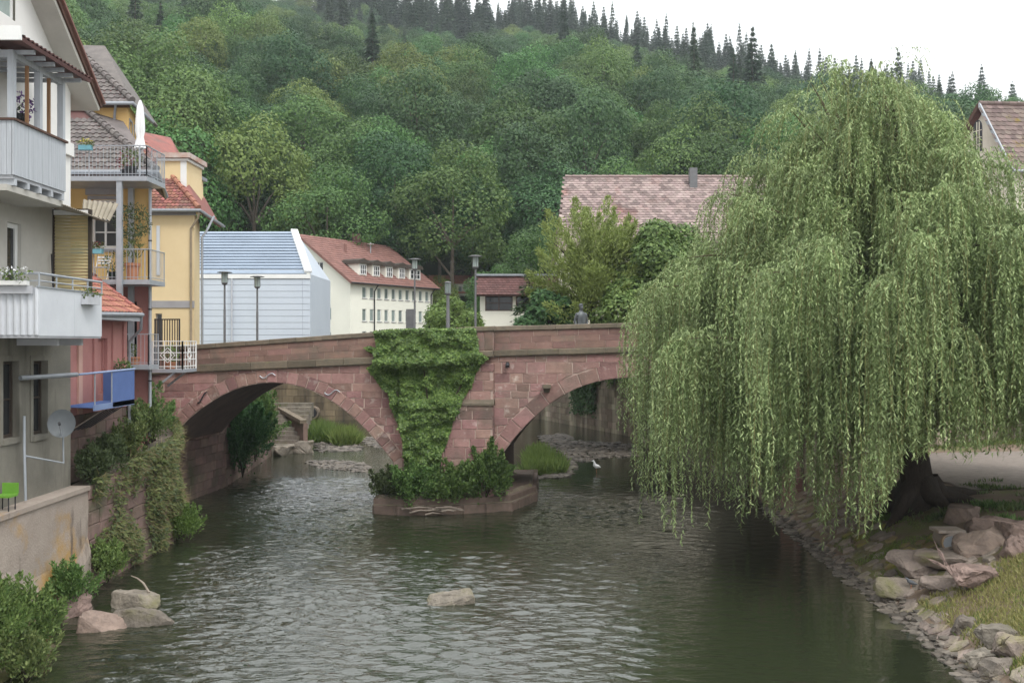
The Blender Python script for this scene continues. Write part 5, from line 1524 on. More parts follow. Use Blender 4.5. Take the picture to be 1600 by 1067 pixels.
fWn = lambda s, z: Vector((ca.x, ca.y, 0)) + gd*s + gn*0.42 + Vector((0,0,z))
zb0, zt0 = ZY(237, 59), ZY(199, 59)
outl = [(-hwid, zb0), (hwid, zb0)] + [(hwid*math.cos(t), zt0 + 0.42*math.sin(t)) for t in np.linspace(0, math.pi, arch_n)]
mb = MB(); mb.prism([fWn(s, z) for s, z in outl], -gn*0.06); wo = mb.build('window', M['darkmetal'], hR)
mb = MB()
for s in (-hwid*0.45, hwid*0.1): mb.bar(fWn(s, zb0)+gn*0.01, fWn(s, zt0+0.3)+gn*0.01, 0.04)
for z in (zb0+0.4, zb0+0.8, zb0+1.2): mb.bar(fWn(-hwid, z)+gn*0.012, fWn(hwid, z)+gn*0.012, 0.03)
mb.build('glazing_bar', M['cream'], wo)
# lower fill under the left houses
sheet('terrace', [(-60, 8), (-12.7, 8), (-12.7, 28.2), (-12.4, 36), (-14.6, 41.8), (-60, 41.8)], 2.86, M['town'], 'ground terrace under the riverside houses', 'ground')

# ------------------------------------------------------------------ trees
def crown_broad(H, Rr, nl, nleaf, base, L, W, droop=0.0, top=1.0):
    """leaf cloud of many lobes; returns leaf vertices, lobe centres"""
    cz = base + H*0.5
    d = rdir(nl*3); d = d[d[:,2] > -0.55][:nl]
    fr = rng.uniform(0.45, 0.82, (len(d), 1))
    C = np.array([0, 0, cz]) + d*fr*np.array([Rr, Rr, H*0.5])
    rl = Rr*rng.uniform(0.24, 0.42, len(C))
    w = rl**2; w /= w.sum()
    k = rng.choice(len(C), nleaf*2, p=w)
    dd = rdir(len(k))
    out = unit(C - np.array([0, 0, cz]))
    keep = (dd*out[k]).sum(1) + dd[:,2]*0.5 > -0.35
    k, dd = k[keep], dd[keep]
    p = C[k] + dd*rl[k][:,None]*rng.uniform(0.72, 1.08, (len(k), 1))*np.array([1, 1, 0.82])
    dist = np.linalg.norm(p[:,None,:] - C[None], axis=2)/rl[None]
    dist[np.arange(len(k)), k] = 9
    ok = dist.min(1) > 0.62
    p, dd = p[ok][:nleaf], dd[ok][:nleaf]
    n = len(p)
    nrm = dd + 0.7*rdir(n) + np.array([0, 0, 0.35])
    u = np.cross(nrm, rdir(n)) + np.array([0, 0, -droop])
    return leaf_verts(p, u, nrm, L*rng.uniform(0.6, 1.4, n), W*rng.uniform(0.6, 1.4, n)), C
def crown_conifer(H, Rr, base, nb, L, W, power=0.85, ragged=0.25):
    Vs = []
    z = base + (H-base)*rng.uniform(0, 1, nb)**1.05
    z = base + np.floor((z-base)/0.9)*0.9 + rng.uniform(0, 0.35, nb)
    r = Rr*np.clip(1-(z-base)/(H-base), 0.02, 1)**power*rng.uniform(1-ragged, 1.1, nb)
    a = rng.uniform(0, 2*np.pi, nb)
    per = 9
    t = np.tile(np.linspace(0.15, 1.0, per), nb)
    zz = np.repeat(z, per); rr = np.repeat(r, per); aa = np.repeat(a, per) + rng.normal(0, 0.09, nb*per)
    rad = rr*t
    p = np.stack([rad*np.cos(aa), rad*np.sin(aa), zz - 0.28*rad*t + rng.normal(0, 0.12, nb*per)], 1)
    u = np.stack([np.cos(aa), np.sin(aa), -0.35+0*aa], 1) + 0.5*rdir(len(p))
    nn = np.array([0, 0, 1.0]) + 0.6*rdir(len(p))
    k_ = 0.32 + 0.68*np.clip(rad.max()*0+(H-zz)/(H-base)*2.2, 0, 1)
    return leaf_verts(p, u, nn, k_*L*rng.uniform(0.6, 1.3, len(p)), k_*W*rng.uniform(0.6, 1.3, len(p)))
def trunk_mb(H, r0, r1=0.05, lean=(0,0), limbs=(), n=7):
    mb = MB()
    pts = [Vector((lean[0]*t*t + 0.03*H*math.sin(t*5)*0.3, lean[1]*t*t, H*t-0.6*(t == 0))) for t in np.linspace(0, 1, 6)]
    mb.tube(pts, [r0*(1-t)+r1*t for t in np.linspace(0, 1, 6)], n)
    for c in limbs:
        s = pts[2] if c[2] < H*0.7 else pts[3]
        mid = s.lerp(Vector(c), 0.55) + Vector((0, 0, 0.4))
        mb.tube([s, mid, Vector(c)], [r0*0.45, r0*0.25, r1*0.5], 5)
    return mb
BROAD = []; CONI = []
def register(kind, verts, tmb, m, tm):
    o = np_mesh('crown', verts, 4, m); me_c = o.data; bpy.data.objects.remove(o)
    me_t = None
    if tmb:
        t = tmb.build('trunk', tm); me_t = t.data; bpy.data.objects.remove(t)
    kind.append((me_c, me_t, m.name))
def remat(entry, m):
    me = entry[0].copy(); me.materials.clear(); me.materials.append(m)
    return (me, entry[1], m.name)
for i in range(5):
    H = rng.uniform(11, 15); Rr = rng.uniform(4.6, 6.2)
    v, C = crown_broad(H, Rr, 54, 17000, 3.2, 0.26, 0.20)
    register(BROAD, v, trunk_mb(3.2+H*0.7, 0.3, limbs=C[:7]), M['lf_a'], M['bark_far'])
nb0 = len(BROAD)
BA = list(BROAD); BB = [remat(e, M['lf_b']) for e in BA[:4]]; BC = [remat(e, M['lf_c']) for e in BA[2:5]]
for i in range(4):
    H = rng.uniform(21, 27)
    v = crown_conifer(H, rng.uniform(3.6, 5.0), rng.uniform(1.5, 6), 620, 0.85, 0.32, 1.05, 0.5)
    register(CONI, v, trunk_mb(H*0.97, 0.28, 0.04), M['lf_con'], M['bark_far'])
v = crown_conifer(22, 2.2, 5, 150, 0.8, 0.3, 0.7, 0.6)
register(CONI, v, trunk_mb(22, 0.25, 0.04), M['lf_dead'], M['bark_far'])
CG, CD = CONI[:4], CONI[4:]

KIND = {'lf_a': None}
LABELS = {'leaf_mid_green': 'mid green broadleaf tree in the wood on the hillside',
          'leaf_deep_green': 'deep dark green broadleaf tree in the wood on the hillside',
          'leaf_yellow_green': 'yellow green broadleaf tree in the wood on the hillside',
          'needle_green': 'dark spruce in the wood on the hillside',
          'dead_needles': 'bare brown dead spruce standing in the green hillside wood'}
GROUPS = {'leaf_mid_green': 'mid green hillside trees', 'leaf_deep_green': 'deep green hillside trees', 'leaf_yellow_green': 'yellow green hillside trees',
          'needle_green': 'hillside spruces', 'dead_needles': 'dead hillside spruces'}
def put_tree(entry, loc, s, rot, label=None, group=None, name=None, sz=None):
    con = entry[2] in ('needle_green', 'dead_needles')
    o = thing(name or ('spruce_tree' if con else 'broadleaf_tree'), loc, label or LABELS[entry[2]], 'tree', group or GROUPS[entry[2]])
    o.rotation_euler = (0, 0, rot); o.scale = (s, s, sz or s)
    for me, nm in ((entry[0], 'crown'), (entry[1], 'trunk')):
        c = link(bpy.data.objects.new(nm, me)); c.parent = o
    return o
# points on the slope
SKYL = lambda px: float(np.interp(px, [0, 128, 131, 205, 215, 240, 300, 312, 455, 475, 610, 680, 745, 868, 876, 1172, 1180, 1255, 1260, 1500, 1504, 1600],
                                  [0, 60, 100, 165, 232, 232, 300, 362, 362, 370, 385, 432, 430, 430, 285, 285, 160, 100, 95, 150, 170, 160]))
pts = []
y = 84.0
while y < 520:
    sp_ = 7.2 + 0.004*(y-84)
    hwid = y*0.5*1.13 + 14
    x = -hwid
    while x < hwid:
        xx = x + random.uniform(-0.45, 0.45)*sp_; yy = y + random.uniform(-0.45, 0.45)*sp_
        yf = float(np.interp(xx, [-300, -60, -30, 80, 400], [72, 82, 104, 118, 135]))
        if yy > yf + 3: pts.append((xx, yy, float(hill_z(np.array(xx), np.array(yy))), (yy-yf)/(YR-yf)))
        x += sp_
    y += sp_*0.93
cand = []
y = 385.0
while y < 500:          # the ridge is thick with conifers
    x = -75.0
    while x < 172:
        xx = x + random.uniform(-2.5, 2.5); yy = y + random.uniform(-2.5, 2.5)
        if random.random() < 0.75: pts.append((xx, yy, float(hill_z(np.array(xx), np.array(yy))), 2.0 if yy < 482 else 2.5))
        x += 5.0
    y += 7.0
for (x, y, z, s) in pts:
    px = 800 + x/y*F
    cprob = 0.0
    if s >= 2.0: cprob = 1.0
    elif s > 0.80 and -85 < x < 170: cprob = 0.6
    elif s > 0.68 and -60 < x < 150: cprob = 0.35
    elif s > 0.9 and 195 < x: cprob = 0.5
    elif s > 0.25: cprob = 0.06
    if random.random() < cprob:
        e = random.choice(CG); sc = random.uniform(0.7, 1.4)
    else:
        nv = noise.noise(Vector((x*0.02, y*0.02, 1.7)))
        r_ = random.random() + nv*0.5
        e = random.choice(BA if r_ < 0.48 else (BB if r_ < 0.84 else BC))
        sc = random.uniform(0.66, 1.18)*(1.22 if y < 230 else 1.0)
        if s > 0.85: sc *= 0.8
    if 5 < x < 60 and 0.36 < s < 0.52 and random.random() < 0.13: e = CD[0]; sc = random.uniform(0.6, 0.85)
    top = z + 15*sc
    py = HY - (top-CAM_Z)/y*F
    vis = -20 < px < 1620 and py < SKYL(min(max(px, 0), 1600)) + 25 and not (1255 < px < 1495)
    cand.append((y, x, z, s, e, sc, vis, px))
vis_sorted = sorted([c for c in cand if c[6]], key=lambda c: c[0] - (400 if c[4] in CD else 0))
solo = vis_sorted[:292]; solo_ids = set(id(c) for c in solo)
SRC = {}
for c in solo:
    where = next(w for lim_, w in ((312, 'above the yellow houses'), (480, 'above the blue metal hall'), (680, 'above the long white house'), (870, 'above the flat roofed building'), (1180, 'above the barn roof'), (9999, 'behind the top of the willow')) if c[7] < lim_)
    lvl = 'at the foot of the hill' if c[3] < 0.10 else ('on the lower hillside' if c[3] < 0.24 else 'on the middle hillside' if c[3] < 0.5 else 'on the upper hillside')
    lead = LABELS[c[4][2]].split(' in the')[0].replace(' standing', '')
    lb = lead + ' ' + lvl + ' ' + where
    o = put_tree(c[4], (c[1], c[0], c[2]), c[5], random.uniform(0, 6.28), sz=c[5]*random.uniform(0.88, 1.2), label=lb, group=lead.replace(' tree', '') + ' trees ' + lvl + ' ' + where)
    if c[4][0].name not in SRC: SRC[c[4][0].name] = [ch for ch in o.children if ch.name.startswith('crown')][0]
rest = [c for c in cand if id(c) not in solo_ids and -120 < c[7] < 1720]
def scatter(name, items, label, entries):
    """the remaining trees of the wood as one object: crowns instanced on points"""
    me = bpy.data.meshes.new(name)
    me.from_pydata([(c[1], c[0], c[2]) for c in items], [], [])
    a = me.attributes.new('scl', 'FLOAT', 'POINT'); a.data.foreach_set('value', np.array([c[5] for c in items], dtype=np.float32))
    a = me.attributes.new('rotz', 'FLOAT', 'POINT'); a.data.foreach_set('value', np.array([random.uniform(0, 6.28) for c in items], dtype=np.float32))
    a = me.attributes.new('pick', 'INT', 'POINT'); a.data.foreach_set('value', np.array([random.randrange(len(entries)) for c in items], dtype=np.int32))
    o = link(bpy.data.objects.new(name, me)); tag(o, label, 'forest', kind='stuff')
    ng = bpy.data.node_groups.new(name, 'GeometryNodeTree')
    ng.interface.new_socket('Geometry', in_out='INPUT', socket_type='NodeSocketGeometry')
    ng.interface.new_socket('Geometry', in_out='OUTPUT', socket_type='NodeSocketGeometry')
    N, Lk = ng.nodes, ng.links
    gi = N.new('NodeGroupInput'); go = N.new('NodeGroupOutput')
    jn = N.new('GeometryNodeJoinGeometry')
    for e in entries:
        oi = N.new('GeometryNodeObjectInfo'); oi.inputs['Object'].default_value = SRC[e[0].name]; oi.inputs['As Instance'].default_value = True
        Lk.new(oi.outputs['Geometry'], jn.inputs[0])
    ip = N.new('GeometryNodeInstanceOnPoints'); ip.inputs['Pick Instance'].default_value = True
    Lk.new(gi.outputs[0], ip.inputs['Points']); Lk.new(jn.outputs[0], ip.inputs['Instance'])
    def attr(nm, ty):
        n = N.new('GeometryNodeInputNamedAttribute'); n.data_type = ty; n.inputs['Name'].default_value = nm
        return [s for s in n.outputs if s.enabled][0]
    Lk.new(attr('pick', 'INT'), ip.inputs['Instance Index'])
    Lk.new(attr('scl', 'FLOAT'), ip.inputs['Scale'])
    cx = N.new('ShaderNodeCombineXYZ'); Lk.new(attr('rotz', 'FLOAT'), cx.inputs['Z']); Lk.new(cx.outputs[0], ip.inputs['Rotation'])
    Lk.new(ip.outputs[0], go.inputs[0])
    md = o.modifiers.new('scatter', 'NODES'); md.node_group = ng
    return o
for kinds, name, label in ((BA+BB+BC, 'broadleaf_wood', 'the rest of the green broadleaf wood covering the hill'), (CG, 'conifer_wood', 'the rest of the dark conifers along the hill ridge')):
    nm = set(e[0].name for e in kinds)
    ent = [e for e in kinds if e[0].name in SRC]
    if not ent:
        c = [c for c in rest if c[4][0].name in nm][0]
        o = put_tree(c[4], (c[1], c[0], c[2]), c[5], 0.0); SRC[c[4][0].name] = o.children[0]; ent = [c[4]]; rest.remove(c)
    scatter(name, [c for c in rest if c[4][0].name in nm], label, ent)

# trees of the town behind the bridge ---------------------------------
def own_tree(name, loc, label, verts, tmb, m, tm=None, cat='tree'):
    o = thing(name, loc, label, cat)
    c = np_mesh('crown', verts + np.array(loc, dtype=np.float64), 4, m, o)
    tmb.M = Matrix.Translation(loc)
    mb = MB(Matrix.Translation(loc)); mb.add(tmb.v, tmb.f)
    mb.build('trunk', tm or M['bark'], o, smooth=True)
    return o
def crown_feather(H, Rr, base, nl, nleaf, L, W, sx=1.0):
    """upright feathery sprays"""
    C = []
    for i in range(nl):
        d = rdir(1)[0]; f = rng.uniform(0.2, 0.95)
        C.append([d[0]*Rr*f*sx, d[1]*Rr*f, base + H*(0.5+0.48*d[2]*f)])
    C = np.array(C); k = rng.integers(0, nl, nleaf)
    dirn = unit((C - np.array([0, 0, base+H*0.25]))*np.array([1, 1, 0.8]) + np.array([0, 0, 0.6]))
    t = rng.uniform(-0.5, 1.0, (nleaf, 1))
    p = C[k] + dirn[k]*t*Rr*0.42 + rng.normal(0, Rr*0.085, (nleaf, 3))*(1.15-t)
    u = dirn[k] + 0.8*rdir(nleaf)
    return leaf_verts(p, u, rdir(nleaf), L*rng.uniform(0.6, 1.3, nleaf), W*rng.uniform(0.6, 1.3, nleaf)), C
ty = 53.0
v, C = crown_feather(8.6, 2.7, 0.1, 120, 42000, 0.22, 0.06, 1.05)
own_tree('feathery_tree', (XY(925, ty), ty, TOWN), 'pale yellow green feathery tree in front of the barn', v, trunk_mb(6, 0.22, limbs=C[:16]), M['lf_tam'])
v, C = crown_broad(8.0, 2.5, 52, 17000, 0.3, 0.22, 0.15)
own_tree('maple_tree', (XY(1030, ty-0.5), ty-0.5, TOWN), 'rounded bright green tree between the feathery tree and the willow', v, trunk_mb(5, 0.14, limbs=C[:10]), M['lf_shrub'])
v, C = crown_broad(4.6, 2.3, 40, 9000, 0.1, 0.20, 0.14)
own_tree('bush', (XY(988, 51.5), 51.5, TOWN), 'low bright green bush at the foot of the feathery tree', v, trunk_mb(3, 0.12, limbs=C[:8]), M['lf_shrub'], cat='bush')
v = crown_conifer(5.6, 1.5, 0.3, 330, 0.35, 0.12, 0.8, 0.4)
own_tree('conifer', (XY(828, 55), 55, TOWN), 'young dark conifer beside the flat roofed building', v, trunk_mb(5.2, 0.12, 0.03), M['lf_b'])
v, C = crown_broad(3.8, 1.6, 26, 4500, 0.2, 0.22, 0.15)
own_tree('bush', (XY(858, 53), 53, TOWN), 'dark green bush behind the bridge parapet next to the conifer', v, trunk_mb(2.6, 0.1, limbs=C[:6]), M['lf_b'], cat='bush')
v, C = crown_broad(3.6, 1.75, 30, 4600, 0.3, 0.20, 0.11)
own_tree('shrub', (XY(706, 58), 58, TOWN), 'light green shrub rising behind the bridge between the street lamps', v, trunk_mb(2.8, 0.08, limbs=C[:8]), M['lf_c'], cat='shrub')
v, C = crown_broad(3.0, 1.5, 24, 3000, 0.2, 0.22, 0.13)
own_tree('shrub', (XY(688, 64), 64, TOWN), 'smaller yellow green shrub left of the thick lamp post', v, trunk_mb(2.2, 0.08, limbs=C[:6]), M['lf_c'], cat='shrub')
for px_, yy, s, e, lb in ((845, 82, 0.62, BA[1], 'round green tree behind the flat roofed building'), (690, 112, 0.5, BC[0], 'small yellow green tree behind the orange roofed house'),
                          (770, 100, 0.55, BA[0], 'mid green tree above the flat roofed building'), (730, 135, 0.7, BC[1], 'yellow green tree standing beyond the orange roof')):
    put_tree(e, (XY(px_, yy), yy, TOWN), s, random.uniform(0, 6), label=lb, group='trees behind the town roofs')

# ------------------------------------------------------------------ weeping willow
WB = Vector((13.2, 33.0, 1.80))
willow = thing('willow_tree', tuple(WB), 'huge weeping willow trailing its branches over the right bank', 'willow tree')
def spline(pts, n):
    pts = np.array(pts, dtype=float); t = np.linspace(0, 1, len(pts)); tt = np.linspace(0, 1, n)
    out = np.stack([np.interp(tt, t, pts[:,k]) for k in range(3)], 1)
    for _ in range(3): out[1:-1] = (out[:-2] + 2*out[1:-1] + out[2:])/4
    return out
tb = MB()
tp = spline([(13.25,33.0,1.3), (13.1,33.0,2.2), (12.75,33.0,4.0), (12.7,33.1,6.2), (12.9,33.1,8.0)], 14)
tb.tube([Vector(p) for p in tp], [0.95, 0.72, 0.58, 0.52, 0.5, 0.5, 0.5, 0.48, 0.46, 0.44, 0.42, 0.40, 0.38, 0.34], 14)
for a, L_ in ((0.15, 1.7), (0.9, 0.9), (2.6, 0.9), (3.6, 1.0), (4.9, 1.1), (5.7, 1.2)):    # root flare
    d = Vector((math.cos(a), math.sin(a), 0))
    pts_ = [Vector((13.2,33.0,2.35))+d*0.25, Vector((13.2,33,1.98))+d*0.65]
    e_ = Vector((13.2,33,0))+d*(0.65+L_*0.5); pts_.append(Vector((e_.x, e_.y, bank_z(e_.x, e_.y)+0.10)))
    e_ = Vector((13.2,33,0))+d*(0.65+L_); pts_.append(Vector((e_.x, e_.y, bank_z(e_.x, e_.y)-0.08)))
    tb.tube(pts_, [0.4, 0.3, 0.17, 0.06], 9)
tb.build('trunk', M['bark'], willow, smooth=True, fix=False)
crown_c = np.array([13.3, 33.0])
def prof_r(z): return np.interp(z, [6.5, 8.5, 10, 11.5, 13, 14.3, 15.3, 16.0], [9.4, 8.9, 7.6, 6.0, 4.3, 3.0, 1.9, 0.9])
strands = []; limbs = []
def add_bough(az, zt, rt, nbund, length, spread=0.55, nst=(9, 15)):
    """a bough arching out to (az, rt, zt) with bundles of hanging twigs along its outer half"""
    ca, sa = math.cos(az), math.sin(az)
    start = np.array([12.9, 33.1, min(7.5, zt-2.0)])
    tip = np.array([float(np.interp(zt, [7, 9, 11, 13, 16], [13.3, 13.2, 12.7, 11.7, 11.0])) + ca*rt, crown_c[1] + sa*rt, zt])
    lim = float(np.interp(tip[0], [3.5, 6, 8, 9.4, 10.6, 12.0, 13.0, 14.0, 18], [8.5, 10.6, 12.9, 15.0, 16.3, 15.9, 13.6, 11.2, 10.7]))
    tip[2] = min(tip[2], CAM_Z + (lim-CAM_Z)*tip[1]/33.0)
    mid = start*0.45 + tip*0.55 + np.array([0, 0, 0.5 + 0.04*rt])
    path_ = spline([start, start*0.7+mid*0.3+np.array([0,0,0.6]), mid, mid*0.35+tip*0.65+np.array([0,0,0.2]), tip], 16)
    limbs.append(path_)
    for b in range(nbund):
        t = rng.uniform(0.42, 1.0)**0.8; p0 = path_[min(15, int(t*15))] + rng.normal(0, 0.18, 3)
        out = np.array([ca, sa, 0]) + rng.normal(0, spread, 3)*np.array([1, 1, 0]); out = out/ (np.linalg.norm(out)+1e-6)
        Lb = length*rng.uniform(0.55, 1.15)
        for s in range(rng.integers(*nst)):
            strands.append((p0 + rng.normal(0, 0.16, 3), unit((out + rng.normal(0, 0.35, 3)*np.array([1,1,0]))[None])[0], Lb*rng.uniform(0.6, 1.08), rng.uniform(0.25, 0.95) + 0.12*max(0, zt-11)))
nb_ = 0
for z, n, length in ((15.4, 7, 2.4), (14.4, 11, 3.0), (13.2, 14, 3.4), (12.0, 17, 3.8), (10.8, 20, 4.8), (9.6, 24, 6.2), (8.4, 27, 6.6), (7.2, 26, 5.6)):
    for i in range(n):
        az = 2*math.pi*(i + rng.uniform(-0.35, 0.35))/n + z
        r_ = float(prof_r(z))*rng.uniform(0.72, 1.06)
        far = math.sin(az) > 0.45
        add_bough(az, z + rng.uniform(-0.45, 0.45), r_, 5 if far else 11, length)
# a few wispy shoots on top
for az, z, r_ in ((2.6, 16.0, 1.2), (0.3, 16.0, 1.0), (3.0, 14.2, 3.2)): add_bough(az, z, r_, 3, 1.8, nst=(3, 6))
lv = []; tw = []
P0 = np.array([s[0] for s in strands]); O0 = np.array([s[1] for s in strands]); LN = np.array([s[2] for s in strands]); SW = np.array([s[3] for s in strands])
# strands end above the ground, the water or just short of it
def floor_z(x, y):
    w = np.interp(y, [a for a, b in WX], [b for a, b in WX])
    d = x - w
    return np.where(d < 0, 0.25, np.interp(d, [0, 2, 4, 8], [0.5, 1.5, 2.9, 4.0]))
STEP = 0.055
nseg = (LN/STEP).astype(int)
tot = int(nseg.sum())
sid = np.repeat(np.arange(len(LN)), nseg)
sl = (np.arange(tot) - np.repeat(np.cumsum(nseg)-nseg, nseg))*STEP
ph = rng.uniform(0, 6.28, len(LN)); am = rng.uniform(0.02, 0.09, len(LN))
hx = SW[sid]*(1-np.exp(-sl/0.55))
pz = 0.16*SW[sid]*np.minimum(sl, 0.5)*2*(1-np.minimum(sl, 1.0)) - (sl - 0.5*(1-np.exp(-sl/0.5)))
pp = P0[sid] + O0[sid]*hx[:,None]
side = np.stack([-O0[:,1], O0[:,0]], 1)[sid]
pp[:,:2] += side*(am[sid]*np.sin(sl*1.7+ph[sid]))[:,None]
pp[:,2] += pz
fz = floor_z(pp[:,0], pp[:,1]) + (rng.uniform(0, 1.6, len(LN))**1.5)[sid]
# the right-hand skirt hangs clear above the path
fz = np.maximum(fz, np.interp(pp[:,0]/pp[:,1], [0.29, 0.335, 0.365, 0.385, 0.6], [0.3, 1.5, 2.9, 4.2, 4.4]) + (ph[sid]/6.28)*0.8 - 0.4)
ok = pp[:,2] > fz
pp, sl2, sid2 = pp[ok], sl[ok], sid[ok]
n = len(pp)
ang = rng.uniform(0, 2*np.pi, n)
rad = np.stack([np.cos(ang), np.sin(ang), np.zeros(n)], 1)
u = rad*0.75 + np.array([0, 0, -1.0])*rng.uniform(0.35, 1.3, (n, 1)) + 0.2*rdir(n)
nn = np.cross(u, np.cross(rad, u)) + 0.5*rdir(n)
Lw = (0.155*rng.uniform(0.6, 1.25, n))[:,None]; Ww = (0.046*rng.uniform(0.7, 1.2, n))[:,None]
uu_ = unit(u); vv_ = unit(np.cross(nn, uu_))
LV = np.stack([pp + uu_*Lw*0.25 - vv_*Ww*0.5, pp + uu_*Lw, pp + vv_*Ww*0.5], axis=1).reshape(-1, 3)   # slim pointed leaves, one triangle each
fol = np_mesh('crown', LV, 3, M['lf_willow'], willow)
LIMBM = mat('willow_bark', (0.11,0.095,0.05), (0.07,0.06,0.035), 4, 0.95)
for path_ in limbs:
    r0 = 0.10 if len(tw) % 3 else 0.18
    tw.append(1)
    MB().tube([Vector(p) for p in path_], [r0*(1-i/15)+0.004 for i in range(16)], 5, cap=False).build('limb', LIMBM, willow, smooth=True, fix=False)
# thin pale twigs carrying the leaves
keep = np.arange(0, len(LN), 2)
cur = MB()
tv = []
idx0 = np.flatnonzero(np.r_[True, sid2[1:] != sid2[:-1]]); idx1 = np.r_[idx0[1:], n]
for a, b in zip(idx0, idx1):
    if (a % 3) or b-a < 8: continue
    ii = np.linspace(a, b-1, 8).astype(int); q = pp[ii]; w = 0.007
    o1 = np.array([w, 0, 0]); 
    tv.append(np.stack([q[:-1]-o1, q[:-1]+o1, q[1:]+o1*0.8, q[1:]-o1*0.8], 1).reshape(-1, 3))
tm_ = mat('willow_twig', (0.17,0.17,0.06), (0.12,0.11,0.045), 3, 0.8)
tws = np_mesh('twigs', np.concatenate(tv), 4, tm_, willow); tws['kind'] = 'stuff'

# ------------------------------------------------------------------ plants on the bridge pier
def inpoly(p, poly):
    x, y = p[:,0], p[:,1]; c = np.zeros(len(p), bool); n = len(poly)
    for i in range(n):
        x0, y0 = poly[i]; x1, y1 = poly[(i+1) % n]
        hit = ((y0 > y) != (y1 > y)) & (x < (x1-x0)*(y-y0)/((y1-y0) if y1 != y0 else 1e-9) + x0)
        c ^= hit
    return c
IVY = [(586,516),(600,514),(650,512),(700,512),(744,511),(748,530),(752,548),(765,558),(752,570),(742,585),(738,602),(726,618),(720,640),(708,660),(702,684),(694,704),(688,735),(640,740),(634,716),(633,690),(628,668),(616,650),(610,630),(606,612),(596,606),(586,592),(572,574),(584,566),(590,556),(566,541),(580,540),(594,546)]
ivy = thing('ivy', (-3.0, 41.3, 0.8), 'thick green ivy climbing the bridge pier up to the parapet', 'ivy')
def ivy_leaves(poly, n, size):
    pts = np.stack([rng.uniform(560, 770, n*2), rng.uniform(505, 745, n*2)], 1)
    pts = pts[inpoly(pts, poly)][:n]
    n = len(pts)
    u = (pts[:,0]-800)/F*41.5; z = CAM_Z - (pts[:,1]-HY)/F*41.5
    base = np.where((u > -4.5) & (u < -0.7), np.where(z < 4.4, 0.47, 0.27), 0.08)
    zs_ = np.array([zs(a) for a in u])
    base = np.where((z > zs_-0.45) & (u > PJ0-0.1) & (u < PJ1+0.1), PJ+0.06 + 0.17*np.exp(-((z-zs_+0.15)/0.28)**2), base)
    base = np.where((u > -4.5) & (u < -0.7), np.maximum(base, 0.27 + 0.30*np.exp(-((z-4.35)/0.3)**2)), base)
    nz_ = np.array([noise.noise(Vector((a*1.9, 2.0, b*1.9))) + 0.5*noise.noise(Vector((a*4.5, 7.0, b*4.5))) for a, b in zip(u, z)])
    th = 0.04 + 0.42*np.clip(nz_+0.30, 0, 1)
    zt = np.array([zc(a) for a in u])
    d = base + th*rng.uniform(0.45, 1.0, n)
    p = np.stack([u - SK*d, BY - d, np.minimum(z, zt+0.10*rng.uniform(0, 1, n)+0.05)], 1)
    nn = np.array([0.05, -1.0, 0.55]) + 0.55*rdir(n)
    uu = np.array([0, -0.25, -1.0]) + 0.7*rdir(n)
    return leaf_verts(p, uu, nn, size*rng.uniform(0.6, 1.25, n), size*0.9*rng.uniform(0.6, 1.25, n))
iv = np_mesh('leaves', ivy_leaves(IVY, 24000, 0.115), 4, M['lf_ivy'], ivy)
for q in ([(690,736),(670,640),(660,560)], [(655,738),(640,650),(600,580),(572,545)], [(680,738),(700,640),(740,565)], [(640,640),(612,612),(590,575)]):
    MB().tube([Vector((XY(a, 41.5), 41.55 if 632 < a < 770 else 41.95, ZY(b, 41.5))) for a, b in q], [0.04, 0.03, 0.02, 0.01][:len(q)], 6).build('stem', M['bark'], ivy)
def shrub(name, loc, H, Rr, nleaf, m, label, L=0.14, W=0.09, cat='shrub', group=None, lobes=26, base=0.05, spray=True):
    o = thing(name, loc, label, cat, group)
    if spray:
        v, C = crown_feather(H*0.95, Rr*0.95, base, lobes*2, int(nleaf*2.2), L*0.72, W*0.62)
    else:
        v, C = crown_broad(H, Rr, lobes, nleaf, base, L, W)
    np_mesh('foliage', v + np.array(loc), 4, m, o)
    mb = MB(Matrix.Translation(loc))
    for c in C[:7]:
        mb.tube([(0,0,-0.05), (c[0]*0.4, c[1]*0.4, c[2]*0.5), tuple(c)], [0.025, 0.018, 0.008], 5)
    mb.build('stem', M['bark'], o)
    return o
pg = 'leafy shrubs rooted on the pier plinth'
for (x, y, H, r_, n_, m, lb) in ((-5.0, 41.35, 1.25, 0.85, 2400, 'lf_olive', 'greyish leaved shrub at the outer end of the pier plinth'),
                              (-3.95, 41.05, 1.5, 1.15, 4200, 'lf_shrub', 'bright green shrub on the plinth below the ivy'),
                              (-2.45, 41.1, 1.45, 1.15, 4200, 'lf_shrub', 'bright green shrub on the plinth below the bare pilaster'),
                              (-1.05, 41.45, 2.35, 1.15, 4800, 'lf_shrub', 'tallest shrub on the plinth reaching the right arch springing')):
    shrub('shrub', (x, y, 0.62), H, r_, n_, M[m], lb, L=0.17, W=0.13, base=-0.15)
# driftwood caught on the plinth
t = thing('driftwood', (-3.2, 40.5, 0.05), 'tangle of pale driftwood roots caught against the pier plinth', 'driftwood')
for k in range(12):
    a = Vector((rng.uniform(-4.4, -2.6), 40.55+rng.uniform(-0.12, 0.05), rng.uniform(0.02, 0.35))); d = Vector((rng.uniform(0.3, 1.1), rng.uniform(-0.15, 0.1), rng.uniform(-0.12, 0.12)))
    MB().tube([a, a+d*0.5+Vector((0,0,0.05)), a+d], [0.04, 0.03, 0.012], 6).build('root', M['twig'], t)

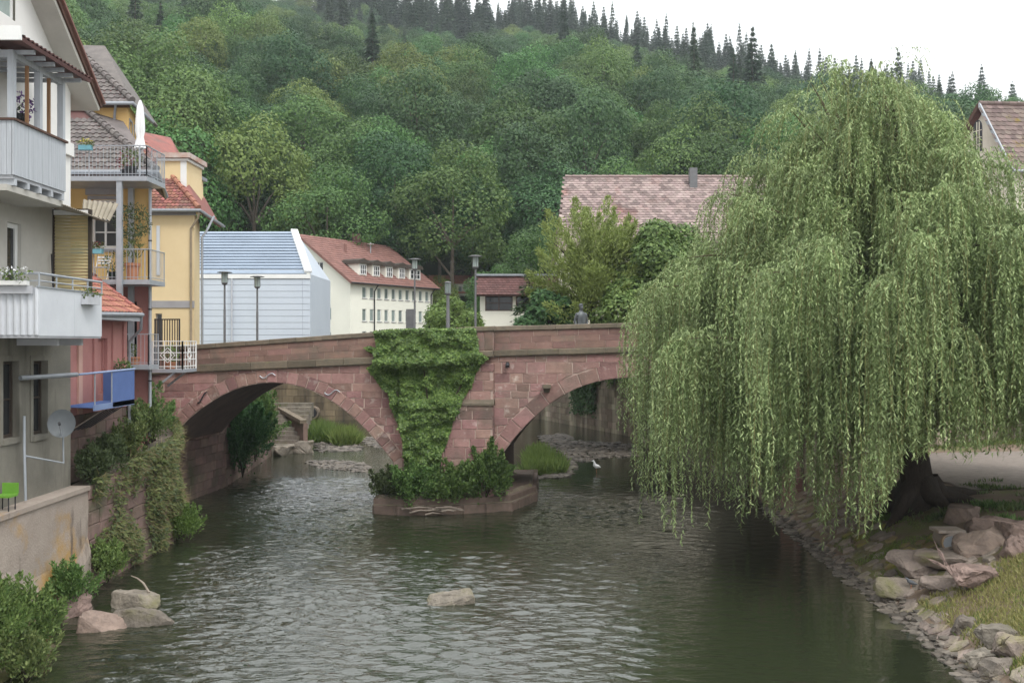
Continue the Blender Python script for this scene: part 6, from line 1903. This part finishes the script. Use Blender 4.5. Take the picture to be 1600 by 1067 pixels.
# ------------------------------------------------------------------ rocks
def rock_mb(c, sx, sy, sz, rot=0.0, n=16, tilt=(0,0), flat=0.6):
    bm = bmesh.new()
    for i in range(n):
        d = Vector(rdir(1)[0]); d = Vector((max(-.8, min(.8, d.x*1.25)), max(-.8, min(.8, d.y*1.25)), max(-flat, min(flat, d.z*1.5))))
        bm.verts.new((d.x*sx/1.6, d.y*sy/1.6, d.z*sz/(2*flat)))
    bmesh.ops.convex_hull(bm, input=bm.verts)
    bmesh.ops.delete(bm, geom=[v for v in bm.verts if not v.link_faces], context='VERTS')
    bmesh.ops.dissolve_limit(bm, angle_limit=R(9), verts=bm.verts, edges=bm.edges)
    bmesh.ops.bevel(bm, geom=list(bm.edges), offset=min(sx, sy, sz)*0.06, segments=1, affect='EDGES')
    bm.normal_update()
    Mx = Matrix.Translation(c) @ Matrix.Rotation(rot, 4, 'Z') @ Matrix.Rotation(tilt[0], 4, 'X') @ Matrix.Rotation(tilt[1], 4, 'Y')
    mb = MB(); bm.verts.index_update()
    mb.add([Mx @ v.co for v in bm.verts], [tuple(v.index for v in f.verts) for f in bm.faces]); bm.free()
    return mb
def rock(c, s, m, label, rot=0.0, group=None, n=16, name='boulder', tilt=(0,0), parent=None, cat='boulder', rough=True, flat=0.6):
    mb = rock_mb(Vector(c), *s, rot=rot, n=n, tilt=tilt, flat=flat)
    o = mb.build(name, m, parent)
    if rough and min(s) > 0.12:
        me = o.data; bm = bmesh.new(); bm.from_mesh(me)
        bmesh.ops.triangulate(bm, faces=bm.faces)
        bmesh.ops.subdivide_edges(bm, edges=bm.edges, cuts=4 if max(s) > 0.7 else 2, use_grid_fill=True)
        for v in bm.verts:
            p = v.co + Vector((s[0]*7, 0, 0))
            layer = noise.noise(Vector((p.x*0.7, p.y*0.7, p.z*9)))*0.5
            v.co += v.normal*min(s)*(0.12*noise.noise(p*2.6/max(s)) + 0.09*noise.noise(p*7/max(s)) + 0.05*noise.noise(p*18/max(s)) + 0.07*layer)
        bm.to_mesh(me); bm.free()
        me.polygons.foreach_set('use_smooth', [True]*len(me.polygons)); me.set_sharp_from_angle(angle=R(32))
    if not parent: tag(o, label, cat, group)
    return o
def wpt(px, py, z=0.0):
    Y = (CAM_Z - z)*F/(py-HY); return Vector((XY(px, Y), Y, z))
def hit(px, py):
    Y = 14.0
    while Y < 49:
        p = P(px, py, Y)
        if p.z <= bank_z(p.x, p.y) and p.x > 8.6: return Vector((p.x, p.y, bank_z(p.x, p.y)))
        Y += 0.05
    return P(px, py, 40)
c = wpt(697, 940); rock(c+Vector((0,0,-0.06)), (1.5, 0.8, 0.6), M['rock'], 'low pale rock breaking the water in midstream', name='boulder', n=26, flat=0.95, rot=0.2, tilt=(0, -0.12))
c = wpt(224, 972); rock(c+Vector((0,0.1,0.10)), (1.45, 0.9, 0.5), M['rock'], 'big rounded pale boulder in the water below the river wall', rot=0.15, n=18)
c = wpt(212, 952); rock(c+Vector((-0.1,0.4,0.10)), (1.4, 0.7, 0.5), M['rock'], 'pale boulder wedged behind the big one at the river wall', rot=-0.1)
c = wpt(158, 984); rock(c+Vector((0,0.1,0.06)), (1.1, 0.9, 0.5), M['rock_red'], 'flat layered reddish slab leaning out of the water', rot=0.3, tilt=(0.1, 0.18))
c = wpt(128, 962); rock(c+Vector((-0.3,0.2,0.2)), (0.8, 0.7, 0.6), M['rock_red'], 'dark red boulder against the foot of the concrete wall', rot=0.9)
c = wpt(228, 945); st = MB().tube([c+Vector((0.12,-0.1,0.36)), c+Vector((-0.1,0.1,0.55)), c+Vector((-0.3,0.2,0.66)), c+Vector((-0.5,0.3,0.7))], [0.03,0.026,0.02,0.012], 7).build('stick', M['twig'])
tag(st, 'bent pale stick lying across the pale boulder', 'stick')

# paving stones of the bank, parts of the bank itself
def bank_stone(y, d, sy, sd, h, m, name='paving_stone'):
    x = wl_x(y) + d
    z = bank_z(x, y)
    e = 0.1
    tx = Vector((e, 0, bank_z(x+e, y)-z)).normalized(); tyv = Vector((0, e, bank_z(x, y+e)-z)).normalized(); nv = tx.cross(tyv).normalized()
    k = random.randint(4, 6); pts = []
    a0 = random.uniform(0, 6)
    for i in range(k):
        a = a0 + 2*math.pi*(i + random.uniform(-0.2, 0.2))/k
        ca, sa = math.cos(a), math.sin(a); q = max(abs(ca), abs(sa))
        pts.append((ca/q**0.6*sd/2, sa/q**0.6*sy/2))
    o_ = Vector((x, y, z)); tl = random.uniform(-0.06, 0.06)
    g = lambda u, w, dd: o_ + tx*u + tyv*w + nv*(dd + tl*u)
    mb = stone_mb(pts, g, back=-0.12, proud=h, ch=0.03, gap=0.0, wob=0.012)
    return mb.build(name, m, BANK)
yy = 19.5
cnt = 0
while yy < 41.5:
    dd = 0.02
    lim = 2.4 if yy < 30 else 1.7
    sy = random.uniform(0.36, 0.62)
    while dd < lim:
        sd = random.uniform(0.28, 0.62)
        mossy = (29.0 < yy < 33.8 and dd > 0.5 and random.random() < 0.75)
        if random.random() < (0.93 if yy < 33 else 0.8) and not (yy < 25.2 and dd > 0.55) and cnt < 298:
            bank_stone(yy + random.uniform(-0.08, 0.08), dd + sd/2, sy*0.97, sd*0.98, random.uniform(0.02, 0.09), M['moss'] if mossy else M['slab']); cnt += 1
        dd += sd
    yy += sy
# boulders on the bank
BL = [(1508, 812, 46, 24, 0.9, 'rock_red', 'square brown block set in the earth below the trunk'),
      (1547, 826, 52, 22, 0.8, 'rock_red', 'pale topped block next to the square brown one'),
      (1545, 860, 78, 40, 1.0, 'rock_red', 'large reddish boulder beside the drain outlet'),
      (1584, 868, 40, 40, 0.8, 'rock_red', 'rounded reddish boulder at the end of the boulder row'),
      (1596, 838, 50, 30, 0.9, 'rock_red', 'pinkish slab above the rounded boulder'),
      (1500, 884, 110, 20, 1.2, 'slab', 'long flat stone slab under the drain outlet'),
      (1455, 890, 95, 30, 1.1, 'slab', 'broad flat slab on the river side of the drain outlet'),
      (1530, 920, 70, 42, 0.9, 'rock_red', 'tilted angular block at the edge of the grass'),
      (1420, 925, 80, 24, 0.9, 'slab', 'wide weathered slab above the waterline paving'),
      (1480, 925, 60, 26, 0.8, 'slab', 'grey slab between the tilted block and the paving'),
      (1560, 1010, 48, 34, 0.6, 'rock', 'angular stone at the waterline by the grass'),
      (1540, 1040, 40, 26, 0.5, 'rock', 'dark wedge of stone at the water edge'),
      (1590, 1030, 50, 40, 0.7, 'slab', 'pale slab stone at the corner of the bank'),
      (1510, 985, 36, 26, 0.5, 'rock', 'small stone at the end of the waterline paving'),
      (1565, 1052, 44, 26, 0.5, 'rock', 'low stone lying half in the water')]
for (px_, py_, w_, h_, dp, m, lb) in BL:
    p = hit(px_, py_); s = p.y/F
    rock(p + Vector((0, dp*0.25, h_*s*0.18)), (w_*s*1.15, dp, h_*s*1.15), M[m], lb, rot=random.uniform(-0.25, 0.25), n=14)
wl_p = []
for k in range(1100):
    y = random.uniform(17.5, 42.5); x = wl_x(y) + random.gauss(0.02, 0.13); wl_p.append((x, y, max(-0.02, bank_z(x, y)) + random.uniform(-0.02, 0.04)))
WLP = wl_p
# drain outlet with flaps
p = hit(1488, 858)
t = thing('drain_outlet', tuple(p), 'concrete drain outlet with pale metal flap among the mossy stones', 'drain')
MB().tube([p+Vector((0.1,0.9,0.2)), p+Vector((0,0.05,0.16))], 0.26, 16).build('pipe', M['concrete'], t, smooth=True)
MB().tube([p+Vector((-0.02,-0.01,0.16)), p+Vector((-0.04,-0.05,0.15))], 0.21, 16).build('flap', M['galv'], t)
MB().tube([p+Vector((0.05,-0.08,0.2)), p+Vector((0.02,-0.12,-0.02))], [0.11, 0.05], 10).build('flap', M['galv'], t)
MB().box(p.x+0.26, p.x+0.36, p.y-0.1, p.y+0.5, p.z-0.25, p.z+0.42).build('post', M['concrete'], t)
MB().box(p.x-0.35, p.x+0.4, p.y+0.05, p.y+0.7, p.z+0.42, p.z+0.5).build('cover', M['concrete'], t)
# pigeon on a slab
p = hit(1417, 921)
t = thing('pigeon', tuple(p+Vector((0,0,0.1))), 'small grey pigeon on the bank paving by the water', 'bird')
b0 = p+Vector((0,-0.3,0.2))
mb = MB(); mb.tube([b0+Vector((0.16,0,0.0)), b0+Vector((0.08,0,0.03)), b0+Vector((0,0,0.06)), b0+Vector((-0.07,0,0.10)), b0+Vector((-0.1,0,0.15)), b0+Vector((-0.13,0,0.165)), b0+Vector((-0.16,0,0.155))], [0.012, 0.04, 0.06, 0.05, 0.03, 0.028, 0.006], 10)
mb.build('body', mat('pigeon_grey', (0.15,0.16,0.175), None, 6, 0.7), t, smooth=True)
for s in (-0.02, 0.02): MB().tube([b0+Vector((0,s,0.02)), b0+Vector((-0.01,s,-0.1))], 0.006, 5).build('leg', M['terracotta'], t)

# ------------------------------------------------------------------ grass and weeds
def blades(name, pts, m, h, label, w=0.018, cat='grass', spread=0.45):
    pts = np.asarray(pts); n = len(pts)
    u = np.array([0, 0, 1.0]) + rng.normal(0, spread, (n, 3))
    v = leaf_verts(pts, u, rdir(n)+np.array([0, -0.6, 0]), h*rng.uniform(0.5, 1.3, n), w*rng.uniform(0.7, 1.4, n))
    o = np_mesh(name, v, 4, m)
    tag(o, label, cat, kind='stuff')
    return o
def bank_pts(n, y0, y1, d0, d1, f=None, jit=0.0):
    out = []
    while len(out) < n:
        y = random.uniform(y0, y1); d = random.uniform(d0, d1)
        if f and random.random() > f(y, d): continue
        x = wl_x(y)+d
        out.append((x, y, bank_z(x, y)-0.01))
    return out
gd = lambda y, d: 0.15 + 0.85*max(0, min(1, 0.5+1.3*noise.noise(Vector((d*0.7, y*0.7, 3)))))
blades('grass', bank_pts(17000, 17, 25.8, 0.5, 4.0, gd), M['grass_dry'], 0.16, 'dry yellowish grass on the near river bank', w=0.02)
blades('grass', bank_pts(3500, 17, 25.5, 0.4, 3.6, lambda y, d: 0.05+0.95*max(0, min(1, 0.2+1.8*noise.noise(Vector((d*1.1, y*1.1, 8)))))), M['grass'], 0.17, 'fresh green grass tufts on the near river bank', w=0.02)
blades('grass', bank_pts(4500, 27.5, 33.5, 0.4, 2.6, lambda y, d: max(0, min(1, 0.1+1.8*noise.noise(Vector((d*1.3, y*1.1, 21)))))), M['grass'], 0.09, 'short grass between the mossy bank stones')
blades('grass', bank_pts(2600, 30, 36, 2.6, 7.0, lambda y, d: max(0, min(1, -0.1+2.2*noise.noise(Vector((d*1.1, y*1.3, 31)))))), M['lf_weed'], 0.18, 'sparse weeds growing in the bare earth round the trunk', w=0.03)
blades('grass', [(x, y, bank_z(x, y)) for x, y in zip(rng.uniform(19, 40, 5000), rng.uniform(0, 1, 5000)) for y in [47.2 + 0.27*(x-19) + y*1.8 - (0.6 if x < 22 else 0)]], M['grass'], 0.22, 'strip of grass along the foot of the shaded wall', w=0.03)
for (px_, py_, r_, n_, lb) in ((1545, 792, 0.4, 500, 'low weed clump beyond the square brown block'), (1570, 815, 0.35, 400, 'dark green weed clump behind the pale topped block'), (1425, 798, 0.3, 260, 'small grassy tuft by the willow roots'), (1385, 812, 0.3, 220, 'small strappy tuft on the bare earth under the willow')):
    p = hit(px_, py_)
    o = thing('weed_clump', tuple(p), lb, 'plant')
    q = np.array(p) + np.stack([rng.normal(0, r_*0.6, n_), rng.normal(0, r_*0.6, n_), np.zeros(n_)], 1)
    v = leaf_verts(q, np.array([0, 0, 1.0])+rng.normal(0, 0.6, (n_, 3)), rdir(n_), 0.22*rng.uniform(0.5, 1.3, n_), 0.035*rng.uniform(0.6, 1.3, n_))
    np_mesh('leaves', v, 4, M['lf_shrub'], o)
    mbx = MB(); mbx.lathe(p+Vector((0,0,-0.03)), [(0.02,0), (0.05,0.03), (0.02,0.06)], 6); mbx.build('root_stock', M['dirt'], o)

# left wall: hanging weeds (nobody could count them)
def wall_pts(n):
    out = []
    while len(out) < n:
        y = random.uniform(28.4, 41.2)
        x = -11.66 if y < 35.5 else -11.66 - (y-35.5)*0.385
        zt = np.interp(y, [28.3, 35.5, 42], [2.85, 3.5, 3.7])
        z = random.uniform(0.1, zt+0.25)
        dens = 0.18 + 1.5*noise.noise(Vector((y*0.55, z*0.6, 4))) + (0.5 if y > 31.3 else -0.15) - (0.35 if z < 0.5 else 0) + (0.2 if z > zt-0.4 else 0)
        if random.random() < dens: out.append((x + random.uniform(-0.05, 0.32)*min(1, max(0.2, dens)), y, z))
    return np.array(out)
def wallcards(name, n, m, label, L, W, fall):
    q = wall_pts(n)
    u = np.array([0.55, 0, fall]) + rng.normal(0, 0.55, (n, 3)); nn = np.array([1.0, -0.5, 0.5]) + 0.6*rdir(n)
    o = np_mesh(name, leaf_verts(q, u, nn, L*rng.uniform(0.5, 1.4, n), W*rng.uniform(0.6, 1.4, n)), 4, m)
    return tag(o, label, 'weeds', kind='stuff')
wallcards('wall_weeds', 9500, M['lf_weed'], 'mat of green weeds hanging over the left river wall', 0.17, 0.06, -0.3)
wallcards('wall_grass', 4200, M['lf_dry'], 'dry brownish grasses hanging on the left river wall', 0.32, 0.014, -0.2)
wallcards('wall_creeper', 2600, M['lf_olive'], 'dark creeper patches on the left river wall', 0.12, 0.09, -0.6)
# shrubs at the left side
SH = [((-11.9, 28.9, 2.9), 1.0, 0.7, 1800, 'lf_olive', 'dark bush on the wall top below the blue canvas'),
      ((-12.0, 30.4, 3.0), 1.1, 0.75, 1900, 'lf_olive', 'bushy dark plant on the wall top beside the stone base'),
      ((-12.0, 32.0, 3.1), 1.2, 0.8, 2000, 'lf_weed', 'pale green bush on the wall top under the small balcony'),
      ((-12.1, 33.9, 3.4), 1.5, 0.9, 2600, 'lf_weed', 'tall grassy bush in front of the ochre house corner'),
      ((-13.0, 36.6, 3.4), 1.9, 0.9, 2600, 'lf_shrub', 'green bush against the left end of the bridge'),
      ((-11.4, 35.4, 0.15), 0.9, 0.9, 2200, 'lf_c', 'light green shrub leaning out over the water from the river wall'),
      ((-11.3, 28.6, 0.2), 1.1, 0.65, 1500, 'lf_shrub', 'leafy shrub at the foot of the wall behind the boulders'),
      ((-11.2, 26.0, 0.1), 1.15, 0.75, 2000, 'lf_shrub', 'bright leafy bush at the foot of the concrete wall'),
      ((-10.7, 22.3, 0.0), 1.6, 1.0, 3600, 'lf_shrub', 'large nettle bush growing from the water edge'),
      ((-11.0, 20.6, 0.0), 2.0, 1.15, 3600, 'lf_shrub', 'big nettle bush at the corner of the concrete wall'),
      ((-9.9, 20.9, -0.05), 1.0, 0.7, 1500, 'lf_weed', 'small leafy plant in the water next to the nettles')]
for (loc, H, r_, n_, m, lb) in SH:
    shrub('shrub', loc, H, r_, n_, M[m], lb, L=0.15, W=0.075)
mbx = MB(); 
for (a, b, c_) in ((-11.6, 12.0, 24.8),):
    mbx.box(-11.9, -10.3, 12.0, 23.3, -0.6, 0.02)
bb = mbx.build('bank', M['dirt']); tag(bb, 'low earth ledge at the foot of the concrete wall', 'bank', kind='structure')
# hanging bushes on the bank under and beyond the left arch
for (loc, H, r_, n_, lb) in (((-13.2, 50.2, 0.3), 4.2, 1.5, 6500, 'dense dark bush hanging to the water below the left arch'), ((-13.8, 55.0, 0.5), 4.4, 1.7, 6500, 'dense white flecked bush beyond the left arch next to the steps'),
                             ((-14.2, 42.2, 2.6), 1.6, 0.6, 1400, 'dark creeper bush at the left springing of the bridge')):
    shrub('bush', loc, H, r_, n_, M['lf_b'] if loc[1] < 52 else M['lf_shrub'], lb, L=0.20, W=0.15, cat='bush', lobes=40)
# ivy falls on the far bank wall
for (a, b, s_, lb) in ((0.0, 0.2, 1, 'dark ivy curtain hanging over the far bank wall'), (0.35, 0.6, 2, 'bright creeper spilling over the far bank wall top')):
    t = thing('creeper', (7.2, 78.5, 5.6), lb, 'creeper')
    n_ = 3800; tt = rng.uniform(0, 1, n_)
    A_, B_ = np.array([2.6, 91.0]), np.array([8.8, 74.0])
    lo_, hi_ = (0.42, 0.66) if s_ == 1 else (0.5, 1.0)
    w_ = lo_ + (hi_-lo_)*tt
    zl = (0.9 + 1.6*np.abs(rng.normal(0, 0.6, n_))) if s_ == 1 else (3.4 + 0.9*np.abs(np.sin(w_*23)))
    z_ = zl + (5.9-zl)*rng.uniform(0, 1, n_)**0.8
    xy = A_ + (B_-A_)*w_[:,None] + np.array([-0.94, -0.34])*rng.uniform(0.05, 0.55, (n_, 1))
    q = np.concatenate([xy, z_[:,None]], 1)
    np_mesh('leaves', leaf_verts(q, np.array([-0.3, -0.3, -0.8])+0.7*rdir(n_), np.array([-0.8, -0.5, 0.6])+0.6*rdir(n_), 0.24*rng.uniform(.6, 1.3, n_), 0.18*rng.uniform(.6, 1.3, n_)), 4, M['lf_b'] if s_ == 1 else M['lf_shrub'], t)
    MB().tube([(A_[0]+(B_[0]-A_[0])*0.5-0.06, A_[1]+(B_[1]-A_[1])*0.5, 5.7), (A_[0]+(B_[0]-A_[0])*0.52-0.1, A_[1]+(B_[1]-A_[1])*0.52, 1.2)], 0.04, 6).build('stem', M['bark'], t)

# ------------------------------------------------------------------ river bars, grass islands, steps
ico = bmesh.new(); bmesh.ops.create_icosphere(ico, subdivisions=1, radius=1.0)
IV = np.array([v.co[:] for v in ico.verts]); IF = np.array([[v.index for v in f.verts] for f in ico.faces]); ico.free()
def pebbles(name, pts, smin, smax, label):
    n = len(pts)
    s = rng.uniform(smin, smax, (n, 1, 1))*np.stack([rng.uniform(0.7, 1.6, n), rng.uniform(0.7, 1.3, n), rng.uniform(0.25, 0.6, n)], 1)[:,None,:]
    V = IV[None]*s*rng.uniform(0.75, 1.25, (n, len(IV), 1)) + np.asarray(pts)[:,None,:]
    Fc = (IF[None] + (np.arange(n)*len(IV))[:,None,None]).reshape(-1, 3)
    me = bpy.data.meshes.new(name); me.from_pydata(V.reshape(-1, 3).tolist(), [], Fc.tolist()); me.materials.append(M['pebble'])
    return tag(link(bpy.data.objects.new(name, me)), label, 'gravel', kind='stuff')
def px_fill(poly, n, z=0.0, zj=0.03):
    out = []
    xs_ = [p[0] for p in poly]; ys_ = [p[1] for p in poly]
    while len(out) < n:
        c_ = np.stack([rng.uniform(min(xs_), max(xs_), 400), rng.uniform(min(ys_), max(ys_), 400)], 1)
        for a in c_[inpoly(c_, poly)]:
            w_ = wpt(a[0], a[1]); out.append((w_.x, w_.y, z + rng.uniform(-zj, zj)))
    return out[:n]
pebbles('gravel', px_fill([(824,748),(838,700),(870,688),(930,690),(992,694),(1000,712),(940,716),(900,724),(888,746)], 1500, 0.0), 0.06, 0.24, 'wet gravel bar in the river behind the right arch')
pebbles('gravel', px_fill([(842,682),(876,678),(900,684),(874,692),(846,690)], 260), 0.08, 0.25, 'small gravel bank near the far wall behind the right arch')
pebbles('gravel', px_fill([(474,722),(520,719),(566,723),(584,736),(560,738),(500,732)], 380), 0.06, 0.2, 'dark gravel bar in the shallow water below the left arch')
pebbles('gravel', px_fill([(484,690),(560,694),(566,704),(500,706)], 260), 0.08, 0.25, 'gravel edge of the grassy island behind the left arch')
pebbles('gravel', px_fill([(560,684),(605,682),(625,700),(585,700)], 300), 0.08, 0.22, 'pale gravel shallows beside the grassy island')
pebbles('waterline_stones', WLP, 0.05, 0.16, 'wet stones along the waterline of the right bank')
def island(poly, n, h, label, m='grass'):
    q = np.array(px_fill(poly, n, 0.02, 0.02))
    u = np.array([0, 0, 1.0]) + rng.normal(0, 0.4, (n, 3))
    o = np_mesh('grass', leaf_verts(q, u, rdir(n)+np.array([0,-0.5,0]), h*rng.uniform(0.4, 1.3, n), 0.07*rng.uniform(0.6, 1.4, n)), 4, M[m])
    tag(o, label, 'grass', kind='stuff')
island([(819,746),(820,716),(846,706),(872,722),(886,740)], 3800, 0.75, 'bright green tall grass on the gravel bar beside the pier')
island([(482,694),(486,680),(512,680),(528,692)], 2200, 1.25, 'tall green grass tuft next to the stone steps')
island([(522,698),(528,688),(548,686),(560,697)], 2200, 1.05, 'rounded grass tuft on the island behind the left arch')
steps = thing('steps', (-14.3, 64, 0), 'weathered stone steps going down to the river behind the left arch', 'steps')
for k in range(11):
    y0 = 63.2 + 0.42*k; z1 = 0.55 + 0.23*k
    MB().box(-15.6, -13.35+0.02*k, y0, y0+0.5, z1-0.9, z1).build('step', M['rock'], steps)
a, b = P(424, 631, 68.6), P(474, 659, 63.6)
MB().bar(a, b, 0.4, 0.22).build('coping', M['coping'], steps)
MB().prism([tuple(a-Vector((0,0,0.1))), tuple(b-Vector((0,0,0.1))), (b.x, b.y, -0.4), (a.x, a.y, -0.4)], (0.25, 0.1, 0)).build('side_wall', M['wallstone'], steps)
for (px_, py_, w_, h_, lb) in ((446, 712, 1.6, 0.75, 'long pale boulder at the foot of the steps'), (472, 708, 1.2, 0.9, 'angular pale boulder at the corner of the steps'),
                               (468, 694, 1.0, 1.0, 'upright pale stone beside the steps'), (462, 676, 1.2, 1.0, 'mossy stone above the upright one beside the steps'), (428, 700, 0.8, 0.6, 'smaller stone in front of the bush by the steps')):
    c = wpt(px_, py_); rock(c+Vector((0,0.3,h_*0.3)), (w_, 1.0, h_), M['rock'], lb, rot=random.uniform(-0.3, 0.3))
t = thing('drain_hole', (-17.2, 89.6, 2.0), 'round dark pipe mouth in the streaked wall behind the left arch', 'pipe')
MB().tube([(XY(488, 88.7), 89.6, ZY(645, 88.7)), (XY(488, 88.7), 88.6, ZY(645, 88.7))], 0.55, 14).build('pipe_rim', M['farstone'], t)
MB().tube([(XY(488, 88.7), 88.61, ZY(645, 88.7)), (XY(488, 88.7), 88.57, ZY(645, 88.7))], 0.42, 14).build('pipe_mouth', M['darkmetal'], t)
# gull standing in the shallows
p = wpt(932, 738)
t = thing('gull', tuple(p), 'small white bird standing in the shallows behind the right arch', 'bird')
mb = MB(); b0 = p+Vector((0,0,0.32)); mb.tube([b0+Vector((0.22,0,-0.05)), b0+Vector((0.1,0,0)), b0, b0+Vector((-0.1,0,0.08)), b0+Vector((-0.12,0,0.22)), b0+Vector((-0.16,0,0.3)), b0+Vector((-0.25,0,0.28))], [0.02, 0.09, 0.12, 0.1, 0.05, 0.05, 0.01], 10)
mb.build('body', M['umbrella'], t, smooth=True)
for s in (-0.03, 0.03): MB().tube([b0+Vector((0,s,-0.05)), b0+Vector((0,s,-0.36))], 0.01, 5).build('leg', M['terracotta'], t)

# ------------------------------------------------------------------ street lamps and statue
def street_lamp(px_, ytop, Y, label, r_=0.06, disc=0.37, head=0.55, gz=TOWN):
    x = XY(px_, Y); zt = ZY(ytop, Y)
    t = thing('street_lamp', (x, Y, gz), label, 'street lamp')
    MB().lathe((x, Y, gz), [(r_*1.8,0), (r_*1.8,0.5), (r_,0.55), (r_,(zt-gz)*0.6), (r_*0.85,(zt-gz)*0.61), (r_*0.8,zt-gz-head-0.1)], 10).build('pole', M['lampmetal'], t, smooth=True)
    MB().lathe((x, Y, zt-head-0.1), [(0.11,0), (0.15,0.06), (0.15,0.1)], 12).build('collar', M['lampmetal'], t)
    MB().lathe((x, Y, zt-head), [(0.13,0), (0.14,head-0.07)], 12).build('lantern', M['glass_curtain'], t)
    for k in range(4):
        a = k*math.pi/2+0.4; MB().tube([(x+0.15*math.cos(a), Y+0.15*math.sin(a), zt-head), (x+0.15*math.cos(a), Y+0.15*math.sin(a), zt-0.06)], 0.012, 5).build('cage_bar', M['lampmetal'], t)
    MB().lathe((x, Y, zt-0.07), [(disc*0.98,0), (disc,0.02), (disc*0.6,0.06), (0.03,0.08)], 20).build('cover_disc', M['lampmetal'], t)
    return t
street_lamp(351, 424, 50, 'dark street lamp in front of the blue hall near the yellow house')
street_lamp(402, 431, 53, 'shorter looking street lamp in front of the middle of the blue hall')
street_lamp(648, 404, 56, 'slender street lamp in front of the white house end', r_=0.055)
street_lamp(700, 440, 49.5, 'thick posted street lamp in front of the light green shrub', r_=0.10, disc=0.18)
street_lamp(743, 399, 50, 'tall street lamp beside the flat roofed building', r_=0.06)
t = MB(); x7 = XY(641, 60); t.box(x7-0.25, x7+0.25, 60, 60.3, TOWN, ZY(483, 60)); o = t.build('advertising_pillar', M['lampmetal']); tag(o, 'slim dark grey pillar beside the slender street lamp', 'pillar')
def statue():
    Y = 44.6; x = XY(908, Y); gz = 6.62
    sc = (ZY(475, Y) - gz)/1.83
    J = [((0,0,0.95),(0.17,0.12)), ((0,0,1.15),(0.155,0.115)), ((0,0.0,1.36),(0.20,0.12)), ((0,0,1.48),(0.11,0.09)), ((0,0,1.56),(0.062,0.062)), ((0,-0.015,1.66),(0.085,0.1)), ((0,-0.01,1.77),(0.075,0.09)),
         ((0.09,0,0.9),(0.11,0.11)), ((0.11,-0.02,0.5),(0.08,0.085)), ((0.12,0,0.09),(0.055,0.06)), ((0.13,-0.14,0.04),(0.045,0.04)),
         ((-0.09,0,0.9),(0.11,0.11)), ((-0.11,0.02,0.5),(0.08,0.085)), ((-0.12,0.04,0.09),(0.055,0.06)), ((-0.13,-0.1,0.04),(0.045,0.04)),
         ((0.22,0,1.40),(0.08,0.08)), ((0.29,0.03,1.12),(0.06,0.06)), ((0.28,-0.06,0.88),(0.045,0.045)), ((0.27,-0.09,0.76),(0.045,0.03)),
         ((-0.22,0,1.40),(0.08,0.08)), ((-0.29,0.03,1.12),(0.06,0.06)), ((-0.28,-0.06,0.88),(0.045,0.045)), ((-0.27,-0.09,0.76),(0.045,0.03))]
    E = [(0,1),(1,2),(2,3),(3,4),(4,5),(5,6),(0,7),(7,8),(8,9),(9,10),(0,11),(11,12),(12,13),(13,14),(2,15),(15,16),(16,17),(17,18),(2,19),(19,20),(20,21),(21,22)]
    me = bpy.data.meshes.new('figure'); me.from_pydata([j[0] for j in J], E, [])
    o = link(bpy.data.objects.new('figure', me))
    md = o.modifiers.new('skin', 'SKIN')
    for i, j in enumerate(J): me.skin_vertices[0].data[i].radius = j[1]
    me.skin_vertices[0].data[0].use_root = True
    o.modifiers.new('sub', 'SUBSURF').levels = 2
    dg_ = bpy.context.evaluated_depsgraph_get(); me2 = bpy.data.meshes.new_from_object(o.evaluated_get(dg_))
    bpy.data.objects.remove(o)
    t = thing('statue', (x, Y, gz), 'grey bronze statue of a standing figure behind the bridge parapet', 'statue')
    me2.materials.clear(); me2.materials.append(M['bronze'])
    c = link(bpy.data.objects.new('figure', me2)); c.parent = t; c.scale = (sc, sc, sc); c.rotation_euler = (0, 0, 0.5)
    p0 = Vector((x, Y, gz))
    mb = MB(Matrix.Translation(p0) @ Matrix.Rotation(0.5, 4, 'Z') @ Matrix.Scale(sc, 4))
    n_ = 16; V = []; Fs = []
    for z, rx, ry in ((0.62, 0.27, 0.2), (0.9, 0.225, 0.17), (1.1, 0.2, 0.15), (1.3, 0.235, 0.155), (1.44, 0.2, 0.13), (1.5, 0.1, 0.1)):
        for k in range(n_):
            a = 2*math.pi*k/n_; w = 1+0.05*math.sin(5*a+z*3); V.append((rx*w*math.cos(a), ry*w*math.sin(a), z))
    for j in range(5):
        for k in range(n_): Fs.append((j*n_+k, j*n_+(k+1) % n_, (j+1)*n_+(k+1) % n_, (j+1)*n_+k))
    mb.add(V, Fs); mb.build('coat', M['bronze'], t, smooth=True)
    mb = MB(Matrix.Translation(p0) @ Matrix.Rotation(0.5, 4, 'Z') @ Matrix.Scale(sc, 4)); mb.lathe((0,0.01,1.72), [(0.085,-0.02), (0.1,0.03), (0.09,0.09), (0.04,0.125)], 12); mb.build('hair', M['bronze'], t, smooth=True)
    mb = MB(Matrix.Translation(p0) @ Matrix.Rotation(0.5, 4, 'Z') @ Matrix.Scale(sc, 4)); mb.tube([(0,-0.09,1.70), (0,-0.125,1.66), (0,-0.1,1.645)], [0.012, 0.018, 0.012], 6); mb.build('nose', M['bronze'], t, smooth=True)
statue()

# ------------------------------------------------------------------ air
hz_m = bpy.data.materials.new('haze_air'); hz_m.use_nodes = True
nt = hz_m.node_tree; nt.nodes.remove(nt.nodes['Principled BSDF'])
pv = nt.nodes.new('ShaderNodeVolumePrincipled')
pv.inputs['Color'].default_value = (0.86, 0.93, 1.0, 1); pv.inputs['Density'].default_value = 0.00028; pv.inputs['Anisotropy'].default_value = 0.2
nt.links.new(pv.outputs[0], nt.nodes['Material Output'].inputs['Volume'])
hb = MB().box(-620, 660, -40, 720, -4.0, 270).build('haze', hz_m)
tag(hb, 'pale summer haze filling the valley air', 'haze', kind='stuff')
